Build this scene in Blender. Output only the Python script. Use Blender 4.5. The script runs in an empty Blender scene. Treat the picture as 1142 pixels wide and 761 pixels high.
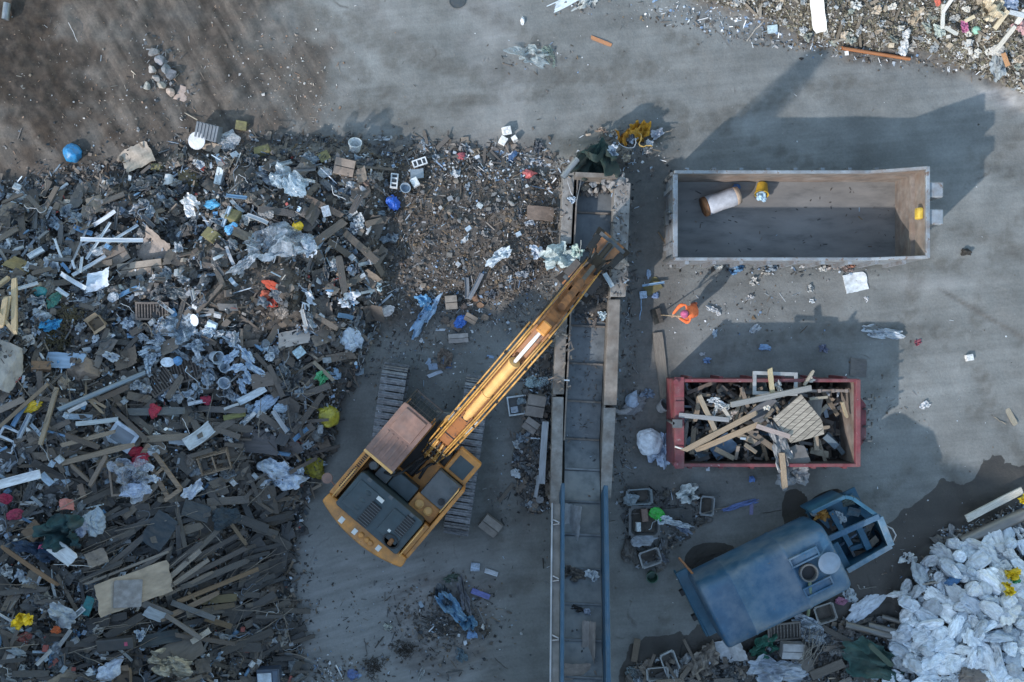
import bpy, bmesh, math, random
import numpy as np
from mathutils import Vector, Matrix, Euler, noise as mnoise

random.seed(11)
np.random.seed(11)
RND = random.Random(5)
C = bpy.context.scene.collection
S, H, CX, CY = 40.0, 28.0, 571.0, 380.5      # pixels per metre on the ground, drone height, picture centre
R = math.radians
SUN_EL = 34.0
SUN_AZ = math.atan2(-0.70, -0.72)            # towards the sun, lower left of the picture


def P(px, py, z=0.0):
    f = (H - z) / H
    return Vector(((px - CX) / S * f, -(py - CY) / S * f, z))


# ---------------------------------------------------------------- terrain
def lattice_noise(u, v, cell, seed):
    rs = np.random.RandomState(seed)
    T = rs.rand(256, 256)
    x = u / cell; y = v / cell
    xi = np.floor(x).astype(int); yi = np.floor(y).astype(int)
    fx = x - xi; fy = y - yi
    fx = fx * fx * (3 - 2 * fx); fy = fy * fy * (3 - 2 * fy)
    g = lambda a, b: T[a % 256, b % 256]
    return (g(xi, yi) * (1 - fx) + g(xi + 1, yi) * fx) * (1 - fy) + (g(xi, yi + 1) * (1 - fx) + g(xi + 1, yi + 1) * fx) * fy


def fbm(u, v, cell, seed, octs=4):
    o = 0; a = 1; t = 0
    for k in range(octs):
        o = o + a * lattice_noise(u, v, cell / 2 ** k, seed + k); t += a; a *= .55
    return o / t


def sdist(u, v, poly):
    """signed distance in metres, positive inside the pixel polygon"""
    poly = np.array(poly, float)
    d = np.full(u.shape, 1e9); inside = np.zeros(u.shape, bool)
    n = len(poly)
    for i in range(n):
        ax, ay = poly[i]; bx, by = poly[(i + 1) % n]
        dx, dy = bx - ax, by - ay
        t = np.clip(((u - ax) * dx + (v - ay) * dy) / (dx * dx + dy * dy), 0, 1)
        d = np.minimum(d, np.hypot(u - ax - t * dx, v - ay - t * dy))
        c = ((ay > v) != (by > v)) & (u < (bx - ax) * (v - ay) / (by - ay + 1e-9) + ax)
        inside ^= c
    return np.where(inside, d, -d) / S


PILE = [(-500, 170), (-60, 190), (60, 205), (130, 200), (200, 178), (290, 168), (400, 172), (436, 190), (440, 300), (420, 370), (385, 440), (368, 500), (340, 560), (325, 640), (335, 690), (335, 740), (340, 900), (300, 1200), (-500, 1200)]
SOIL = [(395, 175), (520, 172), (625, 190), (628, 300), (575, 345), (500, 335), (440, 370), (400, 380), (300, 420), (250, 380), (240, 320), (300, 300), (380, 260)]
BANKTR = [(740, -60), (770, 2), (840, 24), (890, 50), (960, 66), (1035, 66), (1075, 84), (1120, 112), (1160, 130), (1400, 220), (1400, -400), (740, -400)]
SACKS = [(1000, 655), (1030, 612), (1070, 590), (1120, 575), (1300, 560), (1500, 1000), (985, 1000), (985, 720)]
UNDER = [(705, 720), (760, 722), (820, 735), (900, 700), (960, 690), (1000, 690), (1010, 800), (700, 800)]
HEAP = [(432, 660), (470, 640), (520, 632), (548, 650), (556, 690), (540, 730), (500, 761), (440, 740)]


def exin(d, h, k):
    return np.where(d > 0, h * (1 - np.exp(-np.maximum(d, 0) / k)), 0)


def raw_height(u, v):
    z = np.zeros(u.shape)
    dp = sdist(u, v, PILE)
    n1 = fbm(u, v, 90, 1); n2 = fbm(u, v, 26, 20, 3)
    z = z + exin(dp + (n1 - .5) * 1.2, 3.1, 4.2) * (0.75 + .5 * n1) + np.clip(dp * 2, 0, 1) * ((n2 - .5) * .75 + (fbm(u, v, 48, 33, 2) - .5) * .6)
    z = z + np.clip((340 - u) / 340, 0, 1.6) ** 1.3 * np.clip((260 - v) / 120, 0, 1) * 1.0
    ds = sdist(u, v, SOIL)
    z = z + exin(ds, .45, .8) * (.6 + .8 * n2)
    db = sdist(u, v, BANKTR)
    z = z + exin(db + (n2 - .5) * .5, 1.1, 1.3) * (.7 + .6 * n1) + np.clip(db * 2, 0, 1) * (n2 - .5) * .3
    dk = sdist(u, v, SACKS)
    z = z + exin(dk, 1.5, 1.3) * (.8 + .4 * n1)
    z = z + exin(sdist(u, v, UNDER), .3, .6) * (.5 + n2)
    z = z + exin(sdist(u, v, HEAP), .22, .5) * (.4 + 1.2 * n2)
    z = z + 1.0 * np.exp(-(((u - 672) / 34) ** 2 + ((v - 178) / 16) ** 2)) + .3 * np.exp(-(((u - 597) / 15) ** 2 + ((v - 490) / 90) ** 2))
    z = z + .35 * np.exp(-(((u - 718) / 22) ** 2 + ((v - 168) / 14) ** 2))
    z = z + 2.1 * np.exp(-(((u + 8) / 62) ** 2 + ((v - 372) / 62) ** 2))
    bank = np.clip((350 - u) / 60, 0, 1) * np.clip((205 - v) / 30, 0, 1)
    z = z + bank * ((fbm(u * .8 + v * .5, v * .25 - u * .3, 14, 70, 3) - .5) * .22 + (fbm(u, v, 7, 75, 2) - .5) * .10)
    # tyre ruts and small unevenness of the yard
    out = np.clip(-dp * 2, 0, 1)
    z = z + out * (fbm(u, v, 60, 40, 4) - .5) * .10 + out * (fbm(u, v, 9, 60, 3) - .5) * .025
    return z


GX0, GX1, GY0, GY1, GD = -19.0, 19.0, -13.5, 13.5, 0.08
_gx = np.arange(GX0, GX1 + 1e-6, GD); _gy = np.arange(GY0, GY1 + 1e-6, GD)
_U, _V = np.meshgrid(CX + _gx * S, CY - _gy * S)
ZG = raw_height(_U, _V)


def hz(x, y):
    fx = min(max((x - GX0) / GD, 0), len(_gx) - 1.001); fy = min(max((y - GY0) / GD, 0), len(_gy) - 1.001)
    i, j = int(fx), int(fy); a, b = fx - i, fy - j
    return (ZG[j, i] * (1 - a) + ZG[j, i + 1] * a) * (1 - b) + (ZG[j + 1, i] * (1 - a) + ZG[j + 1, i + 1] * a) * b


def G(px, py, dz=0.0):
    z = 0.0
    for _ in range(6):
        p = P(px, py, z + dz); z = hz(p.x, p.y)
    return P(px, py, z + dz)


def slope_at(p):
    e = .3
    n = Vector((hz(p.x - e, p.y) - hz(p.x + e, p.y), hz(p.x, p.y - e) - hz(p.x, p.y + e), 2 * e))
    return n.normalized()


# ---------------------------------------------------------------- materials
def nodes(name):
    m = bpy.data.materials.new(name); m.use_nodes = True
    nt = m.node_tree; nt.nodes.clear()
    out = nt.nodes.new('ShaderNodeOutputMaterial')
    b = nt.nodes.new('ShaderNodeBsdfPrincipled')
    nt.links.new(b.outputs[0], out.inputs[0])
    return m, nt, b, out


def N(nt, t, **kw):
    n = nt.nodes.new('ShaderNode' + t)
    for k, v in kw.items():
        if hasattr(n, k): setattr(n, k, v)
        else: n.inputs[k.replace('_', ' ')].default_value = v
    return n


def mixc(nt, blend, fac, a, b):
    n = nt.nodes.new('ShaderNodeMix'); n.data_type = 'RGBA'; n.blend_type = blend
    for sock, val in ((n.inputs[0], fac), (n.inputs[6], a), (n.inputs[7], b)):
        if isinstance(val, bpy.types.NodeSocket): nt.links.new(val, sock)
        elif isinstance(val, (int, float)): sock.default_value = val
        else: sock.default_value = (*val[:3], 1)
    return n.outputs[2]


def ramp(nt, src, stops):
    r = nt.nodes.new('ShaderNodeValToRGB'); e = r.color_ramp.elements
    while len(e) < len(stops): e.new(.5)
    for k, (p, c) in enumerate(stops):
        e[k].position = p; e[k].color = (c, c, c, 1) if isinstance(c, (int, float)) else (*c, 1)
    nt.links.new(src, r.inputs[0]); return r.outputs[0]


def coords(nt, scale=(1, 1, 1), kind='Object', rand=True):
    t = nt.nodes.new('ShaderNodeTexCoord'); mp = nt.nodes.new('ShaderNodeMapping')
    mp.inputs['Scale'].default_value = scale
    nt.links.new(t.outputs[kind], mp.inputs['Vector'])
    if rand:
        oi = nt.nodes.new('ShaderNodeObjectInfo')
        ml = nt.nodes.new('ShaderNodeMath'); ml.operation = 'MULTIPLY'; ml.inputs[1].default_value = 37.0
        nt.links.new(oi.outputs['Random'], ml.inputs[0]); nt.links.new(ml.outputs[0], mp.inputs['Location'])
    return mp.outputs[0]


def noisetex(nt, vec, scale, detail=5, rough=.6):
    n = N(nt, 'TexNoise'); n.inputs['Scale'].default_value = scale; n.inputs['Detail'].default_value = detail; n.inputs['Roughness'].default_value = rough
    nt.links.new(vec, n.inputs['Vector']); return n.outputs['Fac']


def bump(nt, b, src, strength, dist=.02):
    bn = N(nt, 'Bump'); bn.inputs['Strength'].default_value = strength; bn.inputs['Distance'].default_value = dist
    nt.links.new(src, bn.inputs['Height']); nt.links.new(bn.outputs[0], b.inputs['Normal'])


def mat(name, col=None, rough=.7, metal=0.0, stretch=(1, 1, 1), ns=6.0, var=(.6, 1.25), dirt=0.0, dirtcol=(.09, .075, .06), dirtscale=2.5,
        bumps=.3, bscale=None, chips=None, film=0.0):
    """col None = the colour of the object that wears it"""
    m, nt, b, out = nodes(name)
    v = coords(nt, stretch)
    if col is None:
        oi = N(nt, 'ObjectInfo'); c = oi.outputs['Color']
    else:
        rgb = N(nt, 'RGB'); rgb.outputs[0].default_value = (*col, 1); c = rgb.outputs[0]
    n1 = noisetex(nt, v, ns)
    c = mixc(nt, 'MULTIPLY', 1.0, c, ramp(nt, n1, [(.3, var[0]), (.72, var[1])]))
    if chips:                                             # flaked paint: (colour, amount threshold, scale)
        n3 = noisetex(nt, v, chips[2], 8, .7)
        c = mixc(nt, 'MIX', ramp(nt, n3, [(chips[1], 0), (chips[1] + .05, .9)]), c, chips[0])
    if dirt:
        n2 = noisetex(nt, v, dirtscale, 6, .65)
        c = mixc(nt, 'MIX', ramp(nt, n2, [(.42, 0), (.72, dirt)]), c, dirtcol)
    nt.links.new(c, b.inputs['Base Color'])
    b.inputs['Roughness'].default_value = rough; b.inputs['Metallic'].default_value = metal
    if bumps: bump(nt, b, noisetex(nt, v, bscale or ns * 2, 4), bumps)
    if film:
        tr = N(nt, 'BsdfTransparent'); mx = N(nt, 'MixShader')
        n4 = noisetex(nt, v, 5, 5, .7)
        nt.links.new(ramp(nt, n4, [(.3, max(0, film - .3)), (.7, min(1, film + .25))]), mx.inputs[0])
        nt.links.new(b.outputs[0], mx.inputs[1]); nt.links.new(tr.outputs[0], mx.inputs[2])
        nt.links.new(mx.outputs[0], out.inputs[0])
    return m


M = {}
M['wood'] = mat('weathered_wood', None, .8, stretch=(1.2, 14, 14), ns=3, var=(.5, 1.35), dirt=.55, dirtscale=1.2, bumps=.4)
M['board'] = mat('board', None, .75, stretch=(1, 3, 3), ns=4, var=(.65, 1.2), dirt=.5, dirtscale=2)
M['card'] = mat('cardboard', None, .85, ns=5, var=(.72, 1.15), dirt=.45, dirtscale=3, bumps=.2)
M['plastic'] = mat('plastic', None, .42, ns=5, var=(.75, 1.1), dirt=.45, dirtscale=4, bumps=.15)
M['sheet'] = mat('plastic_sheet', None, .38, ns=6, var=(.7, 1.15), dirt=.35, dirtscale=4, bumps=.35, bscale=9)
M['film'] = mat('clear_film', None, .25, ns=6, var=(.7, 1.2), dirt=.15, bumps=.5, bscale=8, film=.55)
M['cloth'] = mat('cloth', None, .95, ns=7, var=(.6, 1.2), dirt=.4, bumps=.4, bscale=30)
M['sackcloth'] = mat('woven_sack', None, .6, ns=5, var=(.7, 1.12), dirt=.4, dirtcol=(.16, .15, .14), dirtscale=2.2, bumps=.25, bscale=7)
M['stone'] = mat('stone', None, .9, ns=5, var=(.55, 1.25), dirt=.3, bumps=.7, bscale=9)
M['foam'] = mat('foam', None, .9, ns=4, var=(.65, 1.15), dirt=.6, bumps=.4)
M['metal'] = mat('dull_metal', None, .45, .5, ns=5, var=(.6, 1.2), dirt=.5, dirtcol=(.12, .07, .04), bumps=.2)
M['brush'] = mat('dry_stems', None, .9, ns=20, var=(.5, 1.4), bumps=0)


# ---------------------------------------------------------------- mesh builder
class MB:
    def __init__(s): s.v = []; s.f = []; s.m = []

    def add(s, vs, fs, m=0, X=None):
        o = len(s.v)
        s.v += [tuple(X @ Vector(p)) if X else tuple(p) for p in vs]
        s.f += [tuple(i + o for i in f) for f in fs]; s.m += [m] * len(fs)
        return s

    def box(s, x0, x1, y0, y1, z0, z1, m=0, X=None):
        vs = [(x0, y0, z0), (x1, y0, z0), (x1, y1, z0), (x0, y1, z0), (x0, y0, z1), (x1, y0, z1), (x1, y1, z1), (x0, y1, z1)]
        return s.add(vs, [(3, 2, 1, 0), (4, 5, 6, 7), (0, 1, 5, 4), (1, 2, 6, 5), (2, 3, 7, 6), (3, 0, 4, 7)], m, X)

    def beam(s, a, b, w, h, m=0, up=(0, 0, 1)):
        a = Vector(a); b = Vector(b); d = b - a; L = d.length; d.normalize()
        u = Vector(up)
        if abs(d.dot(u)) > .98: u = Vector((1, 0, 0))
        y = u.cross(d).normalized(); z = d.cross(y)
        X = Matrix((d, y, z)).transposed().to_4x4(); X.translation = a
        return s.box(0, L, -w / 2, w / 2, -h / 2, h / 2, m, X)

    def tube(s, pts, r, n=8, m=0, cap=True):
        pts = [Vector(p) for p in pts]; vs = []; fs = []
        rr = r if isinstance(r, (list, tuple)) else [r] * len(pts)
        prev = None
        for i, p in enumerate(pts):
            d = (pts[min(i + 1, len(pts) - 1)] - pts[max(i - 1, 0)]).normalized()
            u = prev or (Vector((0, 0, 1)) if abs(d.z) < .9 else Vector((1, 0, 0)))
            y = u.cross(d).normalized(); z = d.cross(y).normalized(); prev = z
            for k in range(n):
                a = 2 * math.pi * k / n
                vs.append(p + (y * math.cos(a) + z * math.sin(a)) * rr[i])
        for i in range(len(pts) - 1):
            for k in range(n):
                k2 = (k + 1) % n
                fs.append((i * n + k, i * n + k2, (i + 1) * n + k2, (i + 1) * n + k))
        if cap:
            fs.append(tuple(range(n - 1, -1, -1))); fs.append(tuple((len(pts) - 1) * n + k for k in range(n)))
        return s.add(vs, fs, m)

    def lathe(s, prof, n=24, m=0, X=None):
        vs = []; fs = []
        for (r, z) in prof:
            for k in range(n):
                a = 2 * math.pi * k / n; vs.append((r * math.cos(a), r * math.sin(a), z))
        for i in range(len(prof) - 1):
            for k in range(n):
                k2 = (k + 1) % n
                fs.append((i * n + k, i * n + k2, (i + 1) * n + k2, (i + 1) * n + k))
        if prof[0][0] > 1e-4: fs.append(tuple(range(n - 1, -1, -1)))
        if prof[-1][0] > 1e-4: fs.append(tuple((len(prof) - 1) * n + k for k in range(n)))
        return s.add(vs, fs, m, X)

    def prism(s, poly, z0, z1, m=0, X=None):
        n = len(poly)
        vs = [(x, y, z0) for x, y in poly] + [(x, y, z1) for x, y in poly]
        fs = [tuple(range(n - 1, -1, -1)), tuple(range(n, 2 * n))] + [(i, (i + 1) % n, n + (i + 1) % n, n + i) for i in range(n)]
        return s.add(vs, fs, m, X)

    def side(s, poly, y0, y1, m=0):                     # profile in x,z pushed along y
        n = len(poly)
        vs = [(x, y0, z) for x, z in poly] + [(x, y1, z) for x, z in poly]
        fs = [tuple(range(n)), tuple(range(2 * n - 1, n - 1, -1))] + [(i, n + i, n + (i + 1) % n, (i + 1) % n) for i in range(n)]
        return s.add(vs, fs, m)

    def mesh(s, name, bevel=0, seg=1, smooth=False, fix=True):
        me = bpy.data.meshes.new(name); me.from_pydata(s.v, [], s.f)
        me.polygons.foreach_set('material_index', s.m)
        if fix or bevel:
            bm = bmesh.new(); bm.from_mesh(me)
            bmesh.ops.remove_doubles(bm, verts=bm.verts, dist=1e-5)
            bmesh.ops.recalc_face_normals(bm, faces=bm.faces)
            if bevel:
                es = [e for e in bm.edges if len(e.link_faces) == 2 and e.calc_face_angle(0) > .5]
                bmesh.ops.bevel(bm, geom=es, offset=bevel, segments=seg, affect='EDGES', profile=.6, clamp_overlap=True)
            bm.to_mesh(me); bm.free()
        if smooth: me.polygons.foreach_set('use_smooth', [True] * len(me.polygons))
        me.update(); return me

    def build(s, name, mats, parent=None, bevel=0, smooth=False, loc=None, rot=None, col=None, seg=1):
        me = s.mesh(name, bevel, seg, smooth)
        for m in (mats if isinstance(mats, (list, tuple)) else [mats]): me.materials.append(m)
        return obj(name, me, parent, loc, rot, col)


def obj(name, me, parent=None, loc=None, rot=None, col=None, scale=None):
    o = bpy.data.objects.new(name, me); C.objects.link(o)
    if parent: o.parent = parent
    if loc is not None: o.location = loc
    if rot is not None: o.rotation_euler = rot
    if scale is not None: o.scale = scale
    if col is not None: o.color = (*col, 1)
    return o


def tag(o, label=None, cat=None, group=None, kind=None):
    if label: o['label'] = label
    if cat: o['category'] = cat
    if group: o['group'] = group
    if kind: o['kind'] = kind
    return o


def thing(name, label, cat, loc=(0, 0, 0), rz=0.0, group=None, rot=None):
    o = bpy.data.objects.new(name, None); C.objects.link(o)
    o.empty_display_size = .2; o.location = loc; o.rotation_euler = rot or (0, 0, rz)
    return tag(o, label, cat, group, 'thing')
# ================================================================ ground, sky, light, camera
def build_ground():
    def axis(lo, hi):
        c = np.arange(lo, hi + 1e-6, GD)
        st = np.cumsum(GD * 1.45 ** np.arange(1, 21))
        return np.concatenate([(lo - st)[::-1], c, hi + st])
    xs, ys = axis(GX0, GX1), axis(GY0, GY1)
    X, Y = np.meshgrid(xs, ys)
    U, V = CX + X * S, CY - Y * S
    far = np.maximum(np.maximum(np.abs(X) - GX1, np.abs(Y) - GY1), 0)
    Z = raw_height(np.clip(U, -500, 1700), np.clip(V, -500, 1300)) * np.exp(-far / 12)
    n = len(xs); m = len(ys)
    me = bpy.data.meshes.new('ground')
    co = np.stack([X, Y, Z], -1).reshape(-1, 3)
    idx = np.arange(n * m).reshape(m, n)
    q = np.stack([idx[:-1, :-1], idx[:-1, 1:], idx[1:, 1:], idx[1:, :-1]], -1).reshape(-1, 4)
    me.vertices.add(len(co)); me.vertices.foreach_set('co', co.ravel())
    me.loops.add(q.size); me.loops.foreach_set('vertex_index', q.ravel())
    me.polygons.add(len(q)); me.polygons.foreach_set('loop_start', np.arange(0, q.size, 4)); me.polygons.foreach_set('loop_total', np.full(len(q), 4))
    me.polygons.foreach_set('use_smooth', np.ones(len(q), bool))
    me.update(calc_edges=True)
    n1 = fbm(U, V, 70, 80, 5); n2 = fbm(U, V, 22, 90, 4)
    sm = lambda t: np.clip(t, 0, 1) ** 2 * (3 - 2 * np.clip(t, 0, 1))
    # r brown dirt, g wet, b rubbish soil plus painted wall shade, a pale dust plus shaded-yard lift
    r = sm((365 - U + (n1 - .5) * 160) / 120) * sm((230 - V) / 40) * (.55 + .7 * n2)
    patch = sm(.5 + (1 - np.hypot((U - 45 - (V - 80) * .35) / 62, (V - 85) / 100)) * 1.5 + (n2 - .5) * 2.4 + (n1 - .5) * 1.5)
    r = np.maximum(r, .95 * sm(.5 + (1 - np.hypot((U - 40) / 85, (V - 85) / 110)) * 1.4 + (n2 - .5) * 1.8))
    r = np.maximum(r, .8 * sm(.5 + (1 - np.hypot((U - 345) / 22, (V - 90) / 60)) + (n2 - .5) * 2))
    W1 = [(1400, 495), (1142, 510), (1098, 513), (1070, 538), (1040, 556), (1000, 574), (962, 598), (820, 690), (775, 690), (765, 708), (722, 710), (700, 728), (688, 745), (680, 1000), (1400, 1000)]
    nn = (fbm(U, V, 30, 95, 4) - .5) * 1.1
    g = sm(.5 + (sdist(U, V, W1) + nn) * 3.2)
    for (a, b, ra, rb) in ((795, 624, 30, 17), (886, 568, 15, 24)):
        g = np.maximum(g, sm(.5 + (1 - np.hypot((U - a) / ra, (V - b) / rb) + nn * .4) * 4))
    b = sm(.4 + (sdist(U, V, PILE) + (n2 - .5) * 1.2) * 1.6)
    b = np.maximum(b, .92 * patch); b = np.maximum(b, .5 * sm((n2 - .52) * 5) * r)
    b = np.maximum(b, .9 * sm(.4 + (sdist(U, V, SOIL) + (n2 - .5) * .9) * 1.5))
    b = np.maximum(b, .8 * np.exp(-(((U - 520) / 95) ** 2 + ((V - 330) / 38) ** 2)) * (.3 + 1.1 * n2)); b = np.maximum(b, .7 * np.exp(-((V - 168 - (U < 200) * 30) / 18) ** 2) * (U < 620) * sm((n1 - .3) * 3))
    b = np.maximum(b, .85 * sm(.5 + (sdist(U, V, HEAP) + (n2 - .5) * .9) * 2))
    b = np.maximum(b, .8 * sm(.5 + (sdist(U, V, BANKTR) + (n2 - .5) * .9) * 2))
    b = np.maximum(b, .6 * np.exp(-(((U - 592) / 22) ** 2 + ((V - 490) / 100) ** 2)) * (.5 + n2))
    b = np.maximum(b, .7 * np.exp(-(((U - 690) / 50) ** 2 + ((V - 178) / 26) ** 2)) * (.5 + n2))
    b = np.maximum(b, .45 * sm((n1 - .45) * 3) * sm((430 - V) / 60) * sm((V - 290) / 60) * sm((620 - U) / 50) * sm((U - 420) / 40))
    line = lambda x0, y0, x1, y1, w: np.exp(-(np.abs((x1 - x0) * (y0 - V) - (x0 - U) * (y1 - y0)) / math.hypot(x1 - x0, y1 - y0) / w) ** 2) * sm((U - min(x0, x1)) / 30) * sm((max(x0, x1) - U) / 30)
    b = np.maximum(b, .7 * line(1030, 312, 1160, 388, 2.5) * sm((n2 - .3) * 4))
    a = .8 * line(1060, 92, 1190, 128, 12) * sm((n2 - .35) * 3) + .35 * line(840, 318, 1190, 316, 7) * sm((n1 - .35) * 3)
    b = np.maximum(b, .5 * sm((U - 690) / 20) * sm((775 - U) / 30) * sm((V - 150) / 40) * sm((600 - V) / 60) * (.5 + n2 * .8))  # shade beside the conveyor wall, deepened in the ground colour
    pal = sm((V - 560) / 90) * sm((600 - U) / 120) * sm((U - 300) / 40)  # paler ground colour here also lifts the brightness of the shaded yard
    a = a + .5 * sm((n1 - .5) * 4) * sm((260 - V) / 80) * sm((U - 330) / 60) * sm((700 - U) / 100) * n2
    at = me.color_attributes.new('soil', 'FLOAT_COLOR', 'POINT')
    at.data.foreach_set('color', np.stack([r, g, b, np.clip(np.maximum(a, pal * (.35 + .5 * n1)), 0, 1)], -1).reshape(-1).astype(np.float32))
    # tyre tracks: pairs of ruts along curved paths
    tr = np.zeros(U.shape); rs = np.random.RandomState(4)
    paths = [[(300, 30), (480, 110), (700, 120), (900, 60), (1160, 20)], [(560, -20), (700, 60), (900, 140), (1160, 250)], [(1160, 350), (1000, 330), (820, 350), (745, 420), (720, 560), (690, 790)], [(345, 780), (400, 680), (480, 640), (600, 610)], [(600, 790), (575, 690), (590, 590), (560, 420), (500, 350)],
             [(180, -20), (240, 60), (330, 180)], [(90, -20), (170, 80), (260, 170)], [(270, -20), (330, 60), (420, 140), (520, 150)], [(1160, 430), (1040, 430), (960, 520), (860, 560), (720, 540)], [(380, 20), (420, 130), (470, 160)], [(660, 20), (640, 120), (560, 140), (400, 60)], [(1160, 180), (1080, 260), (1050, 400), (1100, 520)]]
    for pth in paths:
        q = np.array(pth, float); ss = []
        for i in range(len(q) - 1):
            p0 = q[max(i - 1, 0)]; p1 = q[i]; p2 = q[i + 1]; p3 = q[min(i + 2, len(q) - 1)]
            for t_ in np.linspace(0, 1, 9)[:-1]: ss.append(.5 * ((2 * p1) + (p2 - p0) * t_ + (2 * p0 - 5 * p1 + 4 * p2 - p3) * t_ ** 2 + (3 * p1 - p0 - 3 * p2 + p3) * t_ ** 3))
        ss = np.array(ss); best = np.full(U.shape, 1e9); side = np.zeros(U.shape); along = np.zeros(U.shape); acc = 0
        for i in range(len(ss) - 1):
            (ax, ay), (bx, by) = ss[i], ss[i + 1]; dx, dy = bx - ax, by - ay; ln = math.hypot(dx, dy)
            tt = np.clip(((U - ax) * dx + (V - ay) * dy) / ln ** 2, 0, 1); dd = np.hypot(U - ax - tt * dx, V - ay - tt * dy)
            mk = dd < best; best = np.where(mk, dd, best); side = np.where(mk, ((U - ax) * dy - (V - ay) * dx) / ln, side); along = np.where(mk, acc + tt * ln, along); acc += ln
        for off in (-38, 38):
            wv = np.exp(-((side - off) / 9) ** 4) * (best < 60) * (.62 + .38 * np.sin(along / 2.6 + np.abs(side - off) * .35))
            tr = np.maximum(tr, wv * sm((n1 - .36 + rs.uniform(-.05, .1)) * 4) * rs.uniform(.5, 1))
    tr = np.clip(tr * 2.4, 0, 1) * np.clip(1 - b, 0, 1)
    at2 = me.color_attributes.new('tracks', 'FLOAT_COLOR', 'POINT'); at2.data.foreach_set('color', np.stack([tr, patch * (V < 215), tr * 0, np.ones(U.shape)], -1).reshape(-1).astype(np.float32))
    mt, nt, bs, out = nodes('yard_ground')
    vt = N(nt, 'VertexColor'); vt.layer_name = 'tracks'; st = N(nt, 'SeparateColor'); nt.links.new(vt.outputs['Color'], st.inputs[0])
    vc = N(nt, 'VertexColor'); vc.layer_name = 'soil'
    sp = N(nt, 'SeparateColor'); nt.links.new(vc.outputs['Color'], sp.inputs[0])
    v = coords(nt, (1, 1, 1), 'Object', False)
    fine = noisetex(nt, v, 14, 8, .7); mid = noisetex(nt, v, 1.1, 6, .6); big = noisetex(nt, v, .28, 4, .55)
    t = nt.nodes.new('ShaderNodeTexCoord')
    def streak(ang, sc, scale):
        mr = nt.nodes.new('ShaderNodeMapping'); mr.inputs['Rotation'].default_value = (0, 0, R(-ang)); nt.links.new(t.outputs['Object'], mr.inputs['Vector'])
        mp = nt.nodes.new('ShaderNodeMapping'); mp.inputs['Scale'].default_value = sc
        nt.links.new(mr.outputs[0], mp.inputs['Vector']); return noisetex(nt, mp.outputs[0], scale, 6, .6)
    c = mixc(nt, 'MIX', ramp(nt, mid, [(.35, 0), (.7, 1)]), (.153, .158, .152), (.212, .220, .214))
    c = mixc(nt, 'MULTIPLY', 1, c, ramp(nt, big, [(.3, .74), (.7, 1.14)]))
    c = mixc(nt, 'MIX', ramp(nt, noisetex(nt, v, .6, 7, .7), [(.5, 0), (.72, .3)]), c, (.135, .118, .100))
    c = mixc(nt, 'MULTIPLY', .5, c, ramp(nt, streak(5, (.07, 1.6, 1), 2.2), [(.3, .62), (.7, 1.15)]))
    c = mixc(nt, 'MULTIPLY', .55, c, ramp(nt, fine, [(.25, .65), (.75, 1.25)]))
    tm = nt.nodes.new('ShaderNodeMath'); tm.operation = 'MULTIPLY'; nt.links.new(st.outputs[0], tm.inputs[0]); nt.links.new(ramp(nt, noisetex(nt, v, 3, 6, .7), [(.3, .45), (.6, .85)]), tm.inputs[1])
    c = mixc(nt, 'MIX', tm.outputs[0], c, mixc(nt, 'MULTIPLY', 1, c, (.66, .63, .60)))
    # hairline cracks
    vo = N(nt, 'TexVoronoi'); vo.feature = 'DISTANCE_TO_EDGE'; vo.inputs['Scale'].default_value = .16
    dv = nt.nodes.new('ShaderNodeVectorMath'); dv.operation = 'ADD'; nz = N(nt, 'TexNoise'); nz.inputs['Scale'].default_value = .9; nz.inputs['Detail'].default_value = 6; nt.links.new(v, nz.inputs['Vector']); nt.links.new(v, dv.inputs[0]); nt.links.new(nz.outputs['Color'], dv.inputs[1]); nt.links.new(dv.outputs[0], vo.inputs['Vector'])
    cm = nt.nodes.new('ShaderNodeMath'); cm.operation = 'MULTIPLY'; nt.links.new(ramp(nt, vo.outputs['Distance'], [(.0, 1), (.006, 0)]), cm.inputs[0]); nt.links.new(ramp(nt, mid, [(.52, 0), (.6, .7)]), cm.inputs[1])
    c = mixc(nt, 'MIX', cm.outputs[0], c, (.07, .064, .058))
    # small dark spots and stains
    c = mixc(nt, 'MIX', ramp(nt, noisetex(nt, v, 3.5, 7, .75), [(.64, 0), (.71, .4)]), c, (.075, .066, .058))
    br = mixc(nt, 'MIX', ramp(nt, mixc(nt, 'MIX', .36, streak(-60, (.09, 1.5, 1), 2.0), noisetex(nt, v, 1.0, 8, .68)), [(.40, 0), (.62, 1)]), (.034, .025, .018), (.165, .134, .108))
    br = mixc(nt, 'MULTIPLY', .8, br, ramp(nt, fine, [(.25, .5), (.75, 1.35)]))
    c = mixc(nt, 'MIX', sp.outputs[0], c, br)
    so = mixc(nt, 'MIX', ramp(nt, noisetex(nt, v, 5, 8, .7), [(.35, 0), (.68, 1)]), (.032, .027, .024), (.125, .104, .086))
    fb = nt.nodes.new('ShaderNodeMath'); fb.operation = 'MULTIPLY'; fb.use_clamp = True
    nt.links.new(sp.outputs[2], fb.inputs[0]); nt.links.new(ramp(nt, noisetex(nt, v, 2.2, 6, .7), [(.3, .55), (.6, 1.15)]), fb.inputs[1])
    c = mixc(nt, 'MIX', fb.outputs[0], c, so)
    pm = nt.nodes.new('ShaderNodeMath'); pm.operation = 'MULTIPLY'; nt.links.new(st.outputs[1], pm.inputs[0]); nt.links.new(ramp(nt, streak(-58, (.3, 1.2, 1), 2.5), [(.32, .35), (.6, 1)]), pm.inputs[1])
    c = mixc(nt, 'MIX', pm.outputs[0], c, mixc(nt, 'MULTIPLY', 1, c, (.46, .39, .32)))
    da = nt.nodes.new('ShaderNodeMath'); da.operation = 'MULTIPLY'
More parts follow.
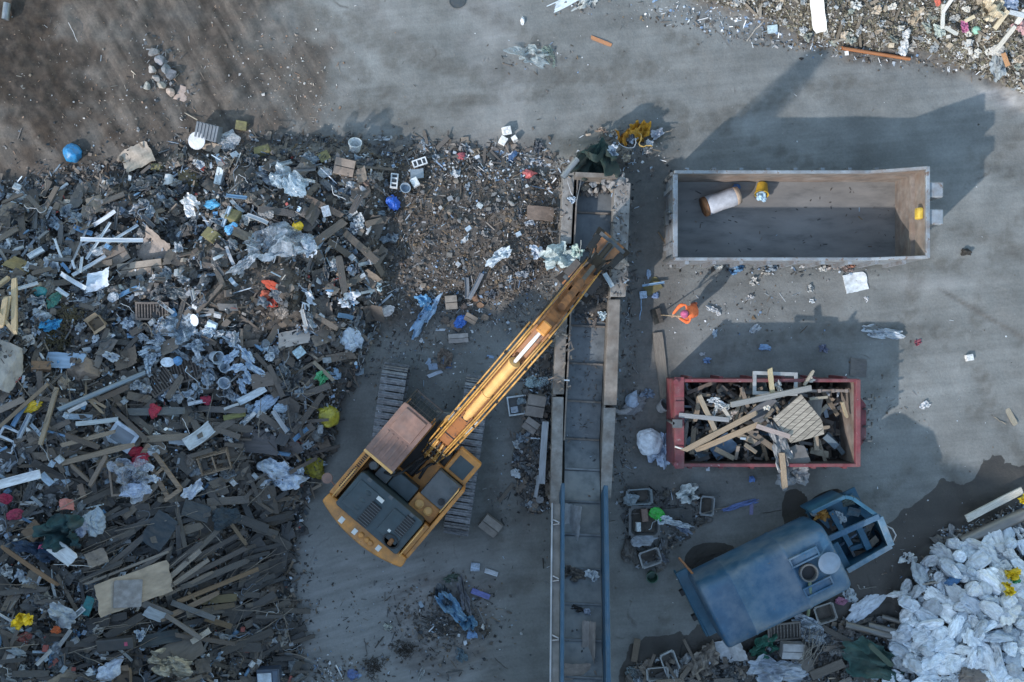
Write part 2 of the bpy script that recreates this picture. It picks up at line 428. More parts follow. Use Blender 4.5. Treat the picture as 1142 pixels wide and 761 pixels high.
    nt.links.new(vc.outputs['Alpha'], da.inputs[0]); nt.links.new(ramp(nt, streak(16, (.2, 1.5, 1), 3), [(.3, .25), (.65, 1)]), da.inputs[1])
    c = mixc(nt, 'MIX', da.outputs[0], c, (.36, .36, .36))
    wa = nt.nodes.new('ShaderNodeMath'); wa.operation = 'MULTIPLY_ADD'; wa.inputs[1].default_value = .55; nt.links.new(noisetex(nt, v, 4.5, 6, .7), wa.inputs[0]); nt.links.new(sp.outputs[1], wa.inputs[2])
    wet = ramp(nt, wa.outputs[0], [(.70, 0), (.80, 1)])
    c = mixc(nt, 'MIX', wet, c, mixc(nt, 'MULTIPLY', 1, c, (.25, .215, .19)))
    nt.links.new(c, bs.inputs['Base Color'])
    rr = N(nt, 'MapRange'); nt.links.new(wet, rr.inputs[0]); rr.inputs[3].default_value = .88; rr.inputs[4].default_value = .5
    nt.links.new(rr.outputs[0], bs.inputs['Roughness'])
    bump(nt, bs, noisetex(nt, v, 9, 9, .75), .6, .04)
    me.materials.append(mt)
    return tag(obj('ground', me), kind='structure')


build_ground()

sc = bpy.context.scene
w = bpy.data.worlds.new('World'); sc.world = w; w.use_nodes = True
wn = w.node_tree; bg = wn.nodes['Background']
sky = wn.nodes.new('ShaderNodeTexSky'); sky.sky_type = 'NISHITA'; sky.sun_disc = False
sky.sun_elevation = R(SUN_EL); sky.sun_rotation = math.atan2(math.cos(SUN_AZ), math.sin(SUN_AZ)) % (2 * math.pi)
sky.air_density = 1.8; sky.dust_density = .6; sky.ozone_density = 1.2
wn.links.new(sky.outputs[0], bg.inputs[0]); bg.inputs[1].default_value = SKY_STRENGTH if 'SKY_STRENGTH' in globals() else .15
sl = bpy.data.lights.new('sun', 'SUN'); sl.energy = 2.0; sl.angle = R(.9); sl.color = (1.0, .94, .90)
so = bpy.data.objects.new('sun', sl); C.objects.link(so)
sd = Vector((math.cos(SUN_AZ) * math.cos(R(SUN_EL)), math.sin(SUN_AZ) * math.cos(R(SUN_EL)), math.sin(R(SUN_EL))))
so.rotation_euler = (-sd).to_track_quat('-Z', 'Y').to_euler(); so.location = sd * 60

cam = bpy.data.cameras.new('camera'); co_ = bpy.data.objects.new('camera', cam); C.objects.link(co_)
cam.sensor_width = 36; cam.lens = 18 / (571 / S / H); cam.clip_end = 2000
co_.location = (0, 0, H); co_.rotation_euler = (0, 0, 0); sc.camera = co_
sc.view_settings.view_transform = 'Standard'; sc.view_settings.look = 'None'; sc.view_settings.exposure = 1.06; sc.view_settings.gamma = 1.0
sc.cycles.max_bounces = 6; sc.cycles.transparent_max_bounces = 8
sc.cycles.use_denoising = True

# ================================================================ unseen hall, added and sized to shade the lower left
conc = mat('hall_concrete', (.34, .33, .32), .9, ns=2, dirt=.3)
roofm = mat('hall_roof', (.22, .23, .24), .6, .3, stretch=(1, 6, 1), ns=2)
paint = mat('hall_door_paint', (.10, .16, .24), .5, ns=3)


def hall():
    a = Vector(((-25 - CX) / S, -(768 - CY) / S, 0)); d = Vector((1, -.33, 0)).normalized()
    rz = math.atan2(d.y, d.x)
    t = thing('shade_hall', 'tall pale concrete hall out of view, added to shade the yard', 'building', a, rz)
    hh = 10.9
    b = MB(); b.box(-11.5, 23.5, -18, -.0, -.6, hh - .5)
    b.build('wall', conc, t)
    b = MB(); b.box(-11.8, 23.8, -18.3, .3, hh - .5, hh - .1); b.box(-11.5, 23.5, -17.5, -.4, hh - .1, hh)
    b.build('roof', roofm, t)
    for k in range(3):
        x = -9 + k * 11
        f = MB(); f.box(x, x + 4.2, .005, .09, 0, 4.6)
        fo = f.build('door', paint, t)
        g = MB(); g.box(x + 1.9, x + 2.2, .092, .16, 1.1, 1.25); g.build('handle', M['metal'], fo, col=(.3, .3, .3))
    for k in range(5):
        x = -9.5 + k * 7
        f = MB(); f.box(x, x + 2.4, .005, .05, 7.2, 8.6); f.build('window', mat('hall_glass', (.03, .04, .05), .15, bumps=0) if k == 0 else bpy.data.materials['hall_glass'], t)


hall()
# ================================================================ excavator
orange = mat('excavator_paint', (.58, .25, .055), .5, ns=4, var=(.7, 1.12), dirt=.65, dirtcol=(.14, .095, .06), dirtscale=2.6, chips=((.16, .085, .05), .62, 8), bumps=.1)
boomtop = mat('worn_orange_steel', (.36, .145, .05), .6, ns=3, var=(.5, 1.25), dirt=.85, dirtcol=(.13, .06, .032), dirtscale=3, chips=((.075, .042, .03), .55, 6), bumps=.2)
sticksteel = mat('rusty_stick_steel', (.30, .13, .05), .65, ns=4, var=(.5, 1.3), dirt=.8, dirtcol=(.055, .04, .032), dirtscale=2.4, bumps=.3)
roofrust = mat('rusty_cab_roof', (.23, .135, .105), .7, ns=4, var=(.65, 1.25), dirt=.5, dirtcol=(.12, .11, .11), dirtscale=3, chips=((.33, .18, .09), .64, 6), bumps=.2)
teal = mat('dark_hood_paint', (.030, .050, .058), .45, ns=4, var=(.7, 1.3), dirt=.35, dirtcol=(.075, .078, .08), bumps=.06)
black = mat('greasy_black', (.012, .012, .013), .55, ns=6, bumps=.3)
greyst = mat('grey_steel', (.11, .12, .125), .55, .2, ns=5, dirt=.5, dirtcol=(.06, .045, .035), bumps=.2)
trackm = mat('track_steel', (.21, .22, .235), .5, .4, ns=9, var=(.5, 1.3), dirt=.5, dirtcol=(.06, .05, .045), bumps=.3)
glassm = mat('cab_glass', (.02, .028, .032), .12, ns=3, bumps=0)
chrome = mat('chrome_rod', (.85, .85, .84), .25, .15, ns=3, var=(.9, 1.05), bumps=0)
tan = mat('cylinder_paint', (.70, .40, .14), .5, ns=4, var=(.8, 1.1), dirt=.3, dirtcol=(.25, .14, .06), bumps=.05)
hosey = mat('pipe_yellow_paint', (.52, .28, .07), .5, ns=6, dirt=.4, dirtcol=(.07, .05, .04), bumps=.1)
white = mat('white_paint', (.7, .7, .66), .5, ns=5, var=(.8, 1.05), dirt=.2, bumps=.05)
rubber = mat('rubber', (.018, .018, .019), .8, ns=6, dirt=.5, dirtcol=(.07, .065, .06), bumps=.4)


def excavator():
    c = P(474, 503, 1.0); rz = math.atan2(.762, .647)
    t = thing('excavator', 'orange tracked excavator with rusty cab roof, reaching its long boom over the conveyor', 'excavator', (c.x, c.y, hz(c.x, c.y)), rz)
    inv = Matrix.Rotation(-rz, 3, 'Z')
    E = lambda px, py, z: (lambda q: Vector((q.x, q.y, z)))(inv @ (P(px, py, z) - Vector((c.x, c.y, z))))
    # undercarriage, turned against the house
    ur = R(31.9)
    ud = Vector((math.cos(ur), math.sin(ur), 0)); uy = Vector((-math.sin(ur), math.cos(ur), 0))
    X = Matrix.Rotation(ur, 4, 'Z')
    b = MB(); b.box(-1.1, 1.1, -.85, .85, .45, .85, X=X); b.lathe([(.75, .85), (.75, 1.02)], 32, X=X)
    b.box(-1.9, 1.9, -1.35, -.92, .3, .62, X=X); b.box(-1.9, 1.9, .92, 1.35, .3, .62, X=X)
    b.build('track_frame', greyst, t, .03)
    for sgn in (-1, 1):
        b = MB(); yc = sgn * 1.135; L = 1.72; r = .42
        n = 50; per = 4 * L + 2 * math.pi * r
        for k in range(n):
            s_ = per * k / n
            if s_ < 2 * L: p, a = (L - s_, 2 * r), math.pi
            elif s_ < 2 * L + math.pi * r: th = (s_ - 2 * L) / r; p, a = (-L - r * math.sin(th), r + r * math.cos(th)), math.pi + th
            elif s_ < 4 * L + math.pi * r: p, a = (-L + (s_ - 2 * L - math.pi * r), 0), 0
            else: th = (s_ - 4 * L - math.pi * r) / r; p, a = (L + r * math.sin(th), r - r * math.cos(th)), th
            Y = X @ Matrix.Translation((p[0], yc, p[1] + .05)) @ Matrix.Rotation(-a, 4, 'Y')
            b.box(-.075, .075, -.34, .34, -.02, .015, X=Y); b.box(-.02, .02, -.34, .34, -.06, -.02, X=Y)
        tr = obj('track', b.mesh('track'), t)
        tr.data.materials.append(trackm)
        b = MB()
        for k, (x, rr) in enumerate([(-L, .36), (L, .36), (-.9, .17), (-.3, .17), (.3, .17), (.9, .17)]):
            Y = X @ Matrix.Translation((x, yc - .15, .47 if rr > .2 else .25)) @ Matrix.Rotation(R(-90), 4, 'X')
            b.lathe([(rr, 0), (rr, .3)], 20, X=Y)
        b.build('roller', greyst, t)
    # upper house
    z0, z1 = 1.05, 1.55
    b = MB(); b.prism([(-2.35, -1.44), (.02, -1.44), (.02, -.2), (-.2, -.2), (-.75, -.2), (-.75, .25), (.7, .25), (.85, .3), (.85, 1.2), (-2.35, 1.2)], z0, z0 + .22)
    b.build('platform', orange, t, .02)
    b = MB()
    b.box(-1.0, .9, -.55, .25, .95, 1.06)
    b.build('swing_well', black, t)
    b = MB(); b.tube([(.3, -.45, 1.35), (-.2, -.3, 1.5), (-.6, -.35, 1.4)], .04); b.tube([(.3, .02, 1.35), (-.1, -.05, 1.55), (-.6, .1, 1.4)], .04); b.tube([(.1, -.2, 1.4), (-.3, -.12, 1.6), (-.65, -.1, 1.45)], .035); b.tube([(.5, -.3, 1.3), (.0, -.38, 1.62), (-.55, -.2, 1.5)], .03)
    b.build('hydraulic_hose', rubber, t, smooth=True)
    # counterweight: an arc
    arc = [(-2.42, -1.47)]
    for k in range(0, 13):
        y = -1.47 + (1.20 + 1.47) * k / 12; q = (y + .135) / 1.335
        arc.append((-2.55 - .24 * (1 - q * q), y))
    arc += [(-2.42, 1.20), (-2.28, 1.18), (-2.28, -1.44)]
    b = MB(); b.prism(arc, .95, 2.12); cw = b.build('counterweight', orange, t, .06, seg=3)
    for (px, py, sx, sy) in ((381, 580, .16, .13), (395.5, 593, .15, .12), (422, 611.5, .15, .12)):
        p = E(px, py, 2.13); b = MB(); b.box(p.x - sx / 2, p.x + sx / 2, p.y - sy / 2, p.y + sy / 2, 2.11, 2.135); b.build('lamp_plate', white, cw)
    for (px, py) in ((403, 597), (409, 602.5), (413, 606)):
        p = E(px, py, 2.13); b = MB(); b.lathe([(.075, 2.11), (.075, 2.16), (.05, 2.18)], 14, X=Matrix.Translation((p.x, p.y, 0))); b.build('lifting_boss', orange, cw, smooth=False)
    # side panels
    b = MB(); b.box(-2.28, -.62, .98, 1.21, 1.27, 2.02); sp = b.build('side_panel', orange, t, .03, seg=2)
    b = MB()
    for k in range(22):
        x = -1.98 + k * .058
        b.box(x, x + .03, 1.03, 1.13, 2.005, 2.035)
    b.build('louvre', black, sp)
    b = MB(); b.box(-2.28, .0, -1.46, -1.36, 1.27, 2.0); b.box(-2.28, -1.3, -1.36, -1.2, 1.27, 1.98); b.build('side_panel', orange, t, .025, seg=2)
    # hood
    b = MB(); b.prism([(-2.3, -1.16), (-1.28, -1.16), (-1.24, -1.1), (-1.24, .82), (-1.3, .9), (-2.3, .9), (-2.34, .84), (-2.34, -1.1)], 1.27, 2.3)
    hd = b.build('engine_hood', teal, t, .07, seg=3)
    b = MB(); b.prism([(-2.16, -.98), (-1.42, -.98), (-1.42, -.34), (-2.16, -.34)], 2.29, 2.345); b.build('hood_panel', teal, hd, .03, seg=2)
    b = MB(); b.prism([(-2.2, .16), (-1.42, .16), (-1.42, .78), (-2.2, .78)], 2.29, 2.33); b.build('hood_panel', teal, hd, .03, seg=2)
    def vent(px, py, L, W, n):
        p = E(px, py, 2.36); b = MB(); b.box(p.x - L / 2, p.x + L / 2, p.y - W / 2, p.y + W / 2, 2.29, 2.36)
        v_ = b.build('vent', black, hd); b = MB()
        for k in range(n):
            x = p.x - L / 2 + (k + .5) * L / n; b.box(x - L / n * .12, x + L / n * .12, p.y - W / 2, p.y + W / 2, 2.35, 2.375)
        b.build('slats', greyst, v_)
    vent(411.5, 574, .64, .30, 9); vent(451, 587.5, .56, .25, 8)
    for (px, py) in ((398, 566), (404.5, 558), (411, 550)):
        p = E(px, py, 2.32); b = MB(); Y = Matrix.Translation((p.x, p.y, 2.29)) @ Matrix.Diagonal((1, 1.5, .5, 1))
        b.lathe([(.08, 0), (.075, .06), (.05, .1), (.0001, .115)], 14, X=Y); b.build('hood_dome', teal, hd, smooth=True)
    p = E(436, 603.5, 2.36); b = MB(); Y = Matrix.Translation((p.x, p.y, 2.28)) @ Matrix.Diagonal((1, 1.35, 1, 1))
    b.lathe([(.15, 0), (.17, .10), (.14, .11), (.13, .02), (.0001, .02)], 20, X=Y); b.build('exhaust_opening', black, hd)
    b = MB(); p = E(437, 603, 2.36); b.tube([(p.x, p.y, 2.2), (p.x, p.y, 2.42), (p.x - .08, p.y, 2.5)], .06, 12); b.build('exhaust_pipe', sticksteel, hd)
    for (px, py, l, w_) in ((424, 557.5, .2, .1), (434, 592, .08, .07)):
        p = E(px, py, 2.36); b = MB(); b.box(p.x - w_ / 2, p.x + w_ / 2, p.y - l / 2, p.y + l / 2, 2.29, 2.352); b.build('sticker', white, hd)
    for pts in ([(-2.25, -1.22, 2.05), (-2.25, -1.22, 2.5), (-1.35, -1.22, 2.5), (-1.35, -1.22, 2.05)], [(-2.2, 1.06, 2.0), (-2.2, 1.06, 2.42), (-1.3, 1.06, 2.42), (-1.3, 1.06, 2.0)], [(-.78, -1.3, 1.86), (-.78, -1.3, 2.3), (-.05, -1.3, 2.3), (-.05, -1.3, 1.86)]):
        b = MB(); b.tube(pts, .018, 6); b.build('handrail', tan, t, smooth=True)
    for y in (-.8, -.1, .6):
        b = MB(); b.box(-1.34, -1.25, y - .06, y + .06, 2.28, 2.33); b.build('hinge', greyst, hd)
    b = MB(); b.tube([(-1.0, .45, 1.79), (-.9, .2, 1.86), (-.7, .1, 1.8), (-.3, .0, 1.5)], .035, 7); b.build('hydraulic_hose', rubber, t, smooth=True)
    # plates in front of the hood
    for (x0, x1, y0, y1, z) in ((-1.22, -.80, .22, .62, 1.78), (-1.22, -.76, -.52, .2, 1.70)):
        b = MB(); b.box(x0, x1, y0, y1, 1.27, z); b.build('cover_plate', greyst if y0 > 0 else teal, t, .03, seg=2)
    b = MB(); b.lathe([(.13, 1.27), (.13, 1.92), (.1, 1.97)], 18, X=Matrix.Translation((-1.02, .78, 0))); b.build('air_filter', greyst, t, smooth=False)
    # right front: step with caps, tank, box
    b = MB(); b.box(-1.28, -.82, -1.34, -.56, 1.27, 1.72); stp = b.build('step_box', orange, t, .03, seg=2)
    for y in (-.78, -1.08):
        b = MB(); b.lathe([(.12, 1.71), (.12, 1.77), (.09, 1.79), (.085, 1.75), (.001, 1.75)], 20, X=Matrix.Translation((-1.05, y, 0))); b.build('filler_cap', tan, stp)
    b = MB(); b.box(-.80, .0, -1.36, -.6, 1.27, 1.86); tk = b.build('fuel_tank', greyst, t, .04, seg=2)
    b = MB(); b.lathe([(.09, 1.85), (.09, 1.93), (.0001, 1.94)], 16, X=Matrix.Translation((-.62, -1.18, 0))); b.build('tank_cap', black, tk)
    b = MB(); b.box(.02, .76, -1.38, -.66, 1.05, 1.55); tb = b.build('tool_box', orange, t, .05, seg=3)
    b = MB(); b.box(.12, .60, -1.26, -.78, 1.54, 1.565); b.build('lid', teal, tb, .008)
    # cab
    ch = 2.96
    b = MB(); b.box(-.62, .87, .32, 1.17, 1.27, 1.9); cb = b.build('cab', orange, t, .05, seg=2)
    for (x, y) in ((-.58, .36), (-.58, 1.13), (.80, .36), (.80, 1.13), (.15, 1.13)):
        b = MB(); b.beam((x, y, 1.88), (x, y, ch - .06), .08, .08); b.build('pillar', orange, cb)
    for (n_, y) in (('window', 1.145), ('window', .345)):
        b = MB(); b.box(-.54, .76, y - .006, y + .006, 1.9, ch - .08); b.build(n_, glassm, cb)
    b = MB(); b.box(-.595, -.585, .4, 1.09, 1.9, ch - .08); b.build('window', glassm, cb)
    b = MB(); b.add([(.86, .36, ch - .08), (.86, 1.13, ch - .08), (1.05, 1.13, 1.75), (1.05, .36, 1.75), (.85, .36, ch - .08), (.85, 1.13, ch - .08), (1.04, 1.13, 1.75), (1.04, .36, 1.75)],
                    [(0, 1, 2, 3), (7, 6, 5, 4), (0, 4, 5, 1), (1, 5, 6, 2), (2, 6, 7, 3), (3, 7, 4, 0)]); b.build('windscreen', glassm, cb)
    b = MB(); b.prism([(-.66, .27), (.86, .27), (.89, .31), (.89, 1.15), (.86, 1.19), (-.66, 1.19)], ch - .07, ch)
    rf = b.build('roof', roofrust, cb, .025, seg=2)
    b = MB(); b.prism([(.16, .40), (.80, .40), (.80, 1.06), (.16, 1.06)], ch - .01, ch + .04); b.build('roof_hatch', roofrust, rf, .018, seg=2)
    b = MB()
    for y in (.40, .55, .7, .85, 1.0): b.prism([(-.58, y), (.08, y), (.08, y + .055), (-.58, y + .055)], ch - .01, ch + .016)
    b.build('roof_ribs', roofrust, rf, .006)
    b = MB(); b.box(-.72, -.645, .27, 1.19, ch - .16, ch + .01); b.build('roof_edge', tan, rf, .02, seg=2)
    b = MB(); b.beam((.885, .30, ch + .01), (1.28, .30, ch - .25), .035, .035); b.beam((.885, 1.16, ch + .01), (1.28, 1.16, ch - .25), .035, .035); b.beam((1.28, .28, ch - .25), (1.28, 1.18, ch - .25), .04, .04)
    for k in range(9):
        y = .36 + k * .093; b.beam((.89, y, ch), (1.27, y, ch - .245), .014, .014)
    for k in range(3): b.beam((.98 + k * .1, .3, ch - .055 - k * .067), (.98 + k * .1, 1.16, ch - .055 - k * .067), .014, .014)
    b.beam((1.28, .3, ch - .25), (1.2, .3, 1.7), .03, .03); b.beam((1.28, 1.16, ch - .25), (1.2, 1.16, 1.7), .03, .03)
    b.build('guard_grille', black, cb)
    b = MB(); p = E(383 * 0 + 359.5, 551.5, 1.9); b.tube([(-2.1, 1.2, 1.8), (-2.05, 1.42, 1.85), (-2.05, 1.46, 1.95)], .02, 6); b.lathe([(.001, -.03), (.14, -.03), (.14, .03), (.001, .04)], 18, X=Matrix.Translation((-2.05, 1.48, 1.95)))
    b.build('mirror', roofrust, t)
    # boom, side profile in x (forward) and z
    yb = -.20; hw = .14
    foot = (.22, 1.75); knee = (2.1, 5.05); tip = (4.47, 7.0)
    prof = [(.02, 1.62), (.30, 1.52), (1.2, 2.85), (2.45, 4.62), (3.4, 5.75), (4.6, 6.82), (4.62, 7.1), (4.4, 7.2), (3.1, 6.45), (1.95, 5.42), (.9, 3.55)]
    b = MB(); b.side(prof, yb - hw, yb + hw); bo = b.build('boom', boomtop, t, .02)
    top = lambda s_: Vector((.02, 0, 1.75)).lerp(Vector((.9, 0, 3.62)), s_ / .25) if s_ < .25 else (Vector((.9, 0, 3.62)).lerp(Vector((1.95, 0, 5.5)), (s_ - .25) / .3) if s_ < .55 else (Vector((1.95, 0, 5.5)).lerp(Vector((3.1, 0, 6.53)), (s_ - .55) / .22) if s_ < .77 else Vector((3.1, 0, 6.53)).lerp(Vector((4.4, 0, 7.28)), (s_ - .77) / .23)))
    for off, zz, r_ in ((.165, .04, .020), (.215, -.02, .022), (.30, -.12, .020), (-.165, .04, .020), (-.215, -.02, .022), (-.30, -.12, .022)):
        pts = [top(s_) + Vector((0, yb + off * (1 if s_ > .06 else .8), zz)) for s_ in (0, .06, .15, .25, .4, .55, .66, .77, .9, .985)]
        b = MB(); b.tube(pts, r_, 8); b.build('hydraulic_pipe', hosey, bo, smooth=True)
    for s_ in (.12, .3, .48, .66, .84):
        p = top(s_); b = MB(); b.box(p.x - .03, p.x + .03, yb - .31, yb + .31, p.z - .14, p.z - .06); b.build('pipe_clamp', black, bo)
    for k in range(3):
        b = MB(); s_ = .03 + k * .05; p = top(s_)
        b.box(p.x - .025, p.x + .025, yb - .24, yb + .24, p.z - .02, p.z + .05); b.build('hose_coupling', black if k % 2 else tan, bo)
    for k in range(5):
        y = yb - .2 + k * .1; b = MB(); b.tube([top(.0) + Vector((-.05, y - yb + yb, -.1)), top(.05) + Vector((0, y, .07)), top(.12) + Vector((0, y * .9, .06)), top(.2) + Vector((0, y * .8 + .0, .03))], .028, 6); b.build('hose', hosey if k % 2 else rubber, bo, smooth=True)
    # stick cylinder on top of the boom
    a = top(.50) + Vector((0, yb, .12)); e = top(.90) + Vector((0, yb, .30)); mid = a.lerp(e, .06); q = a.lerp(e, .80)
    b = MB(); b.tube([a, a.lerp(e, .05)], .08, 14); b.tube([mid, a.lerp(e, .36)], .105, 18); b.tube([a.lerp(e, .36), a.lerp(e, .375)], .125, 18); b.tube([a.lerp(e, .375), q], .11, 18); b.tube([q, a.lerp(e, .82)], .13, 18)
    cy = b.build('stick_cylinder', tan, bo)
    b = MB(); b.tube([q, e.lerp(Vector((4.42, yb, 7.55)), .9)], .042, 14); b.build('piston_rod', chrome, cy, smooth=True)
    b = MB(); b.box(a.x - .12, a.x + .1, yb - .12, yb - .09, a.z - .2, a.z + .06); b.box(a.x - .12, a.x + .1, yb + .09, yb + .12, a.z - .2, a.z + .06); b.build('cylinder_bracket', boomtop, bo)
    # boom lift cylinders
    for y in (yb - .27, yb + .27):
        b = MB(); b.tube([(.75, y, 1.35), (1.25, y, 2.6)], .09, 14); cl = b.build('lift_cylinder', tan, t)
        b = MB(); b.tube([(1.25, y, 2.6), (1.85, y, 4.1)], .05, 12); b.build('piston_rod', chrome, cl)
    b = MB(); b.tube([(1.85, yb - .33, 4.1), (1.85, yb + .33, 4.1)], .08, 12); b.build('pivot_pin', greyst, bo)
    # stick
    sx = [(4.15, 7.42), (4.35, 7.72), (4.62, 7.55), (4.95, 6.7), (6.45, 3.55), (6.42, 3.3), (6.22, 3.35), (4.5, 6.55)]
    b = MB()
    b.side(sx, yb - .17, yb - .13); b.side(sx, yb + .13, yb + .17)
    b.side([(4.42, 7.55), (4.60, 7.46), (4.93, 6.72), (5.45, 5.6), (5.40, 5.55), (4.87, 6.67), (4.5, 7.38)], yb - .13, yb + .13)
    b.side([(5.6, 5.28), (6.44, 3.5), (6.40, 3.45), (5.55, 5.24)], yb - .13, yb + .13)
    b.side([(4.5, 6.55), (6.22, 3.35), (6.26, 3.38), (4.56, 6.6)], yb - .13, yb + .13)
    st = b.build('stick', sticksteel, t)
    b = MB(); b.tube([(4.52, yb - .27, 6.95), (4.52, yb + .27, 6.95)], .11, 16); b.build('pivot_pin', greyst, st)
    b = MB(); b.box(4.25, 4.52, yb - .12, yb + .12, 7.3, 7.62); b.build('stick_bracket', orange, st, .03)
    for y, r_ in ((yb - .21, .022), (yb + .21, .022), (yb + .26, .018)):
        b = MB(); b.tube([(4.3, y, 7.3), (4.75, y, 7.15), (5.0, y, 6.75), (5.7, y, 5.25), (6.3, y, 3.9), (6.55, y, 3.2)], r_, 7); b.build('hydraulic_pipe', hosey if r_ > .02 else rubber, st, smooth=True)
    # bucket cylinder on the stick
    a = Vector((4.98, yb, 6.95)); e = Vector((6.35, yb, 4.15))
    b = MB(); b.tube([a, a.lerp(e, .6)], .085, 14); cy = b.build('grapple_cylinder', sticksteel, st)
    b = MB(); b.tube([a.lerp(e, .6), e], .05, 12); b.build('piston_rod', greyst, cy)
    # linkage + grapple
    gx = Vector((6.62, yb, 2.75))
    b = MB(); b.beam((6.30, yb - .14, 4.1), (6.72, yb - .14, 3.2), .06, .14); b.beam((6.30, yb + .14, 4.1), (6.72, yb + .14, 3.2), .06, .14); b.beam((6.35, yb, 3.4), (6.7, yb, 2.95), .3, .2)
    b.build('linkage', black, t)
    X = Matrix.Translation(gx)
    b = MB(); b.lathe([(.17, -.25), (.22, -.2), (.22, .05), (.15, .1), (.15, .28)], 16, X=X); b.box(-.24, .24, -.2, .2, -.42, -.22, X=X)
    gr = b.build('grapple', greyst, t, .02)
    for k in range(2):
        sg = -1 if k else 1
        for y in (-.34, -.17, 0, .17, .34):
            b = MB(); pts = [gx + Vector((sg * .2, y, -.30)), gx + Vector((sg * .62, y * 1.1, -.36 - abs(y) * .3)), gx + Vector((sg * .84, y * 1.25, -.8)), gx + Vector((sg * .66, y * 1.2, -1.25)), gx + Vector((sg * .3, y * 1.1, -1.5))]
            for i in range(4): b.beam(pts[i], pts[i + 1] + (pts[i + 1] - pts[i]).normalized() * .03, .055, [.2, .22, .18, .1][i], up=(0, 1, 0))
            b.build('claw', (black, sticksteel, greyst, sticksteel, black)[round(y / .17) + 2], gr)
        b = MB(); b.beam(gx + Vector((sg * .72, -.4, -.5)), gx + Vector((sg * .72, .4, -.5)), .1, .1); b.beam(gx + Vector((sg * .84, -.4, -.95)), gx + Vector((sg * .84, .4, -.95)), .12, .06); b.build('claw_crossbar', greyst, gr)
        b = MB(); b.tube([gx + Vector((sg * .1, .0, .12)), gx + Vector((sg * .62, 0, -.33))], .07, 12); b.build('claw_cylinder', black, gr)
    b = MB()
    for y in (-.12, .12): b.tube([gx + Vector((-.3, y, .9)), gx + Vector((.15, y * 2.5, .75)), gx + Vector((.3, y * 2.2, .3)), gx + Vector((.1, y, .05))], .03, 6)
    b.build('grapple_hose', rubber, gr, smooth=True)


excavator()

# ================================================================ feed conveyor
rustwall = mat('rusty_wall_steel', (.185, .168, .15), .8, .1, ns=4, var=(.6, 1.3), dirt=.6, dirtcol=(.10, .065, .042), dirtscale=1.6, bumps=.3)
rustpale = mat('worn_wall_top', (.24, .235, .225), .85, ns=5, var=(.6, 1.25), dirt=.6, dirtcol=(.11, .075, .05), dirtscale=2, bumps=.35)
apron = mat('conveyor_plate', (.13, .148, .16), .55, .3, ns=3, var=(.6, 1.5), dirt=.5, dirtcol=(.13, .12, .11), dirtscale=1.5, bumps=.2)
bluerail = mat('blue_rail_paint', (.025, .085, .155), .5, ns=5, var=(.7, 1.2), dirt=.4, dirtcol=(.09, .08, .07), chips=((.2, .2, .2), .66, 9), bumps=.1)
greyboard = mat('grey_side_board', (.23, .22, .21), .8, stretch=(1, 1, 1), ns=4, var=(.7, 1.2), dirt=.4, bumps=.2)


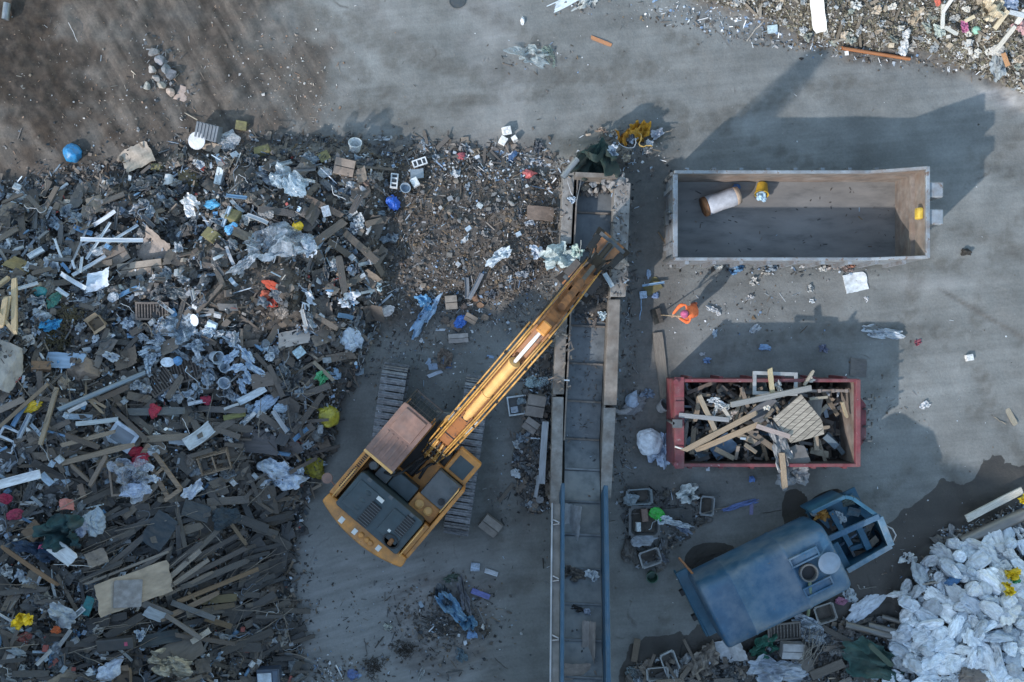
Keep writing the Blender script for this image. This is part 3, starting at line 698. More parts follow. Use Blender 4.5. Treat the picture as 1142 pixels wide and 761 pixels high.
def conveyor():
    a = P(664, 196, .35); bq = P(649, 490, .35); e0 = P(650, 765, 3.2)
    t = thing('feed_conveyor', 'long sunken steel conveyor with rusty side walls and blue rails, climbing towards the bottom edge', 'conveyor', (a.x, a.y, 0))
    L = lambda p: Vector(p) - Vector((a.x, a.y, 0))
    A, B_ = L(a), L(bq); dirv = (B_ - A).normalized(); nrm = Vector((dirv.y, -dirv.x, 0))       # nrm to picture left? checked below
    if nrm.x > 0: nrm = -nrm
    E_ = L(e0); E2 = B_ + (E_ - B_) * 1.25
    hwid = .49
    # flat part plates
    ln = (B_ - A).length; n = 7
    for k in range(n):
        p = A + dirv * (ln * k / n + .02); q = A + dirv * (ln * (k + 1) / n - .02)
        b = MB(); b.beam(p + Vector((0, 0, -.03 - .004 * (k % 2))), q + Vector((0, 0, -.03 - .004 * (k % 2))), 2 * hwid - .01, .06); b.build('apron_plate', apron, t, .006)
        b = MB(); b.beam(q + dirv * .02 - nrm * (hwid - .02) + Vector((0, 0, .03)), q + dirv * .02 + nrm * (hwid - .02) + Vector((0, 0, .03)), .05, .06); b.build('crossbar', rustwall, t)
    # climbing part
    d2 = (E2 - B_); l2 = d2.length; d2n = d2.normalized(); n = 9
    for k in range(n):
        p = B_ + d2n * (l2 * k / n + .015); q = B_ + d2n * (l2 * (k + 1) / n - .015)
        b = MB(); b.beam(p, q, 2 * hwid - .02, .05); b.build('apron_plate', apron, t, .006)
        b = MB(); up = nrm.cross(d2n).normalized(); up = up if up.z > 0 else -up
        b.beam(q + up * .05 - nrm * (hwid - .02), q + up * .05 + nrm * (hwid - .02), .05, .05); b.build('crossbar', apron, t)
    # walls: upper wide blocks, then narrower
    wh = 1.0
    def wall(px0, px1, y0, px2, px3, y1, h, m_, name='side_wall', base=0):
        c_ = [L(P(px0, y0, h)), L(P(px1, y0, h)), L(P(px3, y1, h)), L(P(px2, y1, h))]
        b = MB(); b.prism([(p.x, p.y) for p in c_], base - .1, h); return b.build(name, m_, t, .025, seg=2)
    wall(628, 641, 190, 625, 637, 272, wh, rustpale); wall(625, 636, 277, 616.5, 629, 440, wh - .06, rustwall); wall(616.3, 628.6, 443, 613.5, 626.2, 566, wh - .03, rustpale)
    wall(685.5, 703.5, 204, 680.5, 698, 331, wh + .08, rustpale); wall(678.8, 692, 334, 673.5, 688, 452, wh, rustwall); wall(673.2, 687, 455, 669.5, 681.5, 556, wh - .04, rustpale)
    b = MB(); p0, p1 = L(P(640, 199, .8)), L(P(686, 201, .8)); b.beam(p0, p1, .12, 1.3); b.build('end_wall', rustwall, t)
    for s_, x_, ys in ((-1, 0, (215, 250, 290, 320, 350, 380, 410, 440, 470, 500, 530, 555)), (1, 1, (225, 260, 300, 345, 375, 405, 435, 470, 500, 535))):
        for y_ in ys:                                  # bolted stiffeners on the outer faces
            xo = (628 - (y_ - 190) * .0395) if s_ < 0 else (703.5 - (y_ - 204) * .046 if y_ < 332 else 692 - (y_ - 334) * .047)
            p = L(P(xo, y_, .9)); b = MB(); b.box(p.x - .05, p.x + .05, p.y - .05, p.y + .05, 0, .88); b.lathe([(.03, .885), (.03, .91), (.0001, .912)], 6, X=Matrix.Translation((p.x, p.y, 0))); b.build('stiffener', rustwall, t)
    # inner lips
    for s_ in (-1, 1):
        b = MB(); b.beam(A + nrm * s_ * (hwid + .03) + Vector((0, 0, .25)), B_ + nrm * s_ * (hwid + .03) + Vector((0, 0, .25)), .04, .7); b.build('inner_plate', rustwall, t)
    # blue rails over the climb
    rr = lambda k, s_, off, z: B_ + d2n * (l2 * k) + nrm * s_ * (hwid + off) + Vector((0, 0, z))
    for s_ in (-1, 1):
        b = MB(); b.beam(rr(.17, s_, .07, .38), rr(1, s_, .07, .38), .10 if s_ > 0 else .12, .9); ra = b.build('side_rail', bluerail, t, .015)
        b = MB(); b.beam(rr(.17, s_, .07, .86), rr(1, s_, .07, .86), .05, .06); b.build('rail_cap', bluerail, ra)
    b = MB(); b.beam(rr(.22, 1, .22, .55), rr(1, 1, .22, .55), .2, .05); gb = b.build('side_board', greyboard, t, .01)
    b = MB(); b.beam(rr(.22, 1, .34, .57), rr(1, 1, .34, .57), .04, .12); b.build('edge_strip', M['metal'], gb, col=(.5, .52, .55))
    for k in (.28, .46, .64, .8):
        for j in (-.04, .04):
            p = rr(k + j * .2, 1, .3, .62); b = MB(); b.tube([p, p + nrm * -.16 + Vector((0, .05 * (1 if j > 0 else -1), .08))], .02, 6); b.build('clip', M['metal'], gb, col=(.45, .47, .5))
    # legs
    for k in (.45, .7, .95):
        for s_ in (-1, 1):
            p = rr(k, s_, .05, -.1); b = MB(); b.beam((p.x, p.y, -.1), p, .14, .14); b.build('leg', bluerail, t)


conveyor()

# ================================================================ open roll-off container
contin = mat('container_floor_steel', (.225, .22, .212), .7, .2, stretch=(.5, 1.5, 1), ns=2.6, var=(.55, 1.3), dirt=.6, dirtcol=(.12, .105, .09), dirtscale=1.3, bumps=.25)
contrust = mat('container_rusty_wall', (.225, .195, .172), .75, .1, ns=3, var=(.55, 1.3), dirt=.6, dirtcol=(.20, .12, .075), dirtscale=1.8, bumps=.3)
contout = mat('container_grey_paint', (.25, .285, .32), .6, .1, ns=3, var=(.6, 1.15), dirt=.8, dirtcol=(.13, .10, .085), dirtscale=2.4, chips=((.12, .075, .05), .58, 6), bumps=.15)
yelp = mat('yellow_paint', (.62, .42, .06), .6, ns=6, dirt=.4, bumps=.1)


def container():
    x0, y1, _ = P(741, 202); x1, y0, _ = P(997, 296)
    t = thing('roll_off_container', 'long open grey steel container, nearly empty, a roll and a bucket on its floor', 'container', ((x0 + x1) / 2, (y0 + y1) / 2, 0))
    a, b_ = (x1 - x0) / 2, (y1 - y0) / 2; h, hr, th = 1.65, 2.3, .07
    b = MB(); b.box(-a, a, -b_, b_, .18, .26); b.build('floor', contin, t)
    b = MB(); b.box(-a, a, -.55, -.42, .0, .18); b.box(-a, a, .42, .55, 0, .18); b.build('runner', rustwall, t)
    xs = a - 1.25
    for s_ in (-1, 1):
        y = s_ * (b_ - th / 2)
        pr = [(-a, .262), (a, .262), (a, hr), (xs, h), (-a, h)]
        b = MB(); b.side(pr, y - th / 2, y + th / 2); wl = b.build('side_wall', contrust if s_ > 0 else contout, t)
        b = MB(); yy = y + s_ * .0
        b.beam((-a, yy, h + .03), (xs, yy, h + .03), .085, .10); b.beam((xs, yy, h + .03), (a, yy, hr + .03), .085, .10); b.build('top_rail', contout, wl, .012)
        for k in range(9):
            x = -a + .35 + k * (2 * a - .7) / 8
            b = MB(); b.box(x - .05, x + .05, *((y + .035, y + .125) if s_ > 0 else (y - .125, y - .035)), .2, h - .03); b.build('rib', contout, wl)
    b = MB(); b.box(a - .07, a, -b_ + .071, b_ - .071, .262, hr - .02); en = b.build('end_wall', contrust, t)
    b = MB(); b.beam((a - .03, -b_, hr + .03), (a - .03, b_, hr + .03), .10, .1); b.build('top_rail', contout, en, .012)
    b = MB(); b.box(a - .17, a - .071, -b_ + .072, b_ - .072, 1.5, 1.62); b.build('end_rib', contrust, en)
    q = P(1024, 239, 2.05); b = MB(); b.box(a - .22, a - .071, q.y - (y0 + y1) / 2 - .14, q.y - (y0 + y1) / 2 + .16, 1.95, 2.2); b.build('yellow_stain', yelp, en, .05, seg=2)  # yellow paint stain at the rim, built as a small plate
    for py in (214, 244):
        q = P(1040, py, 1.9).y - (y0 + y1) / 2; b = MB(); b.box(a + .003, a + .40, q - .2, q + .2, 1.5, 2.3); b.build('bracket', contout, en, .03)
    b = MB(); b.tube([(a + .2, -.5, 1.0), (a + .2, .5, 1.0)], .06, 10); b.box(a + .003, a + .26, -.56, -.5, .3, 1.3); b.box(a + .003, a + .26, .5, .56, .3, 1.3); b.build('hook_bar', greyst, en)
    b = MB(); b.box(-a, -a + .06, -b_ + .072, b_ - .072, .262, h - .03); dr = b.build('tailgate', contout, t)
    b = MB(); b.beam((-a + .03, -b_ + .09, h + .01), (-a + .03, b_ - .09, h + .01), .13, .09); b.build('top_rail', contout, dr, .012)
    for y in (-.75, 0, .75):
        b = MB(); b.box(-a - .07, -a - .002, y - .06, y + .06, .25, h - .1); b.build('rib', contout, dr)
    b = MB(); b.box(-a - .16, -a - .072, -.2, .2, .9, 1.25); b.tube([(-a - .12, .1, .5), (-a - .12, .1, 1.68)], .03, 8); b.build('latch', greyst, dr)
    for s_ in (-1, 1):
        b = MB(); b.tube([(-a - .05, s_ * (b_ - .08), .3), (-a - .05, s_ * (b_ - .08), h)], .05, 10); b.build('hinge', greyst, dr)
    return (x0 + x1) / 2, (y0 + y1) / 2


container()

redp = mat('skip_red_paint', (.17, .036, .044), .6, ns=4, var=(.6, 1.2), dirt=.75, dirtcol=(.14, .09, .085), dirtscale=2.4, chips=((.26, .20, .20), .62, 7), bumps=.15)
skipin = mat('skip_dark_inside', (.045, .036, .034), .8, ns=4, var=(.5, 1.5), dirt=.6, dirtcol=(.09, .06, .045), dirtscale=1.6, bumps=.3)


def skip():
    x0, y1, _ = P(742, 421); x1, y0, _ = P(938, 513)
    t = thing('red_skip', 'red steel skip heaped with scrap wood between the container and the tank truck', 'skip', ((x0 + x1) / 2, (y0 + y1) / 2, 0))
    a, b_ = (x1 - x0) / 2, (y1 - y0) / 2; h = 1.42; th = .06
    b = MB(); b.box(-a, a, -b_, b_, .14, .2); b.build('floor', skipin, t)
    for s_ in (-1, 1):
        y = s_ * (b_ - th / 2)
        b = MB(); b.box(-a + .28, a - .05, y - th / 2, y + th / 2, .202, h); wl = b.build('side_wall', redp, t)
        yi = y - s_ * (th / 2 + .004)
        b = MB(); b.box(-a + .3, a - .13, min(yi, yi - s_ * .01), max(yi, yi - s_ * .01), .21, h - .02); b.build('inner_lining', skipin, wl)
        b = MB(); b.beam((-a + .02, y, h + .02), (a, y, h + .02), .09, .09); b.build('top_rail', redp, wl, .012)
        for k in range(6):
            x = -a + .45 + k * (2 * a - .8) / 5
            b = MB(); b.box(x - .05, x + .05, *((y + .031, y + .1) if s_ > 0 else (y - .1, y - .031)), .15, h - .03); b.build('rib', redp, wl)
    # left end: sloping broad gate
    b = MB(); b.side([(-a, .15), (-a + .28, .15), (-a + .28, h + .05), (-a + .02, h + .05)], -b_, b_); ga = b.build('end_gate', redp, t, .02)
    for y in (-.95, -.32, .32, .95):
        b = MB(); b.box(-a + .02, -a + .27, y - .26, y + .26, h + .052, h + .085); b.build('gate_panel', redp, ga, .01)
    b = MB(); b.box(-a - .05, -a + .2, -.12, .1, h + .09, h + .2); b.tube([(-a - .04, 0, .6), (-a - .04, 0, h + .2)], .04, 8); b.build('latch', greyst, ga)
    b = MB(); b.tube([(-a + .02, -.62, h + .1), (-a + .15, -.66, h + .13), (-a + .36, -.7, h + .1)], .022, 6); b.build('cable', white, ga, smooth=True)
    for s_ in (-1, 1):
        b = MB(); b.lathe([(.07, h - .1), (.07, h + .16)], 10, X=Matrix.Translation((-a + .04, s_ * (b_ - .06), 0))); b.build('hinge', redp, ga)
    # right end
    b = MB(); b.side([(a - .12, .2), (a, .2), (a, h + .05), (a - .12, h + .05)], -b_ + .07, b_ - .07); en = b.build('end_wall', redp, t)
    b = MB(); b.side([(a - .128, .21), (a - .124, .21), (a - .124, h - .02), (a - .128, h - .02)], -b_ + .075, b_ - .075); b.build('inner_lining', contrust, en)
    b = MB(); b.prism([(a + .002, -.85), (a + .30, -.45), (a + .30, .45), (a + .002, .85)], .3, 1.15); b.build('hook_housing', redp, en, .02)
    for y in (-.5, -.12, .35, .62):
        b = MB(); b.tube([(a + .2, y, 1.18), (a + .42, y, 1.22), (a + .46, y + .1, 1.1)], .03, 7); b.build('hook', greyst, en, smooth=True)
    b = MB(); b.beam((a - .03, -b_, h + .03), (a - .03, b_, h + .03), .12, .1); b.build('top_rail', redp, en, .012)
    # brown bracing frame inside, right end
    b = MB()
    for k in range(4): b.box(a - 1.5, a - .2, b_ - .35 - k * .0, b_ - .28, .35 + k * .28, .42 + k * .28)
    for k in range(4): b.box(a - 1.4 + k * .36, a - 1.32 + k * .36, b_ - .36, b_ - .27, .3, 1.3)
    b.build('bracing', contrust, t)


skip()

# ================================================================ tank truck
tankb = mat('tank_blue_paint', (.024, .085, .16), .45, ns=3, var=(.75, 1.15), dirt=.85, dirtcol=(.115, .145, .175), dirtscale=1.5, chips=((.10, .085, .07), .63, 9), bumps=.12)  # pale dirt tone also paints in the skylight on the tank top
cabb = mat('cab_blue_paint', (.022, .10, .17), .5, ns=4, var=(.6, 1.2), dirt=.5, dirtcol=(.05, .045, .04), dirtscale=2, chips=((.07, .045, .035), .66, 8), bumps=.15)
lightblue = mat('pale_blue_lid', (.09, .145, .215), .5, ns=3, var=(.8, 1.15), dirt=.3, bumps=.05)


def truck():
    fr = P(925, 615.6, 1.95); re = P(788, 683, 1.95)
    d = (fr - re); d.z = 0; L = d.length; rz = math.atan2(d.y, d.x)
    t = thing('tank_truck', 'old blue tank truck with a stripped open cab, parked on wet ground', 'truck', (re.x, re.y, hz(re.x, re.y)), rz)
    inv = Matrix.Rotation(-rz, 3, 'Z')
    E = lambda px, py, z: (lambda q: Vector((q.x, q.y, z)))(inv @ (P(px, py, z) - Vector((re.x, re.y, z))))
    # tank: super-ellipse section with domed ends
    n = 40; vs = []; fs = []
    def ring(x, k):
        for i in range(n):
            a = 2 * math.pi * i / n; c, s_ = math.cos(a), math.sin(a)
            e = .38
            vs.append((x, (.95 if x < L - .5 else .93) * k * math.copysign(abs(c) ** e, c), 1.75 + .96 * k * math.copysign(abs(s_) ** e, s_)))
    st = [(.04, .80), (.05, .92), (.08, .975), (.14, 1.0), (.86, 1.0), (.865, 1.010), (.90, 1.010), (.905, 1.0), (1.6, 1.0), (2.35, 1.0), (2.36, 1.012), (2.44, 1.012), (2.45, 1.0), (L - .12, 1.0), (L - .04, .98), (L + .02, .93), (L + .05, .78)]
    for x, k in st: ring(x, k)
    for j in range(len(st) - 1):
        for i in range(n): i2 = (i + 1) % n; fs.append((j * n + i, j * n + i2, (j + 1) * n + i2, (j + 1) * n + i))
    fs.append(tuple(range(n))); fs.append(tuple(range((len(st) - 1) * n, len(st) * n)))
    b = MB(); b.add(vs, fs); tk = b.build('tank', tankb, t, smooth=True)
    zt = 2.71
    for (px, py) in ((896, 621), (912, 654)):
        p = E(px, py, zt); b = MB(); l, w_ = .78, .26
        for (x0, x1, y0, y1) in ((-l / 2, l / 2, w_ / 2 - .04, w_ / 2), (-l / 2, l / 2, -w_ / 2, -w_ / 2 + .04), (-l / 2, -l / 2 + .04, -w_ / 2 + .041, w_ / 2 - .041), (l / 2 - .04, l / 2, -w_ / 2 + .041, w_ / 2 - .041)):
            b.box(p.x + x0, p.x + x1, p.y + y0, p.y + y1, zt - .1, zt + .09)
        b.box(p.x - l / 2 + .042, p.x + l / 2 - .042, p.y - w_ / 2 + .042, p.y + w_ / 2 - .042, zt - .1, zt + .03)
        b.build('tread_plate', tankb, tk)
    p = E(902, 639, zt + .1); X = Matrix.Translation((p.x, p.y, zt - .05))
    b = MB(); b.lathe([(.21, 0), (.23, .03), (.23, .2), (.19, .2), (.18, .03), (.0001, .02)], 28, X=X); ht = b.build('hatch', greyst, tk)
    b = MB(); b.lathe([(.178, .0), (.178, .06), (.0001, .061)], 24, X=X); b.build('hatch_opening', black, ht)
    p = E(925, 628, zt + .15); X = Matrix.Translation((p.x, p.y, zt + .12)) @ Matrix.Rotation(.12, 4, 'X')
    b = MB(); b.lathe([(.28, 0), (.285, .03), (.2, .05), (.0001, .06)], 30, X=X); b.build('hatch_lid', lightblue, tk, smooth=False)
    b = MB(); a0 = E(903, 648, zt + .05); a1 = E(903, 672, 2.55); a2 = E(901, 686, 2.1); b.tube([a0, a0.lerp(a1, .5) + Vector((0, 0, .06)), a1, a2], .045, 7); b.build('discharge_hose', mat('green_hose', (.12, .17, .12), .7), tk, smooth=True)
    # chassis
    b = MB(); b.box(-.35, L + 1.35, -.45, -.3, .62, .8); b.box(-.35, L + 1.35, .3, .45, .62, .8); b.build('chassis', black, t)
    b = MB(); b.box(-.18, .1, -.95, .97, .8, .95); b.box(-.24, -.18, -.93, .97, .5, .95); b.build('rear_bumper', cabb, t, .02)
    b = MB(); p0, p1 = E(757, 622, 1.5), E(781, 650, 1.6); b.tube([p0, p1], .03, 6); b.build('ladder_rail', sticksteel, t)
    for x, r_ in ((.75, .5), (L + .85, .47)):
        for s_ in (-1, 1):
            X = Matrix.Translation((x, s_ * (.60 if x < 2 else .78), r_)) @ Matrix.Rotation(R(90), 4, 'X')
            b = MB(); b.lathe([(.26, -.16), (r_ - .06, -.17), (r_, -.11), (r_, .11), (r_ - .06, .17), (.26, .16)], 28, X=X); wh = b.build('wheel', rubber, t, smooth=False)
            b = MB(); b.lathe([(.0001, -.09), (.24, -.11), (.27, -.13), (.27, .13), (.24, .11), (.0001, .09)], 20, X=X); b.build('rim', cabb, wh)
    # stripped cab: open frame, no roof
    y0, y1 = -.98, .98; x0 = L + .12; x1 = L + 1.62
    b = MB(); b.box(x0, x1 - .05, y0 + .05, y1 - .05, .85, .92); fl = b.build('cab_floor', cabb, t)
    ctop = 1.9
    pts = [E(905, 572, ctop), E(942, 554, ctop), E(951, 556, ctop), E(981, 577, ctop), E(994, 609, ctop), E(945, 637, ctop), E(925, 598, ctop)]
    b = MB()
    for i in (0, 2, 3, 4): 
        q = pts[i + 1]; b.beam(pts[i], q, .10, .10)
    b.beam(pts[1], pts[2], .09, .09)
    cf = b.build('cab_frame', cabb, t, .012)
    b = MB(); b.beam(E(924, 601, ctop + .06), E(980, 576, ctop + .06), .14, .08); b.build('cab_beam', tankb, cf)
    b = MB(); b.beam(E(981, 577, ctop + .055), E(994, 609, ctop + .055), .17, .06); b.beam(E(994, 609, ctop + .058), E(945, 637, ctop + .058), .13, .055); b.build('window_sill', mat('lit_edge_blue', (.085, .16, .23), .6, ns=5, dirt=.7, dirtcol=(.2, .22, .24), dirtscale=3), cf, .01)  # paler blue paints the light on the front cab edge in
    for (px, py, l_, a_) in ((0, 0, 0, 0),):
        pass
    # side skins below the frame
    b = MB()
    for i in (2, 3, 4):
        p, q = pts[i], pts[i + 1]
        b.beam(p + Vector((0, 0, -.55)), q + Vector((0, 0, -.55)), .05, .95)
    b.beam(pts[0] + Vector((0, 0, -.55)), pts[1] + Vector((0, 0, -.55)), .05, .95); b.build('cab_panel', cabb, t)
    b = MB(); b.beam(E(926, 570, 1.55), E(948, 608, 1.55), .14, .12); b.beam(E(947, 612, 1.4), E(965, 606, 1.4), .12, .2); b.build('bulkhead', cabb, t)
    b = MB(); b.prism([(p.x, p.y) for p in (E(907, 573, 1.4), E(941, 556, 1.4), E(950, 575, 1.4), E(924, 590, 1.4))], 1.33, 1.37); b.prism([(p.x, p.y) for p in (E(962, 563, 1.5), E(979, 578, 1.5), E(972, 584, 1.5), E(955, 570, 1.5))], 1.45, 1.5); b.build('cab_deck', cabb, t)
    b = MB(); b.beam(E(957, 588, 1.6), E(968, 612, 1.6), .16, .2); b.beam(E(930, 606, 1.7), E(944, 632, 1.7), .2, .1); b.build('dashboard', cabb, t)
    b = MB(); b.box(x0 + .05, x0 + .5, .1, .85, .93, 1.2); b.build('seat_base', black, t, .03)
    b = MB(); p = E(962, 602, 1.25); b.box(p.x - .35, p.x + .3, p.y - .28, p.y + .3, .93, 1.2)
    b.tube([(p.x - .2, p.y - .2, 1.25), (p.x + .2, p.y, 1.3), (p.x + .1, p.y + .25, 1.22)], .05, 8); b.tube([(p.x - .25, p.y + .1, 1.22), (p.x + .15, p.y - .15, 1.38)], .06, 8); b.box(p.x - .1, p.x + .12, p.y - .1, p.y + .1, 1.2, 1.42)
    b.build('engine', greyst, t, .015)
    b = MB(); p = E(951, 600, 1.5); b.tube([(p.x - .35, p.y - .1, 1.3), (p.x + .4, p.y + .1, 1.55)], .03, 8); b.build('steering_column', lightblue, t)
    X = Matrix.Translation((p.x + .5, p.y - .25, 1.5)) @ Matrix.Rotation(.5, 4, 'Y')
    b = MB()
    for i in range(20):
        a0, a1 = 2 * math.pi * i / 20, 2 * math.pi * (i + 1) / 20
        b.tube([X @ Vector((.22 * math.cos(a0), .22 * math.sin(a0), 0)), X @ Vector((.22 * math.cos(a1), .22 * math.sin(a1), 0))], .018, 5, cap=False)
    b.build('steering_wheel', black, t)
    b = MB(); b.tube([E(985, 585, 1.1), E(995, 590, 1.15), E(999, 597, 1.15), E(996, 604, 1.1)], .022, 7); b.build('front_hoop', M['metal'], t, smooth=True, col=(.45, .47, .5))
    # front mudguards
    for s_ in (-1, 1):
        b = MB(); p = (L + .85, s_ * .80, 0)
        for i in range(7):
            a0, a1 = math.pi * i / 7, math.pi * (i + 1) / 7
            b.beam((p[0] + .55 * math.cos(a0), p[1], .55 + .52 * math.sin(a0)), (p[0] + .55 * math.cos(a1), p[1], .55 + .52 * math.sin(a1)), .36, .02, up=(0, 1, 0))
        b.build('mudguard', cabb, t)


truck()
# ================================================================ debris kinds: mesh variants, each shared by many things
VAR = {}


def rnd(a, b): return RND.uniform(a, b)


def v_plank(k):                                        # unit length along x, unit width along y, thickness 1
    b = MB(); n = 8; vs = []; fs = []
    bend = rnd(-.03, .03); tw = rnd(-.25, .25)
    for i in range(n + 1):
        x = -.5 + i / n
        w = .5 * (1 + rnd(-.05, .05))
        for (sy, sz) in ((-1, -1), (1, -1), (1, 1), (-1, 1)):
            xx = x + ((rnd(-.035, .035)) if i in (0, n) and k % 3 else 0)
            y = sy * w * (rnd(.35, 1) if i in (0, n) and k % 3 == 1 else 1); z = sz * .5
            a = tw * x
            vs.append((xx, y * math.cos(a), z + y * math.sin(a) * .4 + bend * 20 * (x * x)))
    for i in range(n):
        for j in range(4):
            j2 = (j + 1) % 4; fs.append((i * 4 + j, i * 4 + j2, i * 4 + 4 + j2, i * 4 + 4 + j))
    fs.append((3, 2, 1, 0)); fs.append(tuple(n * 4 + j for j in range(4)))
    b.add(vs, fs); return b.mesh('plank')


def sheet_mesh(nx, ny, zf, outline, thick=0.0, smooth=True):
    """a surface over the unit square; outline(u,v) moves x,y; zf gives height; thick closes it"""
    vs = []; fs = []
    for j in range(ny + 1):
        for i in range(nx + 1):
            x, y = -.5 + i / nx, -.5 + j / ny
            X, Y = outline(x, y); vs.append((X, Y, zf(x, y)))
    q = lambda i, j: j * (nx + 1) + i
    for j in range(ny):
        for i in range(nx): fs.append((q(i, j), q(i + 1, j), q(i + 1, j + 1), q(i, j + 1)))
    if thick:
        o = len(vs); vs += [(x, y, z - thick) for x, y, z in vs]
        nf = len(fs); fs += [tuple(o + a for a in reversed(f)) for f in fs[:nf]]
        rim = [q(i, 0) for i in range(nx)] + [q(nx, j) for j in range(ny)] + [q(i, ny) for i in range(nx, 0, -1)] + [q(0, j) for j in range(ny, 0, -1)]
        for a, c in zip(rim, rim[1:] + rim[:1]): fs.append((a, o + a, o + c, c))
    b = MB(); b.add(vs, fs); return b.mesh('sheet', smooth=smooth)


def v_board(k):
    cut = rnd(.0, .4) if k % 2 else 0; s1 = rnd(-.12, .12)
    bend = rnd(-.15, .15)
    def ol(x, y):
        if x > 0 and y > 0 and cut: m = max(0, (x + y) - (1 - cut)); x -= m * .6; y -= m * .4
        return x + s1 * y + (rnd(-.02, .02) if abs(x) > .45 else 0), y + (rnd(-.02, .02) if abs(y) > .45 else 0)
    return sheet_mesh(8, 6, lambda x, y: bend * x * x, ol, .03, False)


def v_card(k):
    f1 = rnd(-.2, .25); a1 = rnd(-.9, 1.2); f2 = rnd(-.25, .25); a2 = rnd(-.8, .8); s1 = rnd(-.2, .2); ph = rnd(0, 9)
    def zf(x, y): return max(0, x - f1) * a1 + max(0, -y - f2) * a2 * .6 + .03 * math.sin(9 * x + 5 * y + ph)
    def ol(x, y):
        x2 = x - (max(0, x - f1) * (1 - 1 / math.sqrt(1 + a1 * a1)))
        return x2 + s1 * y + (rnd(-.03, .03) if abs(x) > .45 else 0), y + (rnd(-.03, .03) if abs(y) > .45 else 0)
    return sheet_mesh(12, 10, zf, ol, .018, False)


def folds(n, lo, hi, dim):
    out = []
    for k in range(n):
        d = Vector((rnd(-1, 1), rnd(-1, 1), rnd(-1, 1) if dim == 3 else 0)).normalized(); f = lo * (hi / lo) ** (k / max(1, n - 1))
        out.append((d, f, rnd(0, 1), rnd(.7, 1.2) / f ** .85))
    return out


def crease(p, fl, k):                                  # straight folds that cross, like crumpled sheet
    q = p + Vector((mnoise.noise(p * 2 + Vector((k, 0, 0))), mnoise.noise(p * 2 + Vector((0, k, 9))), 0)) * .16
    z = 0
    for d, f, ph, a in fl:
        t = (q.dot(d) * f + ph) % 1.0; z += a * (abs(t - .5) * 2 - .5)
    return z


def v_film(k):
    ph = [rnd(0, 6.28) for _ in range(4)]; am = rnd(.16, .30); rag = rnd(.15, .45); fl = folds(9, 1.1, 7.5 if k % 2 else 4, 2)
    def ol(x, y):
        a = math.atan2(y, x); r = math.hypot(x, y)
        s_ = 1 + rag * (math.sin(2 * a + ph[0]) * .5 + .4 * math.sin(3 * a + ph[1]) + .35 * math.sin(5 * a + ph[2]) + .3 * math.sin(9 * a + ph[3])) * min(1, r * 2.5)
        m = max(abs(x), abs(y)); f = (m / r if r > 1e-6 else 1)
        x, y = x * (f ** .7) * s_, y * (f ** .7) * s_
        w_ = Vector((x * 5, y * 5, k))
        return x + .07 * mnoise.noise(w_ * 1.9), y + .07 * mnoise.noise(w_ * 1.9 + Vector((0, 0, 50)))
    return sheet_mesh(30, 26, lambda x, y: .12 + am * crease(Vector((x, y, 0)), fl, k) * (1.15 - 1.6 * (x * x + y * y)), ol, 0, k % 2 == 0)


def v_bag(k, sub=4, flat=.62, am=1):
    bm = bmesh.new(); bmesh.ops.create_icosphere(bm, subdivisions=sub + 1, radius=.5)
    st = [rnd(.85, 1.2), rnd(.8, 1.1)]; bow = rnd(-.35, .35); neck = k % 3 == 0; f3 = folds(6, .5, 1.6, 3); f4 = folds(7, 2.0, 5.5, 3); fz = rnd(.5, 1)
    for v in bm.verts:
        d = v.co.normalized()
        c = .22 * crease(d, f3, k) + .24 * crease(d, f4, k + 9) * fz + .24 * mnoise.noise(d * 1.4 + Vector((k * 3.3, 0, 0)))
        p = v.co * (1 + c * am)
        if neck and d.x > .6: f = (d.x - .6) / .4; p = Vector((p.x + f * .22, p.y * (1 - .75 * f), p.z * (1 - .7 * f)))
        p.x *= st[0]; p.y = p.y * st[1] + bow * p.x * p.x
        v.co = Vector((p.x, p.y, max(p.z, -.3) * flat + .18))
    me = bpy.data.meshes.new('bag'); bm.to_mesh(me); bm.free()
    return me


def v_flatsack(k):                                     # a filled sack: rounded oblong pillow with pinched ends and a few folds
    bm = bmesh.new(); bmesh.ops.create_icosphere(bm, subdivisions=5, radius=.5)
    f3 = folds(4, .5, 1.3, 3); f4 = folds(6, 1.6, 4.2, 3); bow = rnd(-.3, .3); pin = rnd(.1, .5); fill = rnd(.85, 1.2)
    e = lambda t: math.copysign(abs(t) ** .62, t)
    for v in bm.verts:
        d = v.co.normalized(); x, y, z = e(d.x) * .5, e(d.y) * .5, e(d.z) * .5
        en = abs(2 * x) ** 3; z *= fill * (1 - pin * en); y *= 1 - .18 * en * rnd(.9, 1.1)
        c = .18 * crease(d, f3, k) + .16 * crease(d, f4, k + 4) + .16 * mnoise.noise(d * 1.3 + Vector((k * 2.7, 0, 0)))
        v.co = Vector((x * (1 + c * .4), y * (1 + c * .6) + bow * x * x, max(-.3, z * (1 + c * 1.5)) + .2))
    me = bpy.data.meshes.new('flatsack'); bm.to_mesh(me); bm.free(); me.polygons.foreach_set('use_smooth', [True] * len(me.polygons)); return me


def v_ball(k): return v_bag(k + 1, 4, .85, .3)


def v_stone(k):
    bm = bmesh.new(); bmesh.ops.create_icosphere(bm, subdivisions=4, radius=.5)
    pl = [(Vector((rnd(-1, 1), rnd(-1, 1), rnd(-1, 1))).normalized(), rnd(.20, .42)) for _ in range(12)]
    for v in bm.verts:
        p = v.co
        for n, d in pl:
            e = p.dot(n) - d
            if e > 0: p = p - n * e * .93
        p = p + p.normalized() * (.03 * mnoise.noise(p * 6 + Vector((k, 0, 0))) + .025 * mnoise.noise(p * 17))
        v.co = Vector((p.x, p.y, p.z * .75 + .2))
    me = bpy.data.meshes.new('stone'); bm.to_mesh(me); bm.free(); return me


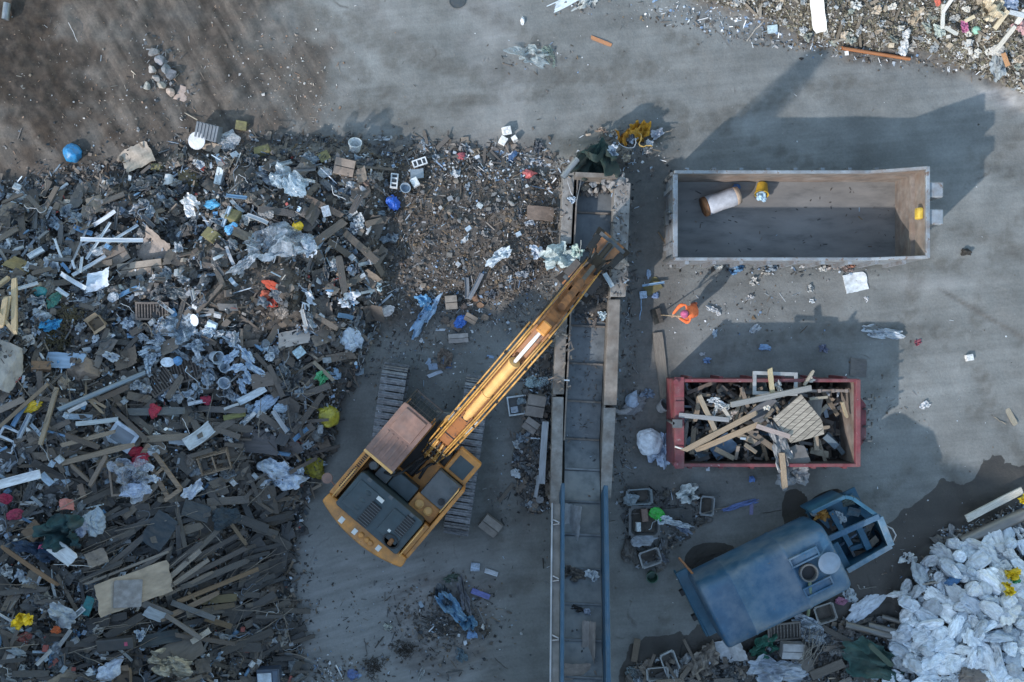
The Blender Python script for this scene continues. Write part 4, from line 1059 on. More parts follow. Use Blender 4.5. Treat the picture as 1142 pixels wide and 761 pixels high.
def v_block(k):
    b = MB(); b.box(-.5, .5, -.5, .5, -.5, .5)
    me = b.mesh('block', .05, 2)
    for v in me.vertices:
        v.co = v.co + Vector((1, 1, 1)) * .05 * mnoise.noise(v.co * 2 + Vector((k * 3, 0, 0)))
    return me


def v_strip(k):                                        # L or U profile, length 1, width 1
    b = MB(); bend = rnd(-.04, .04)
    prof = [(-.5, 0), (.5, 0), (.5, .5), (.42, .5), (.42, .1), (-.5, .1)] if k % 2 else [(-.5, .5), (-.5, 0), (.5, 0), (.5, .5), (.42, .5), (.42, .12), (-.42, .12), (-.42, .5)]
    n = 6; vs = []; fs = []; m = len(prof)
    for i in range(n + 1):
        x = -.5 + i / n
        for (y, z) in prof: vs.append((x, y + bend * 14 * x * x, z))
    for i in range(n):
        for j in range(m): fs.append((i * m + j, i * m + (j + 1) % m, (i + 1) * m + (j + 1) % m, (i + 1) * m + j))
    fs.append(tuple(range(m - 1, -1, -1))); fs.append(tuple(n * m + j for j in range(m)))
    b.add(vs, fs); return b.mesh('strip')


def v_bottle(k):
    X = Matrix.Rotation(R(90), 4, 'Y')
    b = MB(); r = .16; sq = rnd(.6, 1)
    b.lathe([(.05, -.5), (r, -.48), (r * .93, -.2), (r, .0), (r * .93, .1), (r, .22), (.06, .38), (.06, .5), (.0001, .5)], 12, X=Matrix.Translation((0, 0, .12)) @ Matrix.Diagonal((1, 1, sq, 1)) @ X)
    return b.mesh('bottle', smooth=True)


def v_stick(k):
    b = MB(); pts = []; y = 0
    for i in range(7):
        pts.append((-.5 + i / 6, y, rnd(0, .02))); y += rnd(-.02, .02)
    b.tube(pts, [.011] * 6 + [.007], 5); return b.mesh('stick')


def v_pipe(k):
    b = MB(); b.tube([(-.5, 0, 0), (-.2, rnd(-.01, .01), 0), (.2, rnd(-.01, .01), 0), (.5, 0, 0)], .5, 14, cap=False)
    b.tube([(.5, 0, 0), (-.5, 0, 0)], .42, 14, cap=False)
    me = b.mesh('pipe', smooth=True); return me


def v_hose(k):
    pts = []; a = rnd(0, 6.28); x = y = 0
    for i in range(26):
        pts.append((x, y, .02 + .03 * abs(math.sin(i)))); a += rnd(-.55, .65); x += .07 * math.cos(a); y += .07 * math.sin(a)
    cx = sum(p[0] for p in pts) / 26; cy = sum(p[1] for p in pts) / 26; m = max(max(abs(p[0] - cx), abs(p[1] - cy)) for p in pts) * 2
    b = MB(); b.tube([((p[0] - cx) / m, (p[1] - cy) / m, p[2]) for p in pts], .022, 6); return b.mesh('cable', smooth=True)


def v_lid(k):
    b = MB(); b.lathe([(.0001, .0), (.47, .0), (.5, .05), (.5, .09), (.45, .09), (.43, .05), (.0001, .04)], 26); return b.mesh('lid', smooth=False)


def v_bucket(k):
    b = MB(); b.lathe([(.0001, 0), (.38, 0), (.47, .84), (.51, .84), (.51, .92), (.45, .92), (.36, .05), (.0001, .05)], 24); return b.mesh('bucket', smooth=False)


def v_tub(k):
    b = MB()
    def ringv(hx, hy, z, c=.09): return [(hx - c, -hy, z), (hx, -hy + c, z), (hx, hy - c, z), (hx - c, hy, z), (-hx + c, hy, z), (-hx, hy - c, z), (-hx, -hy + c, z), (-hx + c, -hy, z)]
    rs = [ringv(.40, .40, 0), ringv(.46, .46, .42), ringv(.5, .5, .42), ringv(.5, .5, .47), ringv(.43, .43, .47), ringv(.37, .37, .04)]
    vs = [p for r_ in rs for p in r_]; fs = []
    for j in range(5):
        for i in range(8): fs.append((j * 8 + i, j * 8 + (i + 1) % 8, j * 8 + 8 + (i + 1) % 8, j * 8 + 8 + i))
    fs.append(tuple(range(7, -1, -1))); fs.append(tuple(range(40, 48)))
    b.add(vs, fs); return b.mesh('tub')


def v_frame(k):
    b = MB(); t = .11
    b.box(-.5, .5, -.5, -.5 + t, 0, .09); b.box(-.5, .5, .5 - t, .5, 0, .09); b.box(-.5, -.5 + t, -.5 + t + .002, .5 - t - .002, 0, .088); b.box(.5 - t, .5, -.5 + t + .002, .5 - t - .002, 0, .088)
    return b.mesh('frame')


def v_brush(k):
    b = MB()
    for i in range(260):
        a = rnd(0, 6.28); r = .46 * rnd(0, 1) ** .6 * (1 + .3 * math.sin(3 * a + k)); x, y = r * math.cos(a), r * math.sin(a)
        d = Vector((rnd(-1, 1), rnd(-1, 1), rnd(-.1, .6))).normalized() * rnd(.05, .2)
        b.beam((x, y, rnd(0, .1)), Vector((x, y, .05)) + d, .014, .006)
    return b.mesh('brush', fix=False)


MAKE = dict(plank=(v_plank, 14), board=(v_board, 10), card=(v_card, 14), film=(v_film, 14), bag=(v_bag, 16), flatsack=(v_flatsack, 12), ball=(v_ball, 3), stone=(v_stone, 10), block=(v_block, 5), strip=(v_strip, 6), bottle=(v_bottle, 4),
            stick=(v_stick, 5), pipe=(v_pipe, 3), cable=(v_hose, 6), lid=(v_lid, 1), bucket=(v_bucket, 1), tub=(v_tub, 1), frame=(v_frame, 1), brush=(v_brush, 3))
DEFMAT = dict(plank='wood', board='board', card='card', film='sheet', flatsack='sackcloth', ball='plastic', bag='sheet', stone='stone', block='foam', strip='plastic', bottle='plastic', stick='wood', pipe='metal', cable='plastic', lid='plastic',
              bucket='plastic', tub='plastic', frame='wood', brush='brush')


def variant(kind, mt):
    if kind not in VAR: VAR[kind] = [MAKE[kind][0](k) for k in range(MAKE[kind][1])]
    me = VAR[kind][RND.randrange(len(VAR[kind]))]
    key = (me.name, mt)
    if key not in VAR:
        c = me.copy(); c.materials.append(M[mt]); VAR[key] = c
    return VAR[key]


USED = []                                              # (px, py, radius) taken by hand-placed things
LMARK = []                                             # (px, py, phrase) things a label can point at
AUTO = []                                              # things whose label is written at the end


def put(kind, name, px, py, L, W, ang=0, col=(.3, .3, .3), hgt=None, label=None, cat=None, group=None, dz=0.0, tilt=.12, mt=None, mark=None, z=None, rx=0, ry=0, keep=True, follow=.8, parent=None):
    """kind = mesh family; L, W in picture pixels at its place; ang counter-clockwise in the picture"""
    mt = mt or DEFMAT[kind]
    p = G(px, py, dz) if z is None else P(px, py, z)
    if keep and z is None and p.z - dz > .6: p = G(px, py, dz + .1)      # hand-placed things lie on top of the heap
    s_ = (H - p.z) / H / S
    l, w_ = L * s_, W * s_
    hd = dict(plank=.035, board=1.0, card=min(l, w_) * 1.0, film=(l + w_) * .5, flatsack=min(l, w_), ball=min(l, w_), bag=min(l, w_), stone=min(l, w_), block=min(l, w_) * .6, strip=min(w_, .12), bottle=(l + w_) * .6, stick=1.0, pipe=w_,
              cable=(l + w_) * .5, lid=w_ * .8, bucket=w_, tub=w_ * .9, frame=.5, brush=(l + w_) * .5)[kind]
    sz = hd if hgt is None else hgt
    if kind in ('board',) and hgt is None: sz = .8
    me = variant(kind, mt)
    if kind == 'stick': w_ = max(w_ * 14, .4)
    if kind == 'bottle': w_ = l
    o = obj(name, me, None)
    q = Matrix.Identity(3)
    if follow and z is None:
        nrm = slope_at(p).lerp(Vector((0, 0, 1)), 1 - follow).normalized()
        q = Vector((0, 0, 1)).rotation_difference(nrm).to_matrix()
    m3 = q @ Matrix.Rotation(rnd(-tilt, tilt) + rx, 3, 'X') @ Matrix.Rotation(rnd(-tilt, tilt) + ry, 3, 'Y')
    m3 = m3 @ Matrix.Rotation(R(ang), 3, 'Z')
    lift = {'plank': sz * .5, 'pipe': sz * .5, 'block': sz * .42}.get(kind, .01)
    o.matrix_world = Matrix.Translation((p.x, p.y, p.z + lift)) @ m3.to_4x4() @ Matrix.Diagonal((l, w_, sz, 1))
    o.color = (*[max(0, min(1, c)) for c in col], 1)
    tag(o, label, cat or name.replace('_', ' '), group, 'thing')
    if mark: LMARK.append((px, py, mark))
    if keep: USED.append((px, py, .42 * max(min(L, W * 3), 8)))
    return o


def span(kind, name, x0, y0, x1, y1, W, col, label, cat=None, **kw):
    """a long thing from picture point to picture point"""
    L = math.hypot(x1 - x0, y1 - y0); a = math.degrees(math.atan2(-(y1 - y0), x1 - x0))
    return put(kind, name, (x0 + x1) / 2, (y0 + y1) / 2, L, W, a, col, label=label, cat=cat, **kw)
# ================================================================ things placed one by one from the photograph
WH = (.66, .67, .68); PB = (.38, .47, .56); TAN = (.30, .235, .175); TAND = (.20, .155, .12); WOOD = (.22, .175, .135); WOODD = (.105, .085, .07); DARK = (.045, .045, .048)
SLATE = (.052, .062, .072); GREY = (.22, .22, .22); OLIVE = (.19, .165, .075); BLUE = (.03, .15, .42); SKY = (.12, .36, .58); CREAM = (.50, .44, .34); RED = (.42, .05, .05); YEL = (.72, .52, .05)

# ---- dirt slope, upper left
put('pipe', 'metal_drum', 9, 14, 18, 8, 82, (.28, .32, .35), label='small grey drum lying on the brown dirt in the top left corner', cat='drum', mark='grey drum')
span('stick', 'thin_stick', 77, 26, 85, 47, 2, WH, 'thin white stick lying alone on the dark brown dirt', 'stick')
for (x, y, l, w_, a, c) in ((172, 58, 12, 9, 20, GREY), (180, 68, 11, 9, -30, (.3, .3, .32)), (170, 78, 9, 8, 60, (.4, .38, .36)), (186, 79, 15, 10, -60, (.2, .22, .24)), (193, 84, 12, 10, 10, (.17, .18, .2)), (176, 88, 10, 7, -40, (.36, .33, .3)), (165, 96, 9, 8, 30, (.36, .36, .33)), (181, 96, 13, 8, -25, (.42, .38, .32)), (190, 104, 9, 8, 0, (.45, .36, .3))):
    put('stone', 'concrete_chunk', x, y, l * 1.3, w_ * 1.3, a, c, group='broken concrete in the row on the dirt slope'); AUTO.append((bpy.data.objects[-1] if False else C.objects[-1], 'concrete chunk', x, y))
put('board', 'concrete_slab', 199, 103, 29, 17, -18, (.48, .37, .31), hgt=4, label='pinkish broken concrete slab at the lower end of the rubble row', cat='concrete slab', mark='pink concrete slab', mt='stone')
put('ball', 'blue_sack', 83, 171, 23, 22, 0, (.02, .23, .50), hgt=.55, label='bright blue round sack sitting on the dirt at the pile edge', cat='sack', mark='bright blue sack', mt='plastic')
put('card', 'cardboard_sheet', 153, 176, 34, 28, 25, (.44, .37, .30), label='pale beige folded cardboard sheet standing out at the upper pile edge', cat='cardboard', mark='beige cardboard sheet', dz=.1)


def box_appliance():
    p = G(234, 158, .1)
    t = thing('broken_appliance', 'broken appliance with a grey ribbed back and white round drum, on beige cardboard', 'appliance', p, R(-15), rot=(.15, -.1, R(-15)))
    b = MB(); b.box(-.34, .30, .02, .46, .0, .30)
    for k in range(6): b.box(-.32 + k * .1, -.27 + k * .1, .04, .44, .301, .325)
    b.build('housing', M['plastic'], t, col=(.16, .18, .2))
    b = MB(); b.lathe([(.0001, .02), (.14, .02), (.17, .22), (.24, .22), (.24, .26), (.15, .27)], 26, X=Matrix.Translation((-.24, -.06, .04))); b.build('drum', M['plastic'], t, col=WH)
    b = MB(); b.prism([(-.3, -.22), (.28, -.34), (.36, -.02), (-.22, -.0)], -.02, .02); b.build('panel', M['card'], t, col=(.42, .35, .28))
    USED.append((234, 158, 22)); LMARK.append((230, 158, 'broken appliance'))


box_appliance()
put('bag', 'plastic_bag', 254, 159, 17, 22, 80, (.6, .63, .66), label='translucent white bag leaning on the broken appliance', cat='bag', mt='film')
for (x, y, l, w_, a, h_) in ((270, 141, 12, 10, -8, .2), (294, 171, 17, 12, 14, .25), (363, 177, 12, 12, 30, .22), (177, 188, 12, 7, -5, .2), (238, 264, 20, 13, -35, .25), (262, 243, 14, 14, 70, .25)):
    put('block', 'foam_block', x, y, l, w_, a, (.20, .185, .085), hgt=h_, group='olive foam blocks along the upper pile'); AUTO.append((C.objects[-1], 'olive foam block', x, y))
put('card', 'foam_sheet', 214, 199, 31, 22, 12, (.17, .13, .065), label='olive brown bent sheet below the broken appliance', cat='foam sheet', mark='olive bent sheet', dz=.12)
put('bucket', 'plastic_bucket', 189, 196, 12, 12, 160, WH, hgt=.36, rx=1.35, label='white bucket tipped on its side above the olive bent sheet', cat='bucket', dz=.12)
put('block', 'foam_block', 246, 197, 9, 19, -18, (.6, .68, .72), label='pale upright foam block among dark scrap below the appliance', cat='foam')
put('film', 'plastic_sheet', 213, 229, 28, 16, -50, (.78, .78, .78), label='white twisted plastic scrap, the brightest of the upper pile', cat='plastic scrap', mark='white twisted scrap', dz=.25, mt='sheet')
put('bag', 'plastic_bag', 237, 229, 15, 12, 10, (.10, .42, .68), label='small light blue crumpled bag right of the white twisted scrap', cat='bag', mark='light blue bag')
put('bag', 'plastic_bag', 259, 256, 13, 11, 30, (.12, .40, .70), label='small vivid blue bag above the big clear sheet', cat='bag')
put('film', 'paper_scrap', 277, 246, 18, 15, 40, (.62, .6, .56), label='crumpled pale paper above the left end of the big clear sheet', cat='paper')
put('film', 'clear_sheet', 312, 275, 78, 44, 14, (.42, .50, .58), label='largest clear plastic sheet, spread over the brown middle of the pile', cat='plastic sheet', mark='big clear sheet', dz=.25, mt='film', hgt=1.2)
put('film', 'clear_sheet', 271, 297, 34, 12, 38, (.55, .62, .7), label='narrow twisted tail of clear plastic below the big clear sheet', cat='plastic sheet', dz=.2, mt='film')
put('film', 'clear_sheet', 345, 277, 16, 26, 5, (.66, .72, .8), label='crumpled bright end of clear plastic right of the big clear sheet', cat='plastic sheet', dz=.3, mt='sheet')
put('ball', 'yellow_float', 332, 252, 14, 14, 0, (.80, .55, .02), hgt=.3, label='small round yellow float just above the big clear sheet', cat='float', mark='yellow float', dz=.15)
for (x, y, l, w_, a, c) in ((303, 318, 16, 9, -20, (.46, .07, .035)), (296, 328, 9, 11, 30, (.50, .12, .07)), (304, 338, 14, 10, 0, (.38, .05, .03))):
    put('bag', 'red_rag', x, y, l, w_, a, c, group='red rags below the big clear sheet', mt='cloth'); AUTO.append((C.objects[-1], 'orange-red rag', x, y))
LMARK.append((302, 326, 'orange-red rags'))
put('film', 'grey_rag', 308, 329, 16, 10, -30, (.2, .22, .24), label='grey rag lying across the orange-red rags', cat='rag', mt='cloth', dz=.2)
put('film', 'plastic_sheet', 322, 206, 42, 30, -30, (.42, .54, .64), label='pale blue crumpled film bundle above the big clear sheet', cat='plastic sheet', mark='pale blue film bundle', dz=.25, mt='film', hgt=1.4)
put('bag', 'plastic_bag', 330, 212, 22, 20, 40, (.40, .55, .68), label='bluish shiny bag at the lower end of the pale blue film bundle', cat='bag', dz=.1, mt='film')
put('bucket', 'plastic_bucket', 396, 167, 15, 15, 0, (.72, .76, .78), hgt=.3, label='white open bucket at the upper pile edge beside the bare ground', cat='bucket', mark='white open bucket', dz=.1)


def carton(px, py, L, W, ang, col, label, h=.22, mark=None, open_=False, tl=(.1, .08), dz=.08, name='cardboard_box', cat='box'):
    p = G(px, py, dz); s_ = (H - p.z) / H / S; l, w_ = L * s_, W * s_
    t = thing(name, label, cat, p, R(ang), rot=(tl[0], tl[1], R(ang)))
    b = MB(); th = .012
    if open_:
        b.box(-l / 2, l / 2, -w_ / 2, w_ / 2, 0, th); b.box(-l / 2, l / 2, -w_ / 2, -w_ / 2 + th, th, h); b.box(-l / 2, l / 2, w_ / 2 - th, w_ / 2, th, h); b.box(-l / 2, -l / 2 + th, -w_ / 2 + th, w_ / 2 - th, th, h); b.box(l / 2 - th, l / 2, -w_ / 2 + th, w_ / 2 - th, th, h)
    else: b.box(-l / 2, l / 2, -w_ / 2, w_ / 2, 0, h)
    b.build('body', M['card'], t, col=col, bevel=.006 if not open_ else 0)
    c2 = [min(1, c * 1.15) for c in col]
    for s2 in (-1, 1):
        f = MB(); a = rnd(.2, 1.0) if open_ else -rnd(.02, .1)
        y0 = s2 * w_ / 2; y1 = s2 * (w_ / 2 + (w_ * .45 * math.cos(a) if open_ else -w_ * .47)); z1 = h + (w_ * .45 * math.sin(a) if open_ else rnd(.01, .04))
        f.beam((-l / 2, (y0 + y1) / 2, (h + z1) / 2 + .008), (l / 2, (y0 + y1) / 2, (h + z1) / 2 + .008), math.hypot(y1 - y0, z1 - h), .01, up=Vector((0, -(z1 - h), (y1 - y0))).normalized() * (1 if y1 > y0 else -1))
        f.build('flap', M['card'], t, col=c2)
    USED.append((px, py, .4 * min(L, W)))
    if mark: LMARK.append((px, py, mark))
    return t


carton(385, 187, 22, 18, -12, (.24, .19, .155), 'grey-brown closed carton just below the white open bucket', mark='grey-brown carton')
put('cable', 'cable_loop', 376, 217, 18, 22, 10, WH, label='white cable loop in the dark part of the pile right of centre', cat='cable', dz=.2, mark='white cable loop')
put('block', 'foam_block', 364, 236, 9, 12, 15, (.72, .74, .78), hgt=.12, label='small bright white foam piece above the crossed dark planks', cat='foam', dz=.2)
for (x0, y0, x1, y1, w_, c, lb) in ((338, 219, 382, 241, 7, (.13, .10, .08), 'brown plank pointing at the white cable loop from the left'), (352, 272, 384, 246, 9, (.16, .13, .105), 'thick brown plank with a split end right of the yellow float'),
                                     (384, 259, 420, 292, 8, (.14, .115, .095), 'long brown plank slanting down and right beside the split plank'), (366, 270, 398, 290, 7, (.10, .085, .07), 'dark plank under the long brown slanting plank'), (376, 240, 388, 262, 5, (.09, .075, .06), 'short dark plank crossing above the split plank')):
    span('plank', 'wood_plank', x0, y0, x1, y1, w_, c, lb, 'plank', dz=.2, tilt=.05, group='planks in the brown middle of the pile')
LMARK.append((368, 262, 'crossed brown planks'))
put('board', 'broken_board', 328, 377, 36, 18, 10, (.56, .50, .45), label='pale broken board lying on brown soil left of the white-blue bag', cat='board', mark='pale broken board', dz=.15)
put('block', 'foam_block', 334, 393, 12, 10, 35, (.52, .72, .82), hgt=.1, label='small pale blue square below the pale broken board', cat='foam', mark='pale blue square', dz=.15)
put('bag', 'plastic_bag', 390, 380, 28, 24, -25, (.52, .62, .74), label='white-blue square bag near the pile edge above the excavator track', cat='bag', mark='white-blue square bag', dz=.05)
put('film', 'plastic_sheet', 388, 334, 26, 14, 15, (.66, .70, .76), label='white torn plastic above the white-blue square bag', cat='plastic scrap', dz=.12)
put('film', 'plastic_sheet', 342, 328, 26, 9, -40, (.66, .72, .80), label='white narrow crumpled strip right of the orange-red rags', cat='plastic scrap', dz=.2, mark='white crumpled strip')
put('film', 'plastic_sheet', 418, 321, 15, 12, 20, (.60, .74, .78), label='pale mint scrap on the dark litter above the excavator', cat='plastic scrap', dz=.1)
put('bag', 'plastic_bag', 430, 347, 12, 10, 15, (.70, .66, .66), label='small white bag with a reddish edge by the upper end of the rod', cat='bag')
span('stick', 'thin_rod', 422, 356, 401, 420, 3, (.45, .47, .5), 'long thin grey rod leaning out of the pile towards the excavator track', 'rod', dz=.1, mark='thin grey rod')
span('plank', 'wood_plank', 329, 417, 361, 398, 4, (.20, .165, .13), 'thin pale lath crossing another below the pale blue square', 'plank', dz=.2); span('plank', 'wood_plank', 350, 403, 372, 425, 4, (.30, .26, .20), 'thin light lath slanting down beside the green wrapper', 'plank', dz=.24)
put('film', 'green_wrapper', 359, 420, 13, 17, -40, (.08, .38, .17), label='green and white wrapper below the crossed laths', cat='wrapper', dz=.2, mark='green wrapper')
put('bag', 'plastic_bag', 372, 415, 17, 14, -40, (.35, .52, .70), label='light blue bag right of the green wrapper', cat='bag')
put('ball', 'yellow_sack', 365, 464, 27, 25, 0, (.52, .46, .06), hgt=.52, label='round yellow sack tied with green at the pile edge left of the excavator', cat='sack', mark='round yellow sack', mt='plastic')
put('bag', 'crumpled_foam', 351, 520, 19, 24, 60, (.30, .27, .03), label='yellow-olive crumpled lump near the excavator cab, below the round yellow sack', cat='foam', mark='yellow-olive lump', mt='foam')
put('film', 'white_bag', 314, 530, 46, 32, -12, (.62, .70, .80), label='white crumpled bag, the largest in the lower pile, left of the excavator', cat='bag', mark='large white bag', dz=.25, mt='sheet', hgt=.9)
put('board', 'dark_board', 286, 492, 46, 30, -8, (.12, .115, .12), label='wide dark grey board above the large white bag', cat='board', mark='wide dark board', dz=.1)
put('board', 'dark_board', 325, 501, 22, 18, 30, (.15, .14, .14), label='square grey board right of the wide dark board', cat='board', dz=.15)
put('board', 'white_board', 341, 498, 20, 9, 30, (.42, .52, .6), label='pale tapered board beside the square grey board', cat='board', dz=.15)
put('block', 'carton_block', 361, 493, 13, 13, 20, (.17, .14, .115), label='brown squashed carton below the round yellow sack', cat='box')


def slat_crate(px, py, L, W, ang, col, label, h=.3, n=4, mark=None, tl=(.15, .1), dz=.15):
    p = G(px, py, dz); s_ = (H - p.z) / H / S; l, w_ = L * s_, W * s_
    t = thing('wooden_crate', label, 'crate', p, R(ang), rot=(tl[0], tl[1], R(ang)))
    for sx in (-1, 1):
        for sy in (-1, 1):
            b = MB(); b.box(sx * l / 2 - .02, sx * l / 2 + .02, sy * w_ / 2 - .02, sy * w_ / 2 + .02, 0, h); b.build('post', M['wood'], t, col=col)
    for k in range(n):
        z = .03 + k * (h - .05) / (n - 1)
        for sy in (-1, 1):
            b = MB(); b.box(-l / 2 + .021, l / 2 - .021, sy * w_ / 2 - .012, sy * w_ / 2 + .012, z - .014, z + .014); b.build('rail', M['wood'], t, col=col)
        for sx in (-1, 1):
            b = MB(); b.box(sx * l / 2 - .012, sx * l / 2 + .012, -w_ / 2 + .021, w_ / 2 - .021, z - .014, z + .014); b.build('rail', M['wood'], t, col=col)
    for k in range(5):
        y = -w_ / 2 + w_ * (k + .5) / 5; b = MB(); b.box(-l / 2 + .03, l / 2 - .03, y - .03, y + .03, .0, .012); b.build('slat', M['wood'], t, col=[c * .6 for c in col])
    b = MB(); b.box(-.018, .018, -w_ / 2 + .022, w_ / 2 - .022, h - .03, h); b.build('cross_rail', M['wood'], t, col=col)
    USED.append((px, py, .45 * min(L, W)))
    if mark: LMARK.append((px, py, mark))


slat_crate(240, 511, 32, 20, 14, (.27, .20, .14), 'small open slatted wooden crate in the middle of the lower pile', mark='slatted crate', tl=(.35, .12), h=.36)


def louvre(px, py, L, W, ang, col, label, mark=None, tl=(.1, .1), n=10):
    p = G(px, py, .18); s_ = (H - p.z) / H / S; l, w_ = L * s_, W * s_
    t = thing('louvre_screen', label, 'panel', p, R(ang), rot=(tl[0], tl[1], R(ang)))
    b = MB(); e = .05
    b.box(-l / 2, l / 2, -w_ / 2, -w_ / 2 + e, 0, .05); b.box(-l / 2, l / 2, w_ / 2 - e, w_ / 2, 0, .05); b.box(-l / 2, -l / 2 + e, -w_ / 2 + e, w_ / 2 - e, 0, .05); b.box(l / 2 - e, l / 2, -w_ / 2 + e, w_ / 2 - e, 0, .05)
    b.build('frame', M['wood'], t, col=col)
    b = MB(); b.box(-l / 2 + e, l / 2 - e, -w_ / 2 + e, w_ / 2 - e, -.02, -.005); b.build('backing', M['board'], t, col=[c * .4 for c in col])
    b = MB()
    for k in range(n): x = -l / 2 + e + (l - 2 * e) * (k + .5) / n; b.box(x - .014, x + .014, -w_ / 2 + e + .003, w_ / 2 - e - .003, .0, .035)
    b.build('slats', M['wood'], t, col=col)
    USED.append((px, py, .4 * min(L, W)))
    if mark: LMARK.append((px, py, mark))


louvre(170, 347, 36, 20, 0, (.15, .125, .11), 'brown slatted basket panel under bits of white wire', mark='slatted basket panel')
louvre(210, 411, 38, 28, 15, (.14, .115, .10), 'dark brown slatted drawer front below two white oval lids', mark='slatted drawer front')
louvre(178, 425, 30, 26, 35, (.10, .085, .075), 'dark broken slatted panel left of the slatted drawer front', n=8)
# ---- white strips
for (x0, y0, x1, y1, w_, lb) in ((58, 265, 72, 290, 4, 'white plastic strip lying alone left of the strip bundle'), (92, 271, 158, 266, 6, 'longest white strip, lying level across the strip bundle'), (101, 292, 120, 246, 4, 'white strip crossing the longest strip, pointing up'),
                             (104, 252, 130, 236, 6, 'wide white strip at the top right of the bundle'), (86, 306, 97, 232, 3, 'thin grey-white strip, steepest of the bundle'), (84, 310, 116, 284, 5, 'white strip below the longest strip, slanting up'), (80, 290, 84, 300, 4, 'short white strip end at the left of the bundle'),
                             (66, 305, 98, 323, 7, 'white strip with a bent end below the bundle'), (93, 275, 122, 256, 3, 'thin pale strip inside the bundle'), (122, 275, 152, 249, 4, 'white strip at the right end of the longest strip'), (90, 285, 92, 306, 4, 'short upright white strip at the foot of the bundle'),
                             (63, 322, 76, 331, 6, 'short wide white strip under the bent strip'), (22, 325, 41, 314, 5, 'pale curved strip left of the teal bag'), (34, 289, 47, 277, 10, 'pale grey board end at the left above the timber')):
    span('strip', 'plastic_strip', x0, y0, x1, y1, w_ * .72, (.62, .68, .74) if w_ > 3 else (.42, .45, .5), lb, 'plastic strip', dz=.35, tilt=.1, group='white plastic strips in the upper left pile')
LMARK.append((108, 270, 'white strip bundle'))
put('card', 'plastic_shell', 111, 312, 30, 20, 14, (.60, .68, .78), label='white curved panel at the foot of the white strip bundle', cat='panel', dz=.3, mark='white curved panel', mt='plastic')
put('card', 'cardboard_sheet', 172, 277, 40, 32, 60, (.32, .27, .235), label='large beige cardboard standing bent, right of the white strips', cat='cardboard', dz=.25, mark='bent beige cardboard')
carton(158, 299, 48, 15, 8, (.33, .27, .215), 'long flat cardboard box below the bent beige cardboard', h=.16, mark='long flat box')
carton(130, 286, 26, 19, 30, (.22, .18, .15), 'brown flattened carton left of the long flat box', h=.08)
carton(110, 361, 15, 13, 35, (.36, .27, .185), 'small open brown carton among pipes in the upper left pile', h=.25, open_=True, mark='small open carton', dz=.2)
put('cable', 'white_wire', 143, 343, 16, 18, 0, WH, label='coiled white wire loop left of the slatted basket panel', cat='wire', dz=.25, mark='white wire coil')
put('cable', 'white_wire', 131, 357, 14, 12, 40, WH, label='small tangle of white wire right of the small open carton', cat='wire', dz=.25)
put('ball', 'teal_bag', 45, 327, 15, 13, 10, (.02, .22, .26), label='round teal bag left of the dry brush', cat='bag', mark='round teal bag')
put('bag', 'green_bag', 61, 335, 14, 11, 60, (.02, .15, .12), label='dark green bag right of the round teal bag', cat='bag')
put('film', 'blue_cloth', 57, 362, 20, 14, 20, (.05, .30, .55), label='blue crumpled cloth lying in the dry brush', cat='cloth', dz=.35, mark='blue cloth', mt='cloth')
for (x, y, l, w_, lb) in ((66, 378, 46, 38, 'largest clump of dry olive brush, left in the upper pile'), (80, 352, 30, 24, 'smaller dry brush clump above the largest one'), (48, 376, 24, 22, 'small dry brush clump beside the grey boulder')):
    put('brush', 'dry_brush', x, y, l, w_, rnd(0, 90), (.13, .105, .055), label=lb, cat='brush', dz=.15, mark='dry brush' if l > 40 else None, hgt=.8)
put('board', 'foam_board', 72, 402, 46, 18, -4, (.36, .50, .66), label='light blue torn board below the dry brush', cat='board', dz=.15, mark='light blue torn board', hgt=2)
put('block', 'foam_block', 33, 379, 12, 11, 10, (.5, .5, .5), label='pale block with a brown side above the light blue torn board', cat='foam', dz=.1); put('block', 'brown_block', 47, 409, 20, 11, 8, (.22, .14, .09), label='brown split block between the two boulders', cat='block', dz=.1)
put('stone', 'grey_boulder', 13, 410, 52, 68, 20, (.40, .37, .33), hgt=1.05, label='large pale grey boulder cut by the left edge', cat='boulder', mark='grey boulder', dz=-.1)
put('stone', 'brown_boulder', 98, 414, 54, 36, 10, (.22, .17, .135), hgt=.7, label='flat brown boulder right of the light blue torn board', cat='boulder', mark='brown boulder', dz=-.05)
put('card', 'cardboard_sheet', 145, 400, 32, 20, 15, (.15, .12, .095), label='brown cardboard right of the brown boulder', cat='cardboard', dz=.15)
put('bag', 'yellow_bag', 37, 452, 17, 12, 15, (.80, .56, .03), label='bright yellow crumpled bag below the grey boulder', cat='bag', mark='bright yellow bag', dz=.2)
# ---- sunlit timber
for (x0, y0, x1, y1, w_, lb) in ((11, 307, 23, 374, 6, 'longest sunlit timber, standing steep at the left edge'), (-2, 348, 18, 372, 4, 'sunlit thin timber leaning down to the grey boulder'), (4, 330, 6, 366, 6, 'thick sunlit timber left of the longest one'), (-3, 322, 10, 309, 5, 'short sunlit timber slanting at the left edge'), (10, 330, 9, 358, 4, 'thin sunlit timber between two thicker ones')):
    span('plank', 'timber', x0, y0, x1, y1, w_, (.50, .39, .24), lb, 'timber', dz=.55, tilt=.1, group='sunlit timbers at the left edge', hgt=.08)
LMARK.append((8, 340, 'sunlit timbers'))
put('card', 'bent_board', 22, 293, 20, 30, 70, (.24, .19, .09), label='ochre bent board above the sunlit timbers', cat='board', dz=.35, mark='ochre bent board')
